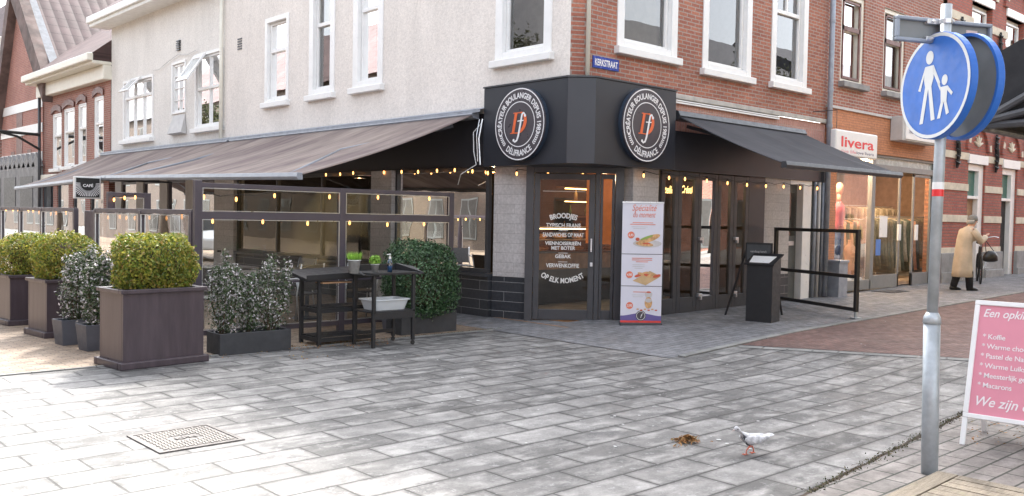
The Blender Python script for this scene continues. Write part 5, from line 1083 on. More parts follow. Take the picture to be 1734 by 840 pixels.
# items on the cart
M['tin'] = paint('zinc_bucket', (.5,.5,.49), .4, metal=.3, var=.15, sc=20)
def plantpot(px, py, r, h_, lab, kind):
    d = ray(px, py); t_ = (hcz-1.6)/d.z; P_ = CP+d*t_; P_.y = min(max(P_.y, cy0+.05), cy0+cd-.03); P_.z = hcz
    t = thing('zinc_pot', lab, 'plant pot', P_); mb = MB(); mb.lathe([(r*.7,0),(r,h_),(r*1.06,h_),(r*1.06,h_-.012),(r*.94,h_-.012),(r*.9,h_-.03)], P_, 20); mb.build('bucket', M['tin'], t, smooth=True)
    if kind == 'grass':
        g = thing('grass_tuft', 'bright green grass tuft in the larger zinc pot', 'plant', (P_.x,P_.y,P_.z+h_-.02)); mb = MB()
        for k in range(420):
            a, rr_ = random.uniform(0,6.28), r*.85*math.sqrt(random.random()); b = Vector((P_.x+rr_*math.cos(a), P_.y+rr_*math.sin(a), P_.z+h_-.02)); tp = b+Vector((math.cos(a)*rr_*.6+random.uniform(-.02,.02), math.sin(a)*rr_*.6+random.uniform(-.02,.02), random.uniform(.07,.13))); s_ = Vector((random.uniform(-1,1),random.uniform(-1,1),0)).normalized()*.003
            mb.add([b-s_, b+s_, tp], [(0,1,2)])
        mb.build('blades', M['grass'], g)
    else:
        g = thing('small_plant', 'small light green rosette plant in the smaller zinc pot', 'plant', (P_.x,P_.y,P_.z+h_)); mb = MB(); Pn, Nn = shell((P_.x,P_.y,P_.z+h_+.045), (r*1.25,r*1.25,.06), 500, k0=.5, zmin=-.6, seed=31); leaves(mb, Pn, Nn, .03, .7, .4); mb.build('leaves', M['grass'], g)
plantpot(610, 464, .075, .16, 'larger tapered zinc pot on the cart', 'grass'); plantpot(635, 461, .05, .10, 'smaller round zinc pot in the middle of the cart top', 'rosette')
bp = CP+ray(661, 461)*((hcz-1.6)/ray(661, 461).z); bp.y = min(max(bp.y, cy0+.05), cy0+cd-.05); bp.z = hcz
bt = thing('pump_bottle', 'clear pump bottle of blue hand sanitizer on the cart', 'bottle', bp)
M['bluegel'] = paint('blue_gel', (.06,.22,.5), .15, bst=0); M['clear'] = glassm('clear_plastic', (.8,.85,.9), 2.0)
mb = MB(); mb.lathe([(.028,0),(.030,.01),(.030,.075)], bp, 16); mb.build('gel', M['bluegel'], bt, smooth=True)
mb = MB(); mb.lathe([(.031,.0),(.032,.13),(.014,.155),(.013,.165)], bp, 16); mb.build('bottle_body', M['clear'], bt, smooth=True)
mb = MB(); mb.lathe([(.016,.163),(.016,.185),(.006,.187),(.005,.212),(.012,.213),(.012,.224),(.003,.226)], bp, 12); mb.tube([bp+Vector((0,0,.218)), bp+Vector((-.045,0,.214))], .005); mb.build('pump', M['white'], bt)
# rack behind
rk = G(548, 588); rx0, ry0 = rk.x-.02, max(rk.y, cy0+cd+.08); rw, rd = .78, .42; hr = hz(548, 474, rk)
rt = thing('potting_rack', 'low black slatted rack with tilted top standing behind the serving cart', 'rack', (rx0, ry0, 0))
for (x, y) in ((0,0),(rw,0),(0,rd),(rw,rd)): mb = MB(); mb.box(rx0+x-.022, rx0+x+.022, ry0+y-.022, ry0+y+.022, 0, hr); mb.build('leg', M['cart'], rt, bevel=.003)
for zz in (.1, hz(548, 524, rk)):
    mb = MB(); mb.box(rx0, rx0+rw, ry0-.02, ry0+.0, zz-.05, zz); mb.box(rx0, rx0+rw, ry0+rd, ry0+rd+.02, zz-.05, zz); mb.box(rx0-.02, rx0, ry0, ry0+rd, zz-.05, zz)
    for k in range(6): mb.box(rx0, rx0+rw, ry0+.015+k*.068, ry0+.06+k*.068, zz, zz+.015)
    mb.build('slatted_shelf', M['cart'], rt)
mb = MB(); mb.add([(rx0-.2,ry0-.05,hr),(rx0+rw+.05,ry0-.05,hr+.03),(rx0+rw+.05,ry0+rd+.05,hr+.11),(rx0-.2,ry0+rd+.05,hr+.08)],[(0,1,2,3)]); mb.build('tray_top', M['cart'], rt, solid=.035)
mb = MB(); mb.add([(rx0-.2,ry0-.055,hr+.0),(rx0+rw+.05,ry0-.055,hr+.03),(rx0+rw+.05,ry0-.055,hr+.09),(rx0-.2,ry0-.055,hr+.06)],[(0,1,2,3)]); mb.build('front_rim', M['cart'], rt, solid=.015)
mb = MB(); mb.box(rx0+.0, rx0+.4, ry0-.08, ry0+.1, hr-.045, hr-.03); mb.build('pale_board', M['wood'], rt)
# ------------------------------------------------------------------ terrace furniture: one chair, one table, copied
M['wick'] = paint('grey_wicker', (.10,.095,.095), .6, var=.3, sc=60)
def copy_tree(o, parent=None):
    c_ = o.copy(); COL.objects.link(c_); c_.parent = parent
    for ch in o.children: copy_tree(ch, c_)
    return c_
ch = thing('terrace_chair', 'terrace chair', 'chair', (0,0,0)); ch['group'] = 'aluminium terrace chairs'
mb = MB(); mb.box(-.23,.23,-.22,.22,.43,.455); mb.build('seat', M['wick'], ch, bevel=.01)
mb = MB(); mb.add([(-.22,.2,.5),(.22,.2,.5),(.22,.28,.86),(-.22,.28,.86)],[(0,1,2,3)]); mb.build('backrest', M['wick'], ch, solid=.02)
for x in (-.24,.24):
    for y, yt in ((-.24,-.2),(.26,.2)): mb = MB(); mb.tube([(x,y,0),(x,yt,.44)] + ([(x,.29,.88)] if y > 0 else [(x,-.22,.64)]), .012, 6); mb.build('leg', M['alu'], ch, smooth=True)
    mb = MB(); mb.tube([(x,-.22,.64),(x,.1,.66),(x,.24,.68)], .013, 6); mb.build('armrest', M['alu'], ch, smooth=True)
spots = [(5.3,11.5,2.6,'terrace chair just behind the tall screen corner post'),(6.5,11.6,-2.8,'terrace chair behind the potting rack, seen through the end screen'),(7.5,11.6,2.9,'terrace chair nearest the hedge behind the end screen'),
  (5.2,12.9,1.6,'terrace chair behind the nearest boxwood, by the lane side screen'),(7.2,13.0,-1.5,'terrace chair deep under the awning near the pier'),(5.3,16.2,.4,'terrace chair near the entrance gap'),(5.4,18.0,2.2,'terrace chair behind the far lane side screen')]
for i, (x, y, a, lab) in enumerate(spots):
    o = ch if i == 0 else copy_tree(ch); o.location = (x, y, .01); o.rotation_euler = (0, 0, a); o['label'] = lab
tt = thing('terrace_table', 'terrace table', 'table', (0,0,0)); tt['group'] = 'small terrace tables'
mb = MB(); mb.box(-.35,.35,-.35,.35,.73,.755); mb.build('tabletop', paint('table_laminate', (.22,.19,.17), .35), tt, bevel=.008)
mb = MB(); mb.tube([(0,0,.03),(0,0,.73)], .03); mb.build('column', M['frame'], tt); mb = MB(); mb.lathe([(.22,0),(.2,.02),(.04,.035)], (0,0,0), 20); mb.build('base', M['frame'], tt)
for i, (x, y, lab) in enumerate([(5.9,11.9,'small square table behind the middle of the end screen'),(7.0,12.2,'small square table behind the hedge end of the end screen'),(6.2,13.2,'small square table under the awning behind the boxwood'),(5.6,17.0,'small square table behind the far lane side screen')]):
    o = tt if i == 0 else copy_tree(tt); o.location = (x, y, .01); o['label'] = lab
# ------------------------------------------------------------------ shop interior things
sc = thing('display_counter', 'lit glass counter with bread inside the bakery', 'counter', (11.2, 10.8, .1))
mb = MB(); mb.box(10.6,14.2,11.2,11.9,.1,1.0); mb.build('base', M['frame'], sc); mb = MB(); mb.box(10.6,14.2,11.18,11.2,.7,.98); mb.build('front', M['wood'], sc)
mb = MB(); mb.box(10.62,14.18,11.3,11.85,1.42,1.45); mb.box(10.62,14.18,11.3,11.85,1.2,1.215); mb.build('shelf', M['alu'], sc)
mb = MB(); mb.box(10.62,14.18,11.33,11.36,1.40,1.418); mb.build('light_strip', emis('counter_light', (1,.66,.3), 2.2), sc)
M['bread'] = paint('bread_crust', (.48,.24,.08), .7, var=.3, sc=12)
for k in range(22):
    x = 10.75+k*.155; mb = MB(); z_ = 1.0 if k % 2 else 1.215; mb.ball((x,11.5+.1*(k%3),z_+.05), (.07,.13,.05), 8, 6); tag(mb.build('bread_loaf', M['bread'], smooth=True), 'golden bread loaf in the lit counter of the bakery', 'bread', 'bread loaves in the counter')
bs = thing('wall_shelf', 'warm lit wall shelves with bottles behind the folding doors', 'shelf', (13.3, 12.5, 1.2))
mb = MB()
for z_ in (1.3,1.62,1.94,2.2): mb.box(12.7,15.6,12.3,12.58,z_,z_+.025)
mb.build('board', M['wood'], bs); mb = MB(); mb.box(12.7,15.6,12.3,12.33,2.17,2.19); mb.box(12.7,15.6,12.3,12.33,1.92,1.935); mb.build('light_strip', emis('shelf_light', (1,.55,.18), 3.2), bs)
for k in range(18):
    x = 12.8+k*.155; z_ = (1.325,1.645,1.965)[k % 3]; mb = MB(); mb.lathe([(.035,0),(.037,.12),(.015,.17),(.014,.22)], (x,12.42,z_), 10); tag(mb.build('bottle', paint('amber_bottle_%d' % (k % 3), ((.3,.14,.04),(.1,.14,.05),(.5,.4,.25))[k % 3], .2, bst=0), smooth=True), 'bottle on the lit wall shelves inside the bakery', 'bottle', 'bottles on the wall shelves')
mb = MB(); Fm = Face((0,9.9),(1,0),(0,1))
for s_, px in (('Atelier', 1131), ('Création', 1166)):
    a, z_ = FR.fp(px, 327, .25); text(mb, s_, .17, FR.M(a, z_, .25), width=.42, shear=.35, off=.004)
tag(mb.build('glowing_lettering', emis('gold_letters', (1,.62,.2), 1.0)), 'glowing golden Atelier Création lettering behind the folding doors', 'lettering')
for i, (x, y, lab) in enumerate([(10.3,12.2,'round wire lamp inside the bakery window nearest the pier'),(10.4,14.2,'round wire lamp deeper in the lane side window')]):
    t = thing('pendant_lamp', lab, 'lamp', (x, y, 2.0)); mb = MB()
    for k in range(8): 
        an = math.pi*k/8; mb.tube([(x+.3*math.cos(an)*math.cos(u), y+.3*math.sin(an)*math.cos(u), 2.0+.3*math.sin(u)) for u in [2*math.pi*j/20 for j in range(21)]], .006, 4)
    mb.tube([(x,y,2.3),(x,y,2.62)], .005, 4); mb.build('wire_shade', paint('brass_wire', (.5,.3,.12), .35, metal=.8), t); mb = MB(); mb.ball((x,y,2.0), .045); mb.build('bulb', M['bulb'], t, smooth=True)
for k, (x, y) in enumerate([(10.2,10.9),(10.2,11.6),(10.5,16.2),(11.2,10.0),(12.4,10.2),(14.2,10.3)]):
    mb = MB(); mb.lathe([(.02,.14),(.03,.10),(.13,.0),(.12,-.005),(.025,.09)], (x,y,2.36), 16); t = thing('dome_lamp', 'small dark dome lamp hanging from the bakery ceiling', 'lamp', (x,y,2.36)); t['group'] = 'dome lamps inside the bakery'
    mb.build('dome', M['frame'], t, smooth=True); mb = MB(); mb.ball((x,y,2.38), (.05,.05,.03), 8, 5); mb.build('bulb', M['bulb'], t)
    l_ = bpy.data.lights.new('shop_lamp', 'POINT'); l_.energy = 4.5; l_.color = (1,.68,.38); l_.shadow_soft_size = .06; lo = bpy.data.objects.new('shop_lamp', l_); COL.objects.link(lo); lo.location = (x, y, 2.26)
for i, (x, y, lab) in enumerate([(12.0,10.0,'high stool with folded cloth behind the third folding door'),(12.9,10.1,'high stool behind the fourth folding door')]):
    t = thing('bar_stool', lab, 'stool', (x, y, .1)); 
    for k in range(4): an = math.pi/4+k*math.pi/2; mb = MB(); mb.tube([(x+.22*math.cos(an), y+.22*math.sin(an), .12), (x+.14*math.cos(an), y+.14*math.sin(an), .85)], .014, 6); mb.build('leg', M['ltgrey'], t)
    mb = MB(); mb.lathe([(.17,.83),(.18,.85),(.17,.88)], (x,y,0), 18); mb.build('seat', M['ltgrey'], t); mb = MB(); mb.extr([(x-.16,y+.15,.9),(x+.16,y+.15,.9),(x+.16,y+.17,1.15),(x,y+.18,1.28),(x-.16,y+.17,1.15)], (0,.02,0)); mb.build('backrest', M['wood'], t, bevel=.005)
for k, (x, y) in enumerate([(17.3,9.35),(19.3,10.6),(21.6,10.2),(24.5,11.5)]):
    l_ = bpy.data.lights.new('boutique_fill', 'POINT'); l_.energy = (45 if k == 0 else 18); l_.color = (1,.74,.48); l_.shadow_soft_size = .1; lo = bpy.data.objects.new('boutique_fill', l_); COL.objects.link(lo); lo.location = (x, y, 2.85)  # unseen point lights; the strong first one is added to brighten the display

# ------------------------------------------------------------------ rollup banner
pl_, pr_ = G(1050, 551), G(1119, 550); ax = (pr_-pl_); ax.z = 0; Lw = ax.length; ax.normalize(); nn = Vector((ax.y, -ax.x, 0))
if nn.dot(CP-pl_) < 0: nn = -nn
hb = hz(1085, 343, pl_.lerp(pr_, .5)); FB = Face((pl_.x, pl_.y), (ax.x, ax.y), (-nn.x, -nn.y)); zb0 = pl_.z
rb = thing('rollup_banner', 'tall white rollup banner with three food pictures beside the entrance', 'banner', pl_)
M['ban'] = paint('banner_white', (.66,.66,.74), .45, var=.02, bst=0); M['banv'] = paint('banner_violet', (.13,.10,.30), .45, var=.05, bst=0); M['bano'] = paint('banner_orange', (.72,.18,.10), .45, bst=0)
mb = MB(); mb.fb(FB, 0, Lw, zb0+.09, hb, 0, .006); mb.build('banner_sheet', M['ban'], rb)
mb = MB(); mb.fb(FB, -.01, Lw+.01, zb0, zb0+.045, -.06, .06); mb.build('cassette', M['frame'], rb, bevel=.01); mb = MB(); mb.fb(FB, -.005, Lw+.005, hb-.01, hb+.012, -.01, .015); mb.build('top_clamp', M['alu'], rb)
q = MB(); q.fq(FB, 0, Lw, zb0+.045, zb0+.075, -.002); q.build('red_edge', paint('banner_red', (.7,.06,.05), .45, bst=0), rb)
H_ = hb-zb0; zz = lambda py: hb-(py-343)/(551-343)*H_
def pg_(name, mat, pts, d=-.003): q = MB(); q.quad(*[FB.P(x*Lw, z_, d) for x, z_ in pts]); return q.build(name, mat, rb)
n_ = 16; pg_('violet_foot', M['banv'], [(0,zb0+.075),(1,zb0+.075)]+[(1-i/n_, zz(532)+.05*math.sin(math.pi*i/n_)*0-.02*math.cos(math.pi*2*i/n_)) for i in range(n_+1)], -.002)
q = MB(); disc(q, 0, .075, FB.M(Lw*.5, zz(534), -.004), 0); q.build('round_crest', M['badge'], rb); q = MB(); disc(q, .058, .064, FB.M(Lw*.5, zz(534), -.006), 0); text(q, 'f', .09, FB.M(Lw*.5, zz(534)-.03, -.006), shear=.3); q.build('crest_mark', M['badgew'], rb)
q = MB()
for y_ in (430, 484): q.fq(FB, 0, Lw, zz(y_)-.004, zz(y_)+.004, -.003)
q.build('divider', M['frame'], rb)
q = MB(); text(q, 'Spécialité', .13, FB.M(Lw*.52, zz(357), -.004), width=Lw*.6, shear=.35); text(q, 'du moment', .12, FB.M(Lw*.52, zz(368), -.004), width=Lw*.55, shear=.35)
for y_, w_ in ((377,.5),(380,.62),(437,.5),(440,.5),(443,.3),(494,.4)): q.fq(FB, Lw*(.42-w_/2+.08), Lw*(.42+w_/2+.08), zz(y_)-.004, zz(y_)+.005, -.004)
q.build('orange_script', M['bano'], rb)
q = MB()
for y_, w_ in ((384,.4),(387,.3),(448,.3),(451,.3),(454,.2),(499,.3),(502,.25)): q.fq(FB, Lw*(.42-w_/2), Lw*(.42+w_/2), zz(y_)-.003, zz(y_)+.003, -.004)
q.build('grey_small_print', M['ltgrey'], rb)
for px_, py_, s_ in ((.22,398,'6,95'),(.2,465,'4,90'),(.22,517,'3,95')):
    q = MB(); disc(q, 0, .05, FB.M(Lw*px_, zz(py_), -.004), 0, 24); q.build('price_dot', M['bano'], rb); q = MB(); text(q, s_, .05, FB.M(Lw*px_, zz(py_)-.017, -.006), width=.07, off=.001); q.build('price', M['badgew'], rb)
fc = [paint('food_bread', (.62,.36,.16), .6, var=.3, sc=25, bst=0), paint('food_green', (.25,.36,.08), .6, bst=0), paint('food_red', (.55,.1,.05), .6, bst=0), paint('food_plate', (.52,.5,.5), .4, bst=0), paint('food_board', (.55,.38,.2), .6, bst=0)]
def ell(mat, cx_, cy_, rx_, ry_, d, tilt=0, nm='food_picture'):
    q = MB(); q.quad(*[FB.P(Lw*cx_+rx_*math.cos(u)*math.cos(tilt)-ry_*math.sin(u)*math.sin(tilt), zz(cy_)+rx_*math.cos(u)*math.sin(tilt)+ry_*math.sin(u)*math.cos(tilt), d) for u in [2*math.pi*i/18 for i in range(18)]]); q.build(nm, mat, rb)
ell(fc[3],.62,412,.21,.055,-.004); ell(fc[0],.66,404,.17,.045,-.005,.35); ell(fc[1],.6,402,.10,.018,-.006,.35); ell(fc[0],.55,413,.13,.03,-.0065,-.1); ell(fc[2],.38,405,.03,.025,-.0067); ell(fc[2],.6,412,.06,.012,-.007)
q = MB(); q.quad(*[FB.P(Lw*x, zz(y_), -.004) for x, y_ in ((.28,475),(.6,484-1.5),(.97,467),(.7,458))]); q.build('food_picture', fc[4], rb)
for k in range(7): ell(fc[0 if k % 3 else 2], .42+.075*k, 466-1.2*(k%3)-1.5*math.sin(k), .06, .02, -.005-.0003*k, .3*(-1)**k)
ell(fc[3],.68,498,.055,.05,-.004); ell(fc[0],.68,512,.055,.085,-.005); ell(fc[3],.68,508,.05,.03,-.006); ell(fc[2],.68,494,.035,.012,-.0065)
for k in range(6): ell(fc[k % 2*2], .42+.09*k, 523+1.5*(k % 2), .02, .01, -.005)

# ------------------------------------------------------------------ menu lectern with board stand, barrier
lp, lq = G(1262, 544), G(1306, 548); ax = lq-lp; ax.z = 0; Lm = max(ax.length, .34); ax.normalize(); dep = Vector((-ax.y, ax.x, 0)); dep = dep if dep.x > 0 else -dep
FM_ = Face((lp.x, lp.y), (ax.x, ax.y), (dep.x, dep.y)); z0m = lp.z; zf_ = hz(1264, 447, lp)
mn = thing('menu_lectern', 'matt black menu lectern with slanted top and open menu', 'lectern', lp)
mb = MB(); D_ = .3; pr = [(0,z0m),(0,zf_),(D_,zf_+.13),(D_,z0m)]
mb.extr([FM_.P(0,z_,d) for d, z_ in pr], FM_.A*Lm); mb.build('body', M['cart'], mn, bevel=.006)
mb = MB(); mb.add([FM_.P(-.03,zf_+.0,-.03),FM_.P(Lm+.03,zf_+.0,-.03),FM_.P(Lm+.03,zf_+.15,D_+.02),FM_.P(-.03,zf_+.15,D_+.02)],[(0,1,2,3)]); mb.build('slanted_top', M['cart'], mn, solid=.02)
mb = MB(); mb.add([FM_.P(.04,zf_+.03,.0),FM_.P(Lm-.06,zf_+.03,.0),FM_.P(Lm-.02,zf_+.12,.18),FM_.P(.02,zf_+.12,.18)],[(0,1,2,3)]); tag(mb.build('menu_sheet', M['white'], solid=.006), 'open white menu lying on the black lectern', 'menu')
# easel board behind
eb = thing('easel_board', 'small black chalkboard on a dark easel behind the menu lectern', 'board', lp+dep*.4)
zt1 = hz(1285, 411, lp+dep*.45); Fe = Face((lp+dep*.45).to_tuple()[:2], (ax.x, ax.y), (dep.x, dep.y))
e0, e1 = Fe.fp(1262, 425)[0], Fe.fp(1308, 425)[0]
mb = MB(); mb.fb(Fe, e0, e1, zt1-.30, zt1, 0, .02); mb.build('frame', M['cart'], eb, bevel=.004); mb = MB(); mb.fb(Fe, e0+.03, e1-.03, zt1-.27, zt1-.03, -.003, 0); mb.build('slate', paint('chalk_slate', (.06,.065,.07), .7), eb)
mb = MB(); text(mb, 'vandaag lunch', .05, Fe.M((e0+e1)/2, zt1-.15, -.006), width=(e1-e0)*.6); mb.build('chalk_line', M['ltgrey'], eb)
for px_, s_ in ((1228, 0), (1322, 1)):
    g_ = G(px_+(0 if s_ == 0 else 2), 534); mb = MB(); tp = Fe.P(e0+.03 if s_ == 0 else e1-.03, zt1-.05, .02); mb.tube([g_, tp], .018, 6); mb.build('leg', M['cart'], eb)
g_ = Fe.P((e0+e1)/2, zg(lp.x+.5), .45); mb = MB(); mb.tube([g_, Fe.P((e0+e1)/2, zt1-.08, .03)], .016, 6); mb.build('leg', M['cart'], eb)
Rb = G(1451, 541); Ra = Vector((14.22, 8.62, zg(14.2))); zr1 = hz(1457, 389, Rb); dv = (Rb-Ra); dv.z = 0; Lr = dv.length; FRl = Face((Ra.x, Ra.y), (dv.x, dv.y), (-dv.y, dv.x))
br_ = thing('barrier', 'open black rectangular metal barrier beside the side door', 'barrier', Ra); zgm = Ra.z
zr0 = FRl.fp(1330, 383)[1]
for a_ in (0, Lr-.06): mb = MB(); mb.fb(FRl, a_, a_+.06, zgm+.1, zr1, -.03, .03); mb.build('post', M['cart'], br_, bevel=.006)
for z_ in (zr1, FRl.fp(1450, 466)[1], FRl.fp(1440, 520)[1]): mb = MB(); mb.fb(FRl, .062, Lr-.062, z_-.055, z_, -.025, .025); mb.build('rail', M['cart'], br_, bevel=.005)
mb = MB(); mb.fb(FRl, Lr-.05, Lr-.01, zgm, zgm+.1, -.02, .02); mb.fb(FRl, Lr-.1, Lr+.04, zgm, zgm+.015, -.06, .06); mb.build('foot', M['galv'], br_, bevel=.004)

# ------------------------------------------------------------------ street pole with round signs
pb = G(1574, 803); pole = thing('sign_pole', 'galvanised street pole with a pedestrian zone sign and red white marker sleeve', 'sign pole', pb)
tp = depth_pt(1608, 8, pb); dirv = (depth_pt(1597, 100, pb)-depth_pt(1576, 560, pb)); ptop = depth_pt(1603, 8, pb); pj = depth_pt(1578, 548, pb); base = Vector((pb.x, pb.y, -.05))
mb = MB(); mb.tube([base, pj], .051, 20); mb.build('lower_tube', M['galv'], pole, smooth=True)
mb = MB(); mb.tube([pj-Vector((0,0,.0)), pj.lerp(ptop,.02), pj.lerp(ptop,.035)], [.056,.052,.036], 20); mb.build('collar', M['galv'], pole, smooth=True)
mb = MB(); mb.tube([pj.lerp(ptop,.03), ptop], .034, 20); mb.build('upper_tube', M['galv'], pole, smooth=True)
pa = lambda z_: pj.lerp(ptop, (z_-pj.z)/(ptop.z-pj.z))
for (y0_, y1_, m_) in ((321, 333, M['redl']), (309, 321, M['white'])):
    za, zb_ = depth_pt(1592, y1_, pb).z, depth_pt(1592, y0_, pb).z; mb = MB(); mb.tube([pa(za), pa(zb_)], .0355, 20, cap=False); mb.build('marker_sleeve', m_, pole, smooth=True)
M['blue'] = paint('sign_blue', (.03,.15,.55), .45, var=.1, sc=8, bst=0); M['signw'] = paint('sign_white', (.72,.74,.73), .5, var=.04, bst=0); M['rimb'] = paint('sign_rim_blue', (.02,.13,.5), .45, var=.05); M['back'] = paint('sign_back_grey', (.20,.215,.22), .5, var=.08)
vd = (depth_pt(1590,145,pb)-CP); vd.z = 0; vd.normalize(); an = math.atan2(-vd.y, -vd.x) - R_(53)
n_ = Vector((math.cos(an), math.sin(an), 0)); 
if n_.dot(cr) > 0: an = math.atan2(-vd.y, -vd.x) + R_(53); n_ = Vector((math.cos(an), math.sin(an), 0))
xdir = Vector((0,0,1)).cross(n_)
axis = (ptop-pj).normalized()
def MXs(c_, n_): x = axis.cross(n_).normalized(); nn_ = x.cross(axis); return Matrix(((x.x, axis.x, nn_.x, c_.x),(x.y, axis.y, nn_.y, c_.y),(x.z, axis.z, nn_.z, c_.z),(0,0,0,1)))
zc_ = depth_pt(1588, 146, pb).z; rS = (depth_pt(1588,56,pb)-depth_pt(1588,236,pb)).length/2
def round_sign(c_, n_, lab, front):
    t = thing('pedestrian_sign', lab, 'traffic sign', c_); Mx = MXs(c_, n_); b = MB(); n__ = 56; r = rS
    b.loft([[Mx @ Vector((q*math.cos(2*math.pi*k/n__), q*math.sin(2*math.pi*k/n__), z_)) for k in range(n__)] for q, z_ in ((r-.02,-.045),(r,-.045),(r,.0),(r-.012,.006),(r-.012,-.005),(r-.02,-.005),(r-.02,-.045))], False); b.build('rim', M['rimb'], t)
    b = MB(); plate(b, r-.011, Mx, -.008, .004); b.build('back_plate', M['back'], t)
    b = MB(); disc(b, r*.92, r*.985, Mx, .0065); b.build('white_border', M['signw'], t)
    b = MB(); disc(b, 0, r*.92, Mx, .006); b.build('blue_field', M['blue'], t)
    s_ = r/.335; b = MB(); Z = .0085
    def poly(pts): b.quad(*[Mx @ Vector((x*s_, y*s_, Z)) for x, y in pts])
    def el(cx_, cy_, rx_, ry_): b.quad(*[Mx @ Vector((s_*(cx_+rx_*math.cos(2*math.pi*k/20)), s_*(cy_+ry_*math.sin(2*math.pi*k/20)), Z)) for k in range(20)])
    el(-.045,.185,.036,.043)
    poly([(-.085,.132),(-.005,.132),(.0,.05),(-.018,-.0),(-.078,.0),(-.092,.05)])
    poly([(-.078,.0),(-.045,.0),(-.085,-.23),(-.118,-.23)]); poly([(-.05,.0),(-.018,.0),(.028,-.215),(-.008,-.22)])
    poly([(-.085,.132),(-.085,.095),(-.122,-.02),(-.145,-.012)]); poly([(-.005,.132),(.065,.01),(.05,-.008),(-.012,.09)])
    el(.105,.02,.027,.033)
    poly([(.07,-.02),(.135,-.02),(.13,-.12),(.078,-.12)]); poly([(.078,-.115),(.105,-.115),(.078,-.215),(.05,-.215)]); poly([(.105,-.115),(.13,-.115),(.158,-.19),(.132,-.2)])
    poly([(.07,-.02),(.07,-.045),(.042,-.0),(.058,.012)]); poly([(.135,-.02),(.185,-.07),(.172,-.085),(.13,-.045)])
    b.build('pictogram', M['signw'], t); return t
round_sign(Vector((pa(zc_).x, pa(zc_).y, zc_))+n_*.062, n_, 'round blue pedestrian zone sign with adult and child, facing the camera side of the pole', True)
round_sign(Vector((pa(zc_).x, pa(zc_).y, zc_))-n_*.17, -n_, 'second round blue sign behind the pole, seen from its grey back', False)
mb = MB(); c_ = pa(zc_+.2); mb.tube([c_+n_*.06, c_-n_*.17], .012, 8); c2 = pa(zc_-.2); mb.tube([c2+n_*.06, c2-n_*.17], .012, 8)
for c_ in (pa(zc_+.2), pa(zc_-.2)): mb.tube([c_-Vector((0,0,.02)), c_+Vector((0,0,.02))], .042, 16)
mb.build('sign_clamp', M['galv'], pole)
# street name plate, seen from the back
zA_, zB_ = depth_pt(1595, 80-2, pb).z, depth_pt(1595, 14, pb).z; cn_ = pa((zA_+zB_)/2)
an2 = math.atan2(-cr.y, -cr.x); dpl = (cr*math.cos(R_(17)) + Vector((cf.x,cf.y,0)).normalized()*math.sin(R_(17))); dpl.z = 0; dpl.normalize(); npl = Vector((dpl.y, -dpl.x, 0)); npl = npl if npl.dot(CP-cn_) > 0 else -npl
Fn = Face((cn_-npl*.06).to_tuple()[:2], dpl.to_tuple()[:2], (-npl).to_tuple()[:2]); n0, zlo = Fn.fp(1514, 48); n1, _ = Fn.fp(1674, 90); _, zhi = Fn.fp(1514, 6); sl_ = 0
sn = thing('name_plate', 'grey backed street name plate clamped at the top of the pole', 'street sign', cn_)
hp = (zhi-zlo); zm = cn_.z-.02
mb = MB(); mb.fb(Fn, n0, n1, zm-hp/2, zm+hp/2, 0, .012); mb.build('plate', M['back'], sn)
mb = MB()
for (u,v,r_,s_) in ((n0,n1,zm-hp/2,zm-hp/2+.022),(n0,n1,zm+hp/2-.022,zm+hp/2),(n0,n0+.022,zm-hp/2+.022,zm+hp/2-.022),(n1-.022,n1,zm-hp/2+.022,zm+hp/2-.022)): mb.fb(Fn, u, v, r_, s_, -.03, .0)
mb.build('rim', paint('rim_grey', (.27,.31,.37), .45), sn, bevel=.006)
mb = MB(); mb.fb(Fn, n1-.19, n1-.10, zm-.03, zm+.03, -.003, 0); mb.build('sticker', paint('sticker', (.6,.5,.5), .5, bst=0), sn)
mb = MB()
for dz_ in (-.055, .055):
    c_ = pa(zm+dz_); mb.tube([c_-Vector((0,0,.016)), c_+Vector((0,0,.016))], .043, 16); a_ = 0; aa_, _ = 0, 0
    a0_ = (c_-Fn.o).dot(Fn.A); mb.fb(Fn, a0_-.12, a0_-.03, zm+dz_-.015, zm+dz_+.015, -.035, -.002); mb.tube([Fn.P(a0_-.08, zm+dz_, -.05), Fn.P(a0_-.08, zm+dz_, -.03)], .01, 6); mb.tube([Fn.P(a0_+.03, zm+dz_, -.1), Fn.P(a0_+.03, zm+dz_, -.06)], .01, 6)
mb.build('clamp', M['alu'], sn, bevel=.003)

# ------------------------------------------------------------------ pink sandwich board
mid = G(1625, 752); c1 = Vector((mid.x, mid.y, 0))
th = R_(42); dirb = (Vector((cr.x,cr.y,0)).normalized()*math.cos(th) - Vector((cf.x,cf.y,0)).normalized()*math.sin(th)).normalized(); nb = Vector((dirb.y, -dirb.x, 0)); nb = nb if nb.dot(CP-c1) > 0 else -nb
Wb, Hb = .66, 1.08; lean = .27
pk = thing('sandwich_board', 'pink sandwich board in a white frame with white handwritten drinks list', 'sandwich board', c1)
upb = (Vector((0,0,1))*math.cos(lean) - nb*math.sin(lean)); nfb = dirb.cross(upb); nfb = nfb if nfb.dot(nb) > 0 else -nfb
xb = upb.cross(nfb)
MP = Matrix(((dirb.x, upb.x, nfb.x, c1.x),(dirb.y, upb.y, nfb.y, c1.y),(dirb.z, upb.z, nfb.z, c1.z),(0,0,0,1)))
def mbx(x0, x1, y0, y1, z0, z1): b = MB(); b.M = MP; b.box(x0, x1, y0, y1, z0, z1); return b
for x in (0, Wb-.035): mbx(x, x+.035, .0, .2, -.01, .012).build('leg', M['white'], pk, bevel=.003)
b = mbx(0, Wb, .2, .235, -.01, .016); b.box(0, Wb, Hb-.035, Hb, -.01, .016); b.box(0, .035, .235, Hb-.035, -.01, .016); b.box(Wb-.035, Wb, .235, Hb-.035, -.01, .016); b.build('frame', M['white'], pk, bevel=.005)
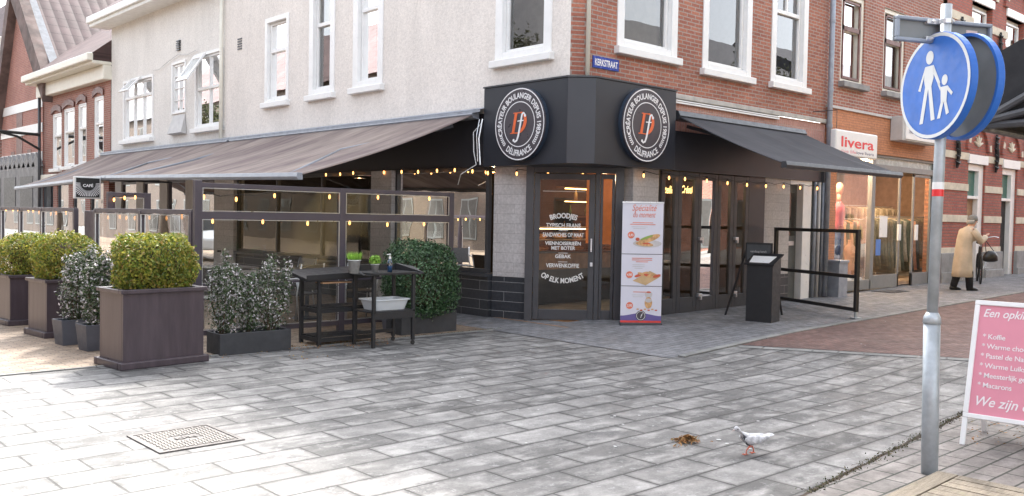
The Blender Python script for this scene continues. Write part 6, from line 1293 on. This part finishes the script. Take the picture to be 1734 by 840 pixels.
M['pink'] = paint('pink_poster', (.66,.25,.32), .4, var=.06, sc=2, bst=0)
mbx(.035, Wb-.035, .235, Hb-.035, -.004, .002).build('poster', M['pink'], pk)
M['chalk'] = paint('chalk_white', (.8,.74,.75), .5, var=.03, bst=0)
def line_(s_, size, Mx, **k): b = MB(); text(b, s_, size, Mx, **k); b.build('lettering', M['chalk'], pk)
Tm = lambda x, y: MP @ Matrix.Translation((x, y, .0045))
line_('Een opkikkertje?', .085, Tm(.06, Hb-.12), align='LEFT', shear=.3, width=.5, off=.001)
for k, s_ in enumerate(('Koffie','Warme chocomel','Pastel de Nata','Warme Luikse wafel','Meesterlijk gebak','Macarons')):
    line_('* '+s_, .052, Tm(.075, .795-k*.072), align='LEFT', off=.0005, space=.95)
line_('We zijn open!', .10, Tm(.06, .30), align='LEFT', shear=.3, width=.52, off=.001)
MQ = Matrix.Translation(c1) @ Matrix.Identity(4)
upr = (Vector((0,0,1))*math.cos(lean) + nb*math.sin(lean)); o2 = c1 - nb*2*Hb*math.sin(lean); nr = dirb.cross(upr)
MR = Matrix(((dirb.x, upr.x, nr.x, o2.x),(dirb.y, upr.y, nr.y, o2.y),(dirb.z, upr.z, nr.z, o2.z),(0,0,0,1)))
b = MB(); b.M = MR; b.box(0,.035,0,Hb-.01,-.01,.01); b.box(Wb-.035,Wb,0,Hb-.01,-.01,.01); b.box(.035,Wb-.035,.2,.235,-.01,.01); b.box(.035,Wb-.035,.235,Hb-.04,-.004,.004); b.build('rear_panel', M['white'], pk)

# ------------------------------------------------------------------ timber deck corner at the bottom right
M['deck'] = None
def deckmat():
    m, n, b, o = newmat('weathered_timber'); g = n.nodes.new('ShaderNodeNewGeometry'); p = pos(n, scale=(1,1,1)); f = noise(n, pos(n, scale=(3, 30, 3), rot=0), 3, 6, .75); f2 = noise(n, p, 5, 4)
    col = mix(n, ramp(n, f, [(.35, 0), (.68, 1)]), (.11,.09,.065), (.24,.20,.15)); col = mix(n, 1, col, ramp(n, g.outputs['Random Per Island'], [(0,.75),(1,1.2)]), 'MULTIPLY'); col = mix(n, ramp(n, f2, [(.55,0),(.75,.5)]), col, (.22,.24,.10))
    n.links.new(col, b.inputs['Base Color']); b.inputs['Roughness'].default_value = .8; bump(n, b, f, .5, .006); return m
M['deck'] = deckmat()
zdk = .14; dk0 = CP+ray(1588, 797)*((zdk-1.6)/ray(1588, 797).z); dk1 = CP+ray(1500, 838)*((zdk-1.6)/ray(1500, 838).z); dk2 = CP+ray(1734, 833)*((zdk-1.6)/ray(1734, 833).z)
u1 = (dk1-dk0); u1.z = 0; u1.normalize(); u2 = Vector((-u1.y, u1.x, 0)); u2 = u2 if u2.dot(dk2-dk0) > 0 else -u2
dkt = thing('timber_platform', 'weathered timber platform at the bottom right corner', 'platform', (dk0.x, dk0.y, 0))
def pb_(b, s0, s1, t0, t1, z0, z1): b.add([dk0+u1*s+u2*t+Vector((0,0,z-zdk)) for z in (z0,z1) for s, t in ((s0,t0),(s1,t0),(s1,t1),(s0,t1))], [(0,3,2,1),(4,5,6,7),(0,1,5,4),(1,2,6,5),(2,3,7,6),(3,0,4,7)])
b = MB(); pb_(b, 0, 2.0, 0, .115, zdk-.04, zdk); b.build('edge_board', M['deck'], dkt, bevel=.004)
b = MB(); 
for k in range(16): pb_(b, .0+k*.098, .09+k*.098, .122, 1.9, zdk-.035, zdk-.002+random.uniform(-.002,.002))
b.build('deck_boards', M['deck'], dkt, bevel=.003)
b = MB(); pb_(b, .02, 1.9, .03, 1.85, 0.01, zdk-.05); b.build('joists', M['twig'], dkt)

# ------------------------------------------------------------------ small ground things
a_, b_, c_, d_ = G(215,740), G(352,719), G(405,745), G(268,772); X0, X1, Y0, Y1 = a_.x, b_.x, (c_.y+d_.y)/2, (a_.y+b_.y)/2
mh = thing('manhole_cover', 'square cast iron inspection cover set in the slab paving', 'manhole cover', (X0, Y0, 0))
mb = MB(); mb.box(X0,X1,Y0,Y0+.03,.0,.010); mb.box(X0,X1,Y1-.03,Y1,.0,.010); mb.box(X0,X0+.03,Y0+.03,Y1-.03,.0,.010); mb.box(X1-.03,X1,Y0+.03,Y1-.03,.0,.010); M['iron'] = paint('cast_iron', (.13,.12,.115), .6, metal=.3, var=.3, sc=15); mb.build('frame', M['iron'], mh)
mb = MB(); mb.box(X0+.035,X1-.035,Y0+.035,Y1-.035,.0,.006); mb.build('lid', M['iron'], mh); mb = MB(); n1_ = 17
for i in range(n1_):
    for j in range(n1_):
        x, y = X0+.05+(X1-X0-.1)*(i+.5)/n1_, Y0+.05+(Y1-Y0-.1)*(j+.5)/n1_
        if abs(x-(X0+X1)/2) < .09 and abs(y-(Y0+Y1)/2) < .06: continue
        s_ = (-1)**(i+j); mb.box(x-.011*(1.3 if s_ > 0 else .5), x+.011*(1.3 if s_ > 0 else .5), y-.011*(.5 if s_ > 0 else 1.3), y+.011*(.5 if s_ > 0 else 1.3), .006, .012)
mb.build('tread_pattern', paint('worn_iron', (.30,.28,.26), .5, metal=.3), mh)
mb = MB(); text(mb, 'KPN', .08, Matrix.Translation(((X0+X1)/2, (Y0+Y1)/2-.03, .0125)), off=.003, ext=.001); mb.build('raised_letters', M['iron'], mh)
lc = G(1163, 749); mb = MB(); L_ = []; N_ = []
for k in range(420): r_ = abs(random.gauss(0,.5)); a_ = random.uniform(0,6.28); L_.append((lc.x+.13*r_*math.cos(a_)+.05*math.sin(3*a_)*r_, lc.y+.085*r_*math.sin(a_), .012+max(0,.04*(1-r_))*random.random())); N_.append((0,0,1))
leaves(mb, L_, N_, .035, .35, .5); M['dead'] = leafm('dead_leaf', [(.10,.06,.02),(.26,.12,.04),(.42,.20,.06),(.3,.26,.12)], .7, .1); tag(mb.build('leaf_litter', M['dead']), 'small heap of brown dead leaves and twigs near the pigeon', 'leaves', kind='stuff')
mb = MB(); L_ = []; N_ = []
for k in range(260):
    u = random.random(); p = G(495+u*170, 590-10*u+random.uniform(-6,4)); L_.append((p.x, p.y+random.uniform(-.06,.1), .012)); N_.append((0,0,1))
for k in range(40): p = G(random.uniform(345,560), random.uniform(596,610)); L_.append((p.x,p.y,.012)); N_.append((0,0,1))
for k in range(70): p = G(random.uniform(1620,1734), random.uniform(700,760)); L_.append((p.x,p.y,.014)); N_.append((0,0,1))
leaves(mb, L_, N_, .028, .5, .3); tag(mb.build('leaf_litter', M['dead']), 'scattered fallen leaves under the cart and along the paving joints', 'leaves', kind='stuff')
M['moss'] = leafm('joint_moss', [(.04,.045,.02),(.07,.075,.035),(.13,.10,.05)], .9, .1); mb = MB(); L_ = []; N_ = []
for k in range(1100):
    x = random.uniform(4.9, 9.4); y = 2.72+.1*(x-5.08)+random.gauss(0,.018)*(1+1.2*random.random()**4); L_.append((x,y,zg(x)+.008)); N_.append((0,0,1))
for k in range(700): x = random.uniform(3.1,9.1); L_.append((x, 9.62+random.gauss(0,.02), .012)); N_.append((0,0,1))
leaves(mb, L_, N_, .016, .6, .8); tag(mb.build('joint_weeds', M['moss']), 'moss and weeds growing along the paving joint', 'weeds', kind='stuff')
mb = MB()
for k in range(70):
    p = G(random.uniform(560,1500), 545+225*random.random()**1.5); r_ = random.uniform(.006,.02); mb.add([(p.x+r_*random.uniform(.5,1.2)*math.cos(a), p.y+r_*random.uniform(.5,1.2)*math.sin(a), p.z+.0075) for a in [2*math.pi*i/7 for i in range(7)]], [tuple(range(7))])
tag(mb.build('gum_spots', paint('gum', (.5,.5,.49), .9, bst=0)), 'pale chewing gum spots and grit scattered over the slabs', 'gum spots', kind='stuff')

mb = MB(); pts = [(x, 2.72+.1*(x-5.08)+random.gauss(0,.006)) for x in np.arange(4.6, 9.6, .12)]
mb.add([(x, y+s_*random.uniform(.008,.02), zg(x)+.0055) for x, y in pts for s_ in (-1,1)], [(2*i,2*i+1,2*i+3,2*i+2) for i in range(len(pts)-1)]); struct(mb.build('paving_gap', M['soil']))
# ------------------------------------------------------------------ pigeon
pp = G(1268, 769); pgn = thing('pigeon', 'white pigeon with grey speckled breast walking on the slabs', 'pigeon', pp)
R3 = cr.copy(); R3.z = 0; R3.normalize(); F3 = Vector((cf.x, cf.y, 0)).normalized(); back = (R3*.97+F3*.25).normalized(); sidev = Vector((0,0,1)).cross(back)
M['pgw'] = paint('white_feathers', (.55,.55,.57), .7, var=.35, sc=34, bst=.3, bsc=120); M['pgg'] = paint('grey_feathers', (.09,.10,.12), .7, var=.5, sc=50); M['pgr'] = paint('red_leg', (.6,.16,.10), .6); 
mb = MB(); sp = [(-.115,.172,.006,.006),(-.105,.176,.018,.018),(-.088,.180,.021,.022),(-.074,.168,.018,.020),(-.062,.145,.021,.026),(-.045,.118,.034,.044),(-.01,.100,.042,.048),(.03,.100,.038,.040),(.07,.108,.026,.026),(.10,.118,.02,.012),(.14,.126,.030,.007),(.185,.134,.036,.004)]
rings = []
for i, (x, z_, ry_, rz_) in enumerate(sp):
    rings.append([pp+back*(x-rz_*.35*math.sin(u)*(1 if i < 6 else 0))+sidev*ry_*math.cos(u)+Vector((0,0,z_+rz_*math.sin(u))) for u in [2*math.pi*k/16 for k in range(16)]])
mb.m = 0; mb.loft(rings)
for i, f_ in enumerate(mb.f):
    if len(f_) == 4:
        rr_ = i//16; kk = i % 16
        if (rr_ in (4,5) and kk in (0,1,7,8,9,10,11,12,13,14,15) and random.random() < .7) or (rr_ in (6,7) and kk in (8,9) and random.random() < .5): mb.mi[i] = 1
o = mb.build('body', [M['pgw'], M['pgg']], pgn, smooth=True); md = o.modifiers.new('s', 'SUBSURF'); md.levels = 1; md.render_levels = 2
for s_ in (-1, 1):
    mb = MB(); c_ = pp+sidev*s_*.041; mb.loft([[c_+back*(x+0)+Vector((0,0,z_+r_*math.sin(u)))+sidev*s_*.010*math.cos(u) for u in [2*math.pi*k/10 for k in range(10)]] for x, z_, r_ in ((-.05,.112,.012),(-.02,.105,.030),(.03,.106,.030),(.08,.112,.02),(.13,.122,.008))]); mb.build('wing', M['pgw'], pgn, smooth=True)
    mb = MB(); mb.ball(pp-back*.098+sidev*s_*.0185+Vector((0,0,.180)), .004, 8, 5); mb.build('eye', M['cable'], pgn)
for s_, dx_ in ((-1,-.03),(1,.045)):
    mb = MB(); ft = pp+back*dx_+sidev*s_*.018; mb.tube([pp+back*(.01+dx_*.3)+sidev*s_*.018+Vector((0,0,.066)), ft+Vector((0,0,.03)), ft+Vector((0,0,.006))], [.008,.004,.004], 8)
    for an_ in (-.6,0,.6): mb.tube([ft+Vector((0,0,.006)), ft-back*.028*math.cos(an_)+sidev*.028*math.sin(an_)+Vector((0,0,.004))], [.004,.002], 6)
    mb.tube([ft+Vector((0,0,.006)), ft+back*.015+Vector((0,0,.004))], [.004,.002], 6); mb.build('leg', M['pgr'], pgn, smooth=True)
mb = MB(); mb.loft([[pp-back*x+sidev*r_*math.cos(u)+Vector((0,0,z_+r_*math.sin(u))) for u in [2*math.pi*k/8 for k in range(8)]] for x, z_, r_ in ((.112,.174,.006),(.125,.168,.004),(.134,.162,.001))]); mb.build('beak', paint('beak', (.45,.35,.33), .5), pgn, smooth=True)

# ------------------------------------------------------------------ woman in a trench coat
wp = G(1628, 492); RX = Vector((1,0,0)); FW = (R3*.98+F3*.1).normalized(); SD = Vector((0,0,1)).cross(FW)   # walks to the right, away
wm = thing('person', 'person in long beige trench coat and grey cap with raised hands, on the far pavement', 'person', wp)
M['skin'] = paint('skin', (.58,.34,.25), .55, var=.06, bst=.05); M['coat'] = paint('trench_coat', (.50,.415,.31), .8, var=.12, sc=5, bst=.3, bsc=14); M['trous'] = paint('dark_trousers', (.02,.02,.024), .8); M['shoe'] = paint('black_shoe', (.012,.012,.012), .35); M['capg'] = paint('grey_knit', (.20,.20,.19), .9, var=.2, sc=50)
hz0 = (depth_pt(1640, 366, wp).z-wp.z)/1.62; print('woman scale', hz0)
W = lambda f_, s_, z_: wp+FW*f_*hz0+SD*s_*hz0+Vector((0,0,z_*hz0))
bmesh_v = [('pel',(0,0,.86),.13),('wai',(.02,0,1.02),.125),('che',(.08,0,1.22),.135),('nck',(.16,0,1.38),.055),('hd0',(.20,0,1.46),.075),('hd1',(.22,0,1.55),.088),
 ('sl',(.11,.17,1.31),.06),('el',(.24,.22,1.10),.045),('wl',(.42,.12,1.16),.03),('sr',(.11,-.17,1.31),.06),('er',(.26,-.20,1.08),.045),('wr',(.47,-.10,1.20),.03),
 ('hl',(0,.09,.82),.09),('kl',(-.02,.10,.46),.06),('al',(-.12,.10,.10),.04),('hr',(0,-.09,.82),.09),('kr',(.10,-.10,.46),.06),('ar',(.12,-.10,.08),.04)]
ix = {v[0]: i for i, v in enumerate(bmesh_v)}; ed = [('pel','wai'),('wai','che'),('che','nck'),('nck','hd0'),('hd0','hd1'),('che','sl'),('sl','el'),('el','wl'),('che','sr'),('sr','er'),('er','wr'),('pel','hl'),('hl','kl'),('kl','al'),('pel','hr'),('hr','kr'),('kr','ar')]
me = bpy.data.meshes.new('body'); L0 = ROOT[wm.name]; me.from_pydata([W(*v[1])-L0 for v in bmesh_v], [(ix[a], ix[b]) for a, b in ed], []); bo = bpy.data.objects.new('body', me); COL.objects.link(bo); bo.parent = wm; me.materials.append(M['skin'])
sk = bo.modifiers.new('skin', 'SKIN'); sv = me.skin_vertices[0].data
for i, v in enumerate(bmesh_v): sv[i].radius = (v[2]*hz0, v[2]*hz0); sv[i].use_root = (i == 0)
ss_ = bo.modifiers.new('sub', 'SUBSURF'); ss_.levels = 2; ss_.render_levels = 2; sk.use_smooth_shade = True
def wring(f_, s_, z_, rf, rs, n=22, fold=0, ph=0): return [W(f_+rf*(1+fold*math.sin(7*u+ph))*math.cos(u), s_+rs*(1+fold*math.sin(7*u+ph))*math.sin(u), z_) for u in [2*math.pi*k/n for k in range(n)]]
mb = MB(); mb.loft([wring(.0,0,.30,.20,.23,fold=.06),wring(.0,0,.45,.19,.225,fold=.06,ph=.3),wring(.0,0,.65,.175,.22,fold=.05,ph=.5),wring(.01,0,.85,.16,.21,fold=.04),wring(.02,0,1.02,.145,.20,fold=.03),wring(.06,0,1.18,.155,.215),wring(.09,0,1.30,.135,.22),wring(.12,0,1.37,.09,.13),wring(.14,0,1.40,.065,.075)]); mb.build('coat', M['coat'], wm, smooth=True)
for s_, pts in ((1, [(.11,.19,1.31),(.24,.25,1.09),(.38,.15,1.14)]), (-1, [(.11,-.19,1.31),(.26,-.24,1.07),(.42,-.13,1.17)])):
    mb = MB(); a, b_, c_ = [W(*p) for p in pts]; mb.tube([a-FW*.02, a.lerp(b_,.5), b_, b_.lerp(c_,.6), c_], [x*hz0 for x in (.085,.078,.07,.062,.058)], 14); mb.build('sleeve', M['coat'], wm, smooth=True)
    h_ = MB(); w_ = W(*( (.42,.12,1.16) if s_ == 1 else (.47,-.10,1.20))); dr = (c_-b_).normalized(); h_.loft([[w_+dr*t_*hz0+SD*r1_*math.cos(u)*hz0+Vector((0,0,r2_*math.sin(u)*hz0)) for u in [2*math.pi*k/8 for k in range(8)]] for t_, r1_, r2_ in ((-.02,.026,.024),(.03,.036,.018),(.07,.038,.016))])
    for k in range(4): q = w_+dr*.07*hz0+SD*(.027-.018*k)*hz0; L2 = (.07,.08,.075,.06)[k]*hz0; h_.tube([q, q+dr*L2*.55+Vector((0,0,-.004)), q+dr*L2+Vector((0,0,-.02*hz0))], [.009,.008,.006], 6)
    q = w_+dr*.02*hz0-SD*.03*s_*hz0; h_.tube([q, q+dr*.03+SD*(-.02)*s_, q+dr*.06+SD*(-.015)*s_], [.010,.009,.007], 6); h_.build('hand', M['skin'], wm, smooth=True)
mb = MB()
for a, b_, c_ in (((0,.09,.55),(-.03,.10,.4),(-.13,.10,.08)),((.02,-.09,.55),(.10,-.10,.4),(.12,-.10,.06))): mb.tube([W(*a), W(*b_), W(*c_)], [.10*hz0,.085*hz0,.07*hz0], 12)
mb.build('trousers', M['trous'], wm, smooth=True)
for f_, s_ in ((-.10,.10),(.16,-.10)):
    mb = MB(); mb.loft([[W(f_+x, s_+ry_*math.cos(u), max(.0,z_+rz_*math.sin(u))) for u in [2*math.pi*k/10 for k in range(10)]] for x, z_, ry_, rz_ in ((-.10,.05,.03,.04),(-.05,.055,.042,.055),(.03,.045,.045,.045),(.10,.035,.042,.035),(.15,.025,.02,.02))]); mb.build('shoe', M['shoe'], wm, smooth=True)
mb = MB(); mb.loft([wring(.205,0,1.52,.105,.098),wring(.20,0,1.57,.108,.10),wring(.20,0,1.62,.09,.085),wring(.21,0,1.65,.04,.04)]); mb.build('cap', M['capg'], wm, smooth=True)
mb = MB(); mb.loft([wring(.16,0,1.45,.075,.085),wring(.165,0,1.50,.085,.095),wring(.18,0,1.54,.09,.098)]); mb.build('hair', paint('grey_hair', (.33,.32,.3), .8), wm, smooth=True)
mb = MB(); c_ = W(.305,0,1.50); mb.loft([[c_+FW*x+SD*r_*math.cos(u)+Vector((0,0,z_+r_*math.sin(u))) for u in [2*math.pi*k/6 for k in range(6)]] for x, z_, r_ in ((-.02,.02,.012),(.0,.0,.014),(.012,-.015,.008))]); mb.build('nose', M['skin'], wm, smooth=True)
bgp = W(.52,-.18,.78); bag = thing('handbag', 'black shoulder bag hanging from the forearm of the person in the trench coat', 'handbag', bgp)
mb = MB(); mb.loft([[bgp+FW*rf*math.cos(u)*hz0+SD*rs*math.sin(u)*hz0+Vector((0,0,z_*hz0)) for u in [2*math.pi*k/16 for k in range(16)]] for z_, rf, rs in ((-.14,.10,.05),(-.11,.17,.09),(-.02,.165,.09),(.06,.12,.06),(.10,.05,.03))]); mb.build('bag_body', M['shoe'], bag, smooth=True)
mb = MB(); e_ = W(.40,-.15,1.12); mb.tube([bgp+FW*.1*hz0+Vector((0,0,.06)), e_, bgp-FW*.1*hz0+Vector((0,0,.06))], .008, 6); mb.build('strap', M['shoe'], bag)
# bicycle parked against the ornate building, behind the person
bkx = FR.fp(1606, 430)[0]-.1; bk = thing('bicycle', 'dark bicycle parked by the wall behind the person in the trench coat', 'bicycle', (bkx, 8.3, .25)); zb_ = zg(bkx)
BKM = Matrix.Translation((bkx+.5, 8.25, 0)) @ Matrix.Rotation(R_(24), 4, 'Z') @ Matrix.Translation((-bkx-.55, -8.35, 0))
def ringt(mb, c_, r_, t_, n=28, axis='y'): mb.tube([(c_[0]+r_*math.cos(2*math.pi*k/n), c_[1], c_[2]+r_*math.sin(2*math.pi*k/n)) for k in range(n+1)], t_, 6)
for dx_ in (0, 1.05):
    mb = MB(); mb.M = BKM; ringt(mb, (bkx+dx_, 8.35, zb_+.34), .33, .018); w_ = mb.build('wheel', M['castor'], bk, smooth=True); mb = MB()
    for k in range(10): a_ = math.pi*k/10; mb.tube([(bkx+dx_+.32*math.cos(a_),8.35,zb_+.34+.32*math.sin(a_)),(bkx+dx_-.32*math.cos(a_),8.35,zb_+.34-.32*math.sin(a_))], .002, 4)
    mb.build('spokes', M['alu'], w_)
mb = MB(); mb.M = BKM; T = [(bkx,8.35,zb_+.34),(bkx+.12,8.35,zb_+.85),(bkx+.62,8.35,zb_+.85),(bkx+.5,8.35,zb_+.3),(bkx+1.05,8.35,zb_+.34)]
for i, j in ((0,1),(1,3),(1,2),(2,3),(3,4),(2,4)): mb.tube([T[i],T[j]], .016, 6)
mb.build('frame', M['cable'], bk); mb = MB(); mb.M = BKM; mb.tube([(bkx+.12,8.35,zb_+.85),(bkx+.05,8.35,zb_+1.05),(bkx-.02,8.1,zb_+1.1),(bkx+.15,8.0,zb_+1.08)], .012, 6); mb.tube([(bkx+.05,8.35,zb_+1.05),(bkx-.02,8.6,zb_+1.1),(bkx+.15,8.68,zb_+1.08)], .012, 6); mb.build('handlebar', M['alu'], bk, smooth=True)
mb = MB(); mb.M = BKM; mb.ball((bkx+.62,8.35,zb_+.95), (.13,.08,.04), 10, 6); mb.build('saddle', M['castor'], bk, smooth=True)
# white car far down the lane, seen through the far screen
cx_, cy_ = 5.9, 30.0; car = thing('parked_car', 'pale parked car seen through the far terrace screen at the left edge', 'car', (cx_, cy_, 0))
mb = MB(); pr = [(-2,.35),(-2.05,.75),(-1.2,.95),(-.7,1.42),(.9,1.45),(1.6,1.0),(2.05,.85),(2.1,.35)]
mb.extr([(cx_-.85, cy_+y, z_) for y, z_ in pr], (1.7,0,0)); mb.build('body', M['white'], car, bevel=.08)
for s_ in (-1,1):
    for y in (-1.3,1.3): mb = MB(); mb.tube([(cx_+s_*.86,cy_+y,.33),(cx_+s_*.7,cy_+y,.33)], .33, 20); mb.build('wheel', M['castor'], car)
    mb = MB(); mb.quad(*[(cx_+s_*.856, cy_+y, z_) for y, z_ in ((-1.0,.98),(-.62,1.36),(.85,1.38),(1.35,1.0))]); mb.build('side_window', M['cable'], car)
mb = MB(); mb.quad((cx_-.7,cy_-1.18,.98),(cx_+.7,cy_-1.18,.98),(cx_+.6,cy_-.74,1.39),(cx_-.6,cy_-.74,1.39)); mb.build('windscreen', M['cable'], car)
# loose cables beside the sign box
cbv = thing('loose_cables', 'loose white and black cables hanging at the left edge of the sign box', 'cable', (9.05,10.7,3))
mb = MB(); mb.tube([(9.12,10.66,3.05),(9.05,10.78,2.9),(9.03,10.74,2.6),(9.05,10.7,2.4),(8.95,10.95,2.25),(9.1,11.2,2.1)], .008, 5); mb.build('white_cable', M['white'], cbv)
mb = MB(); mb.tube([(9.1,10.63,3.1),(9.06,10.66,2.8),(9.08,10.64,2.4)], .012, 5); mb.tube([(9.1,10.7,3.1),(9.03,10.68,2.85),(9.07,10.69,2.45)], .008, 5); mb.build('black_cable', M['alu'], cbv)
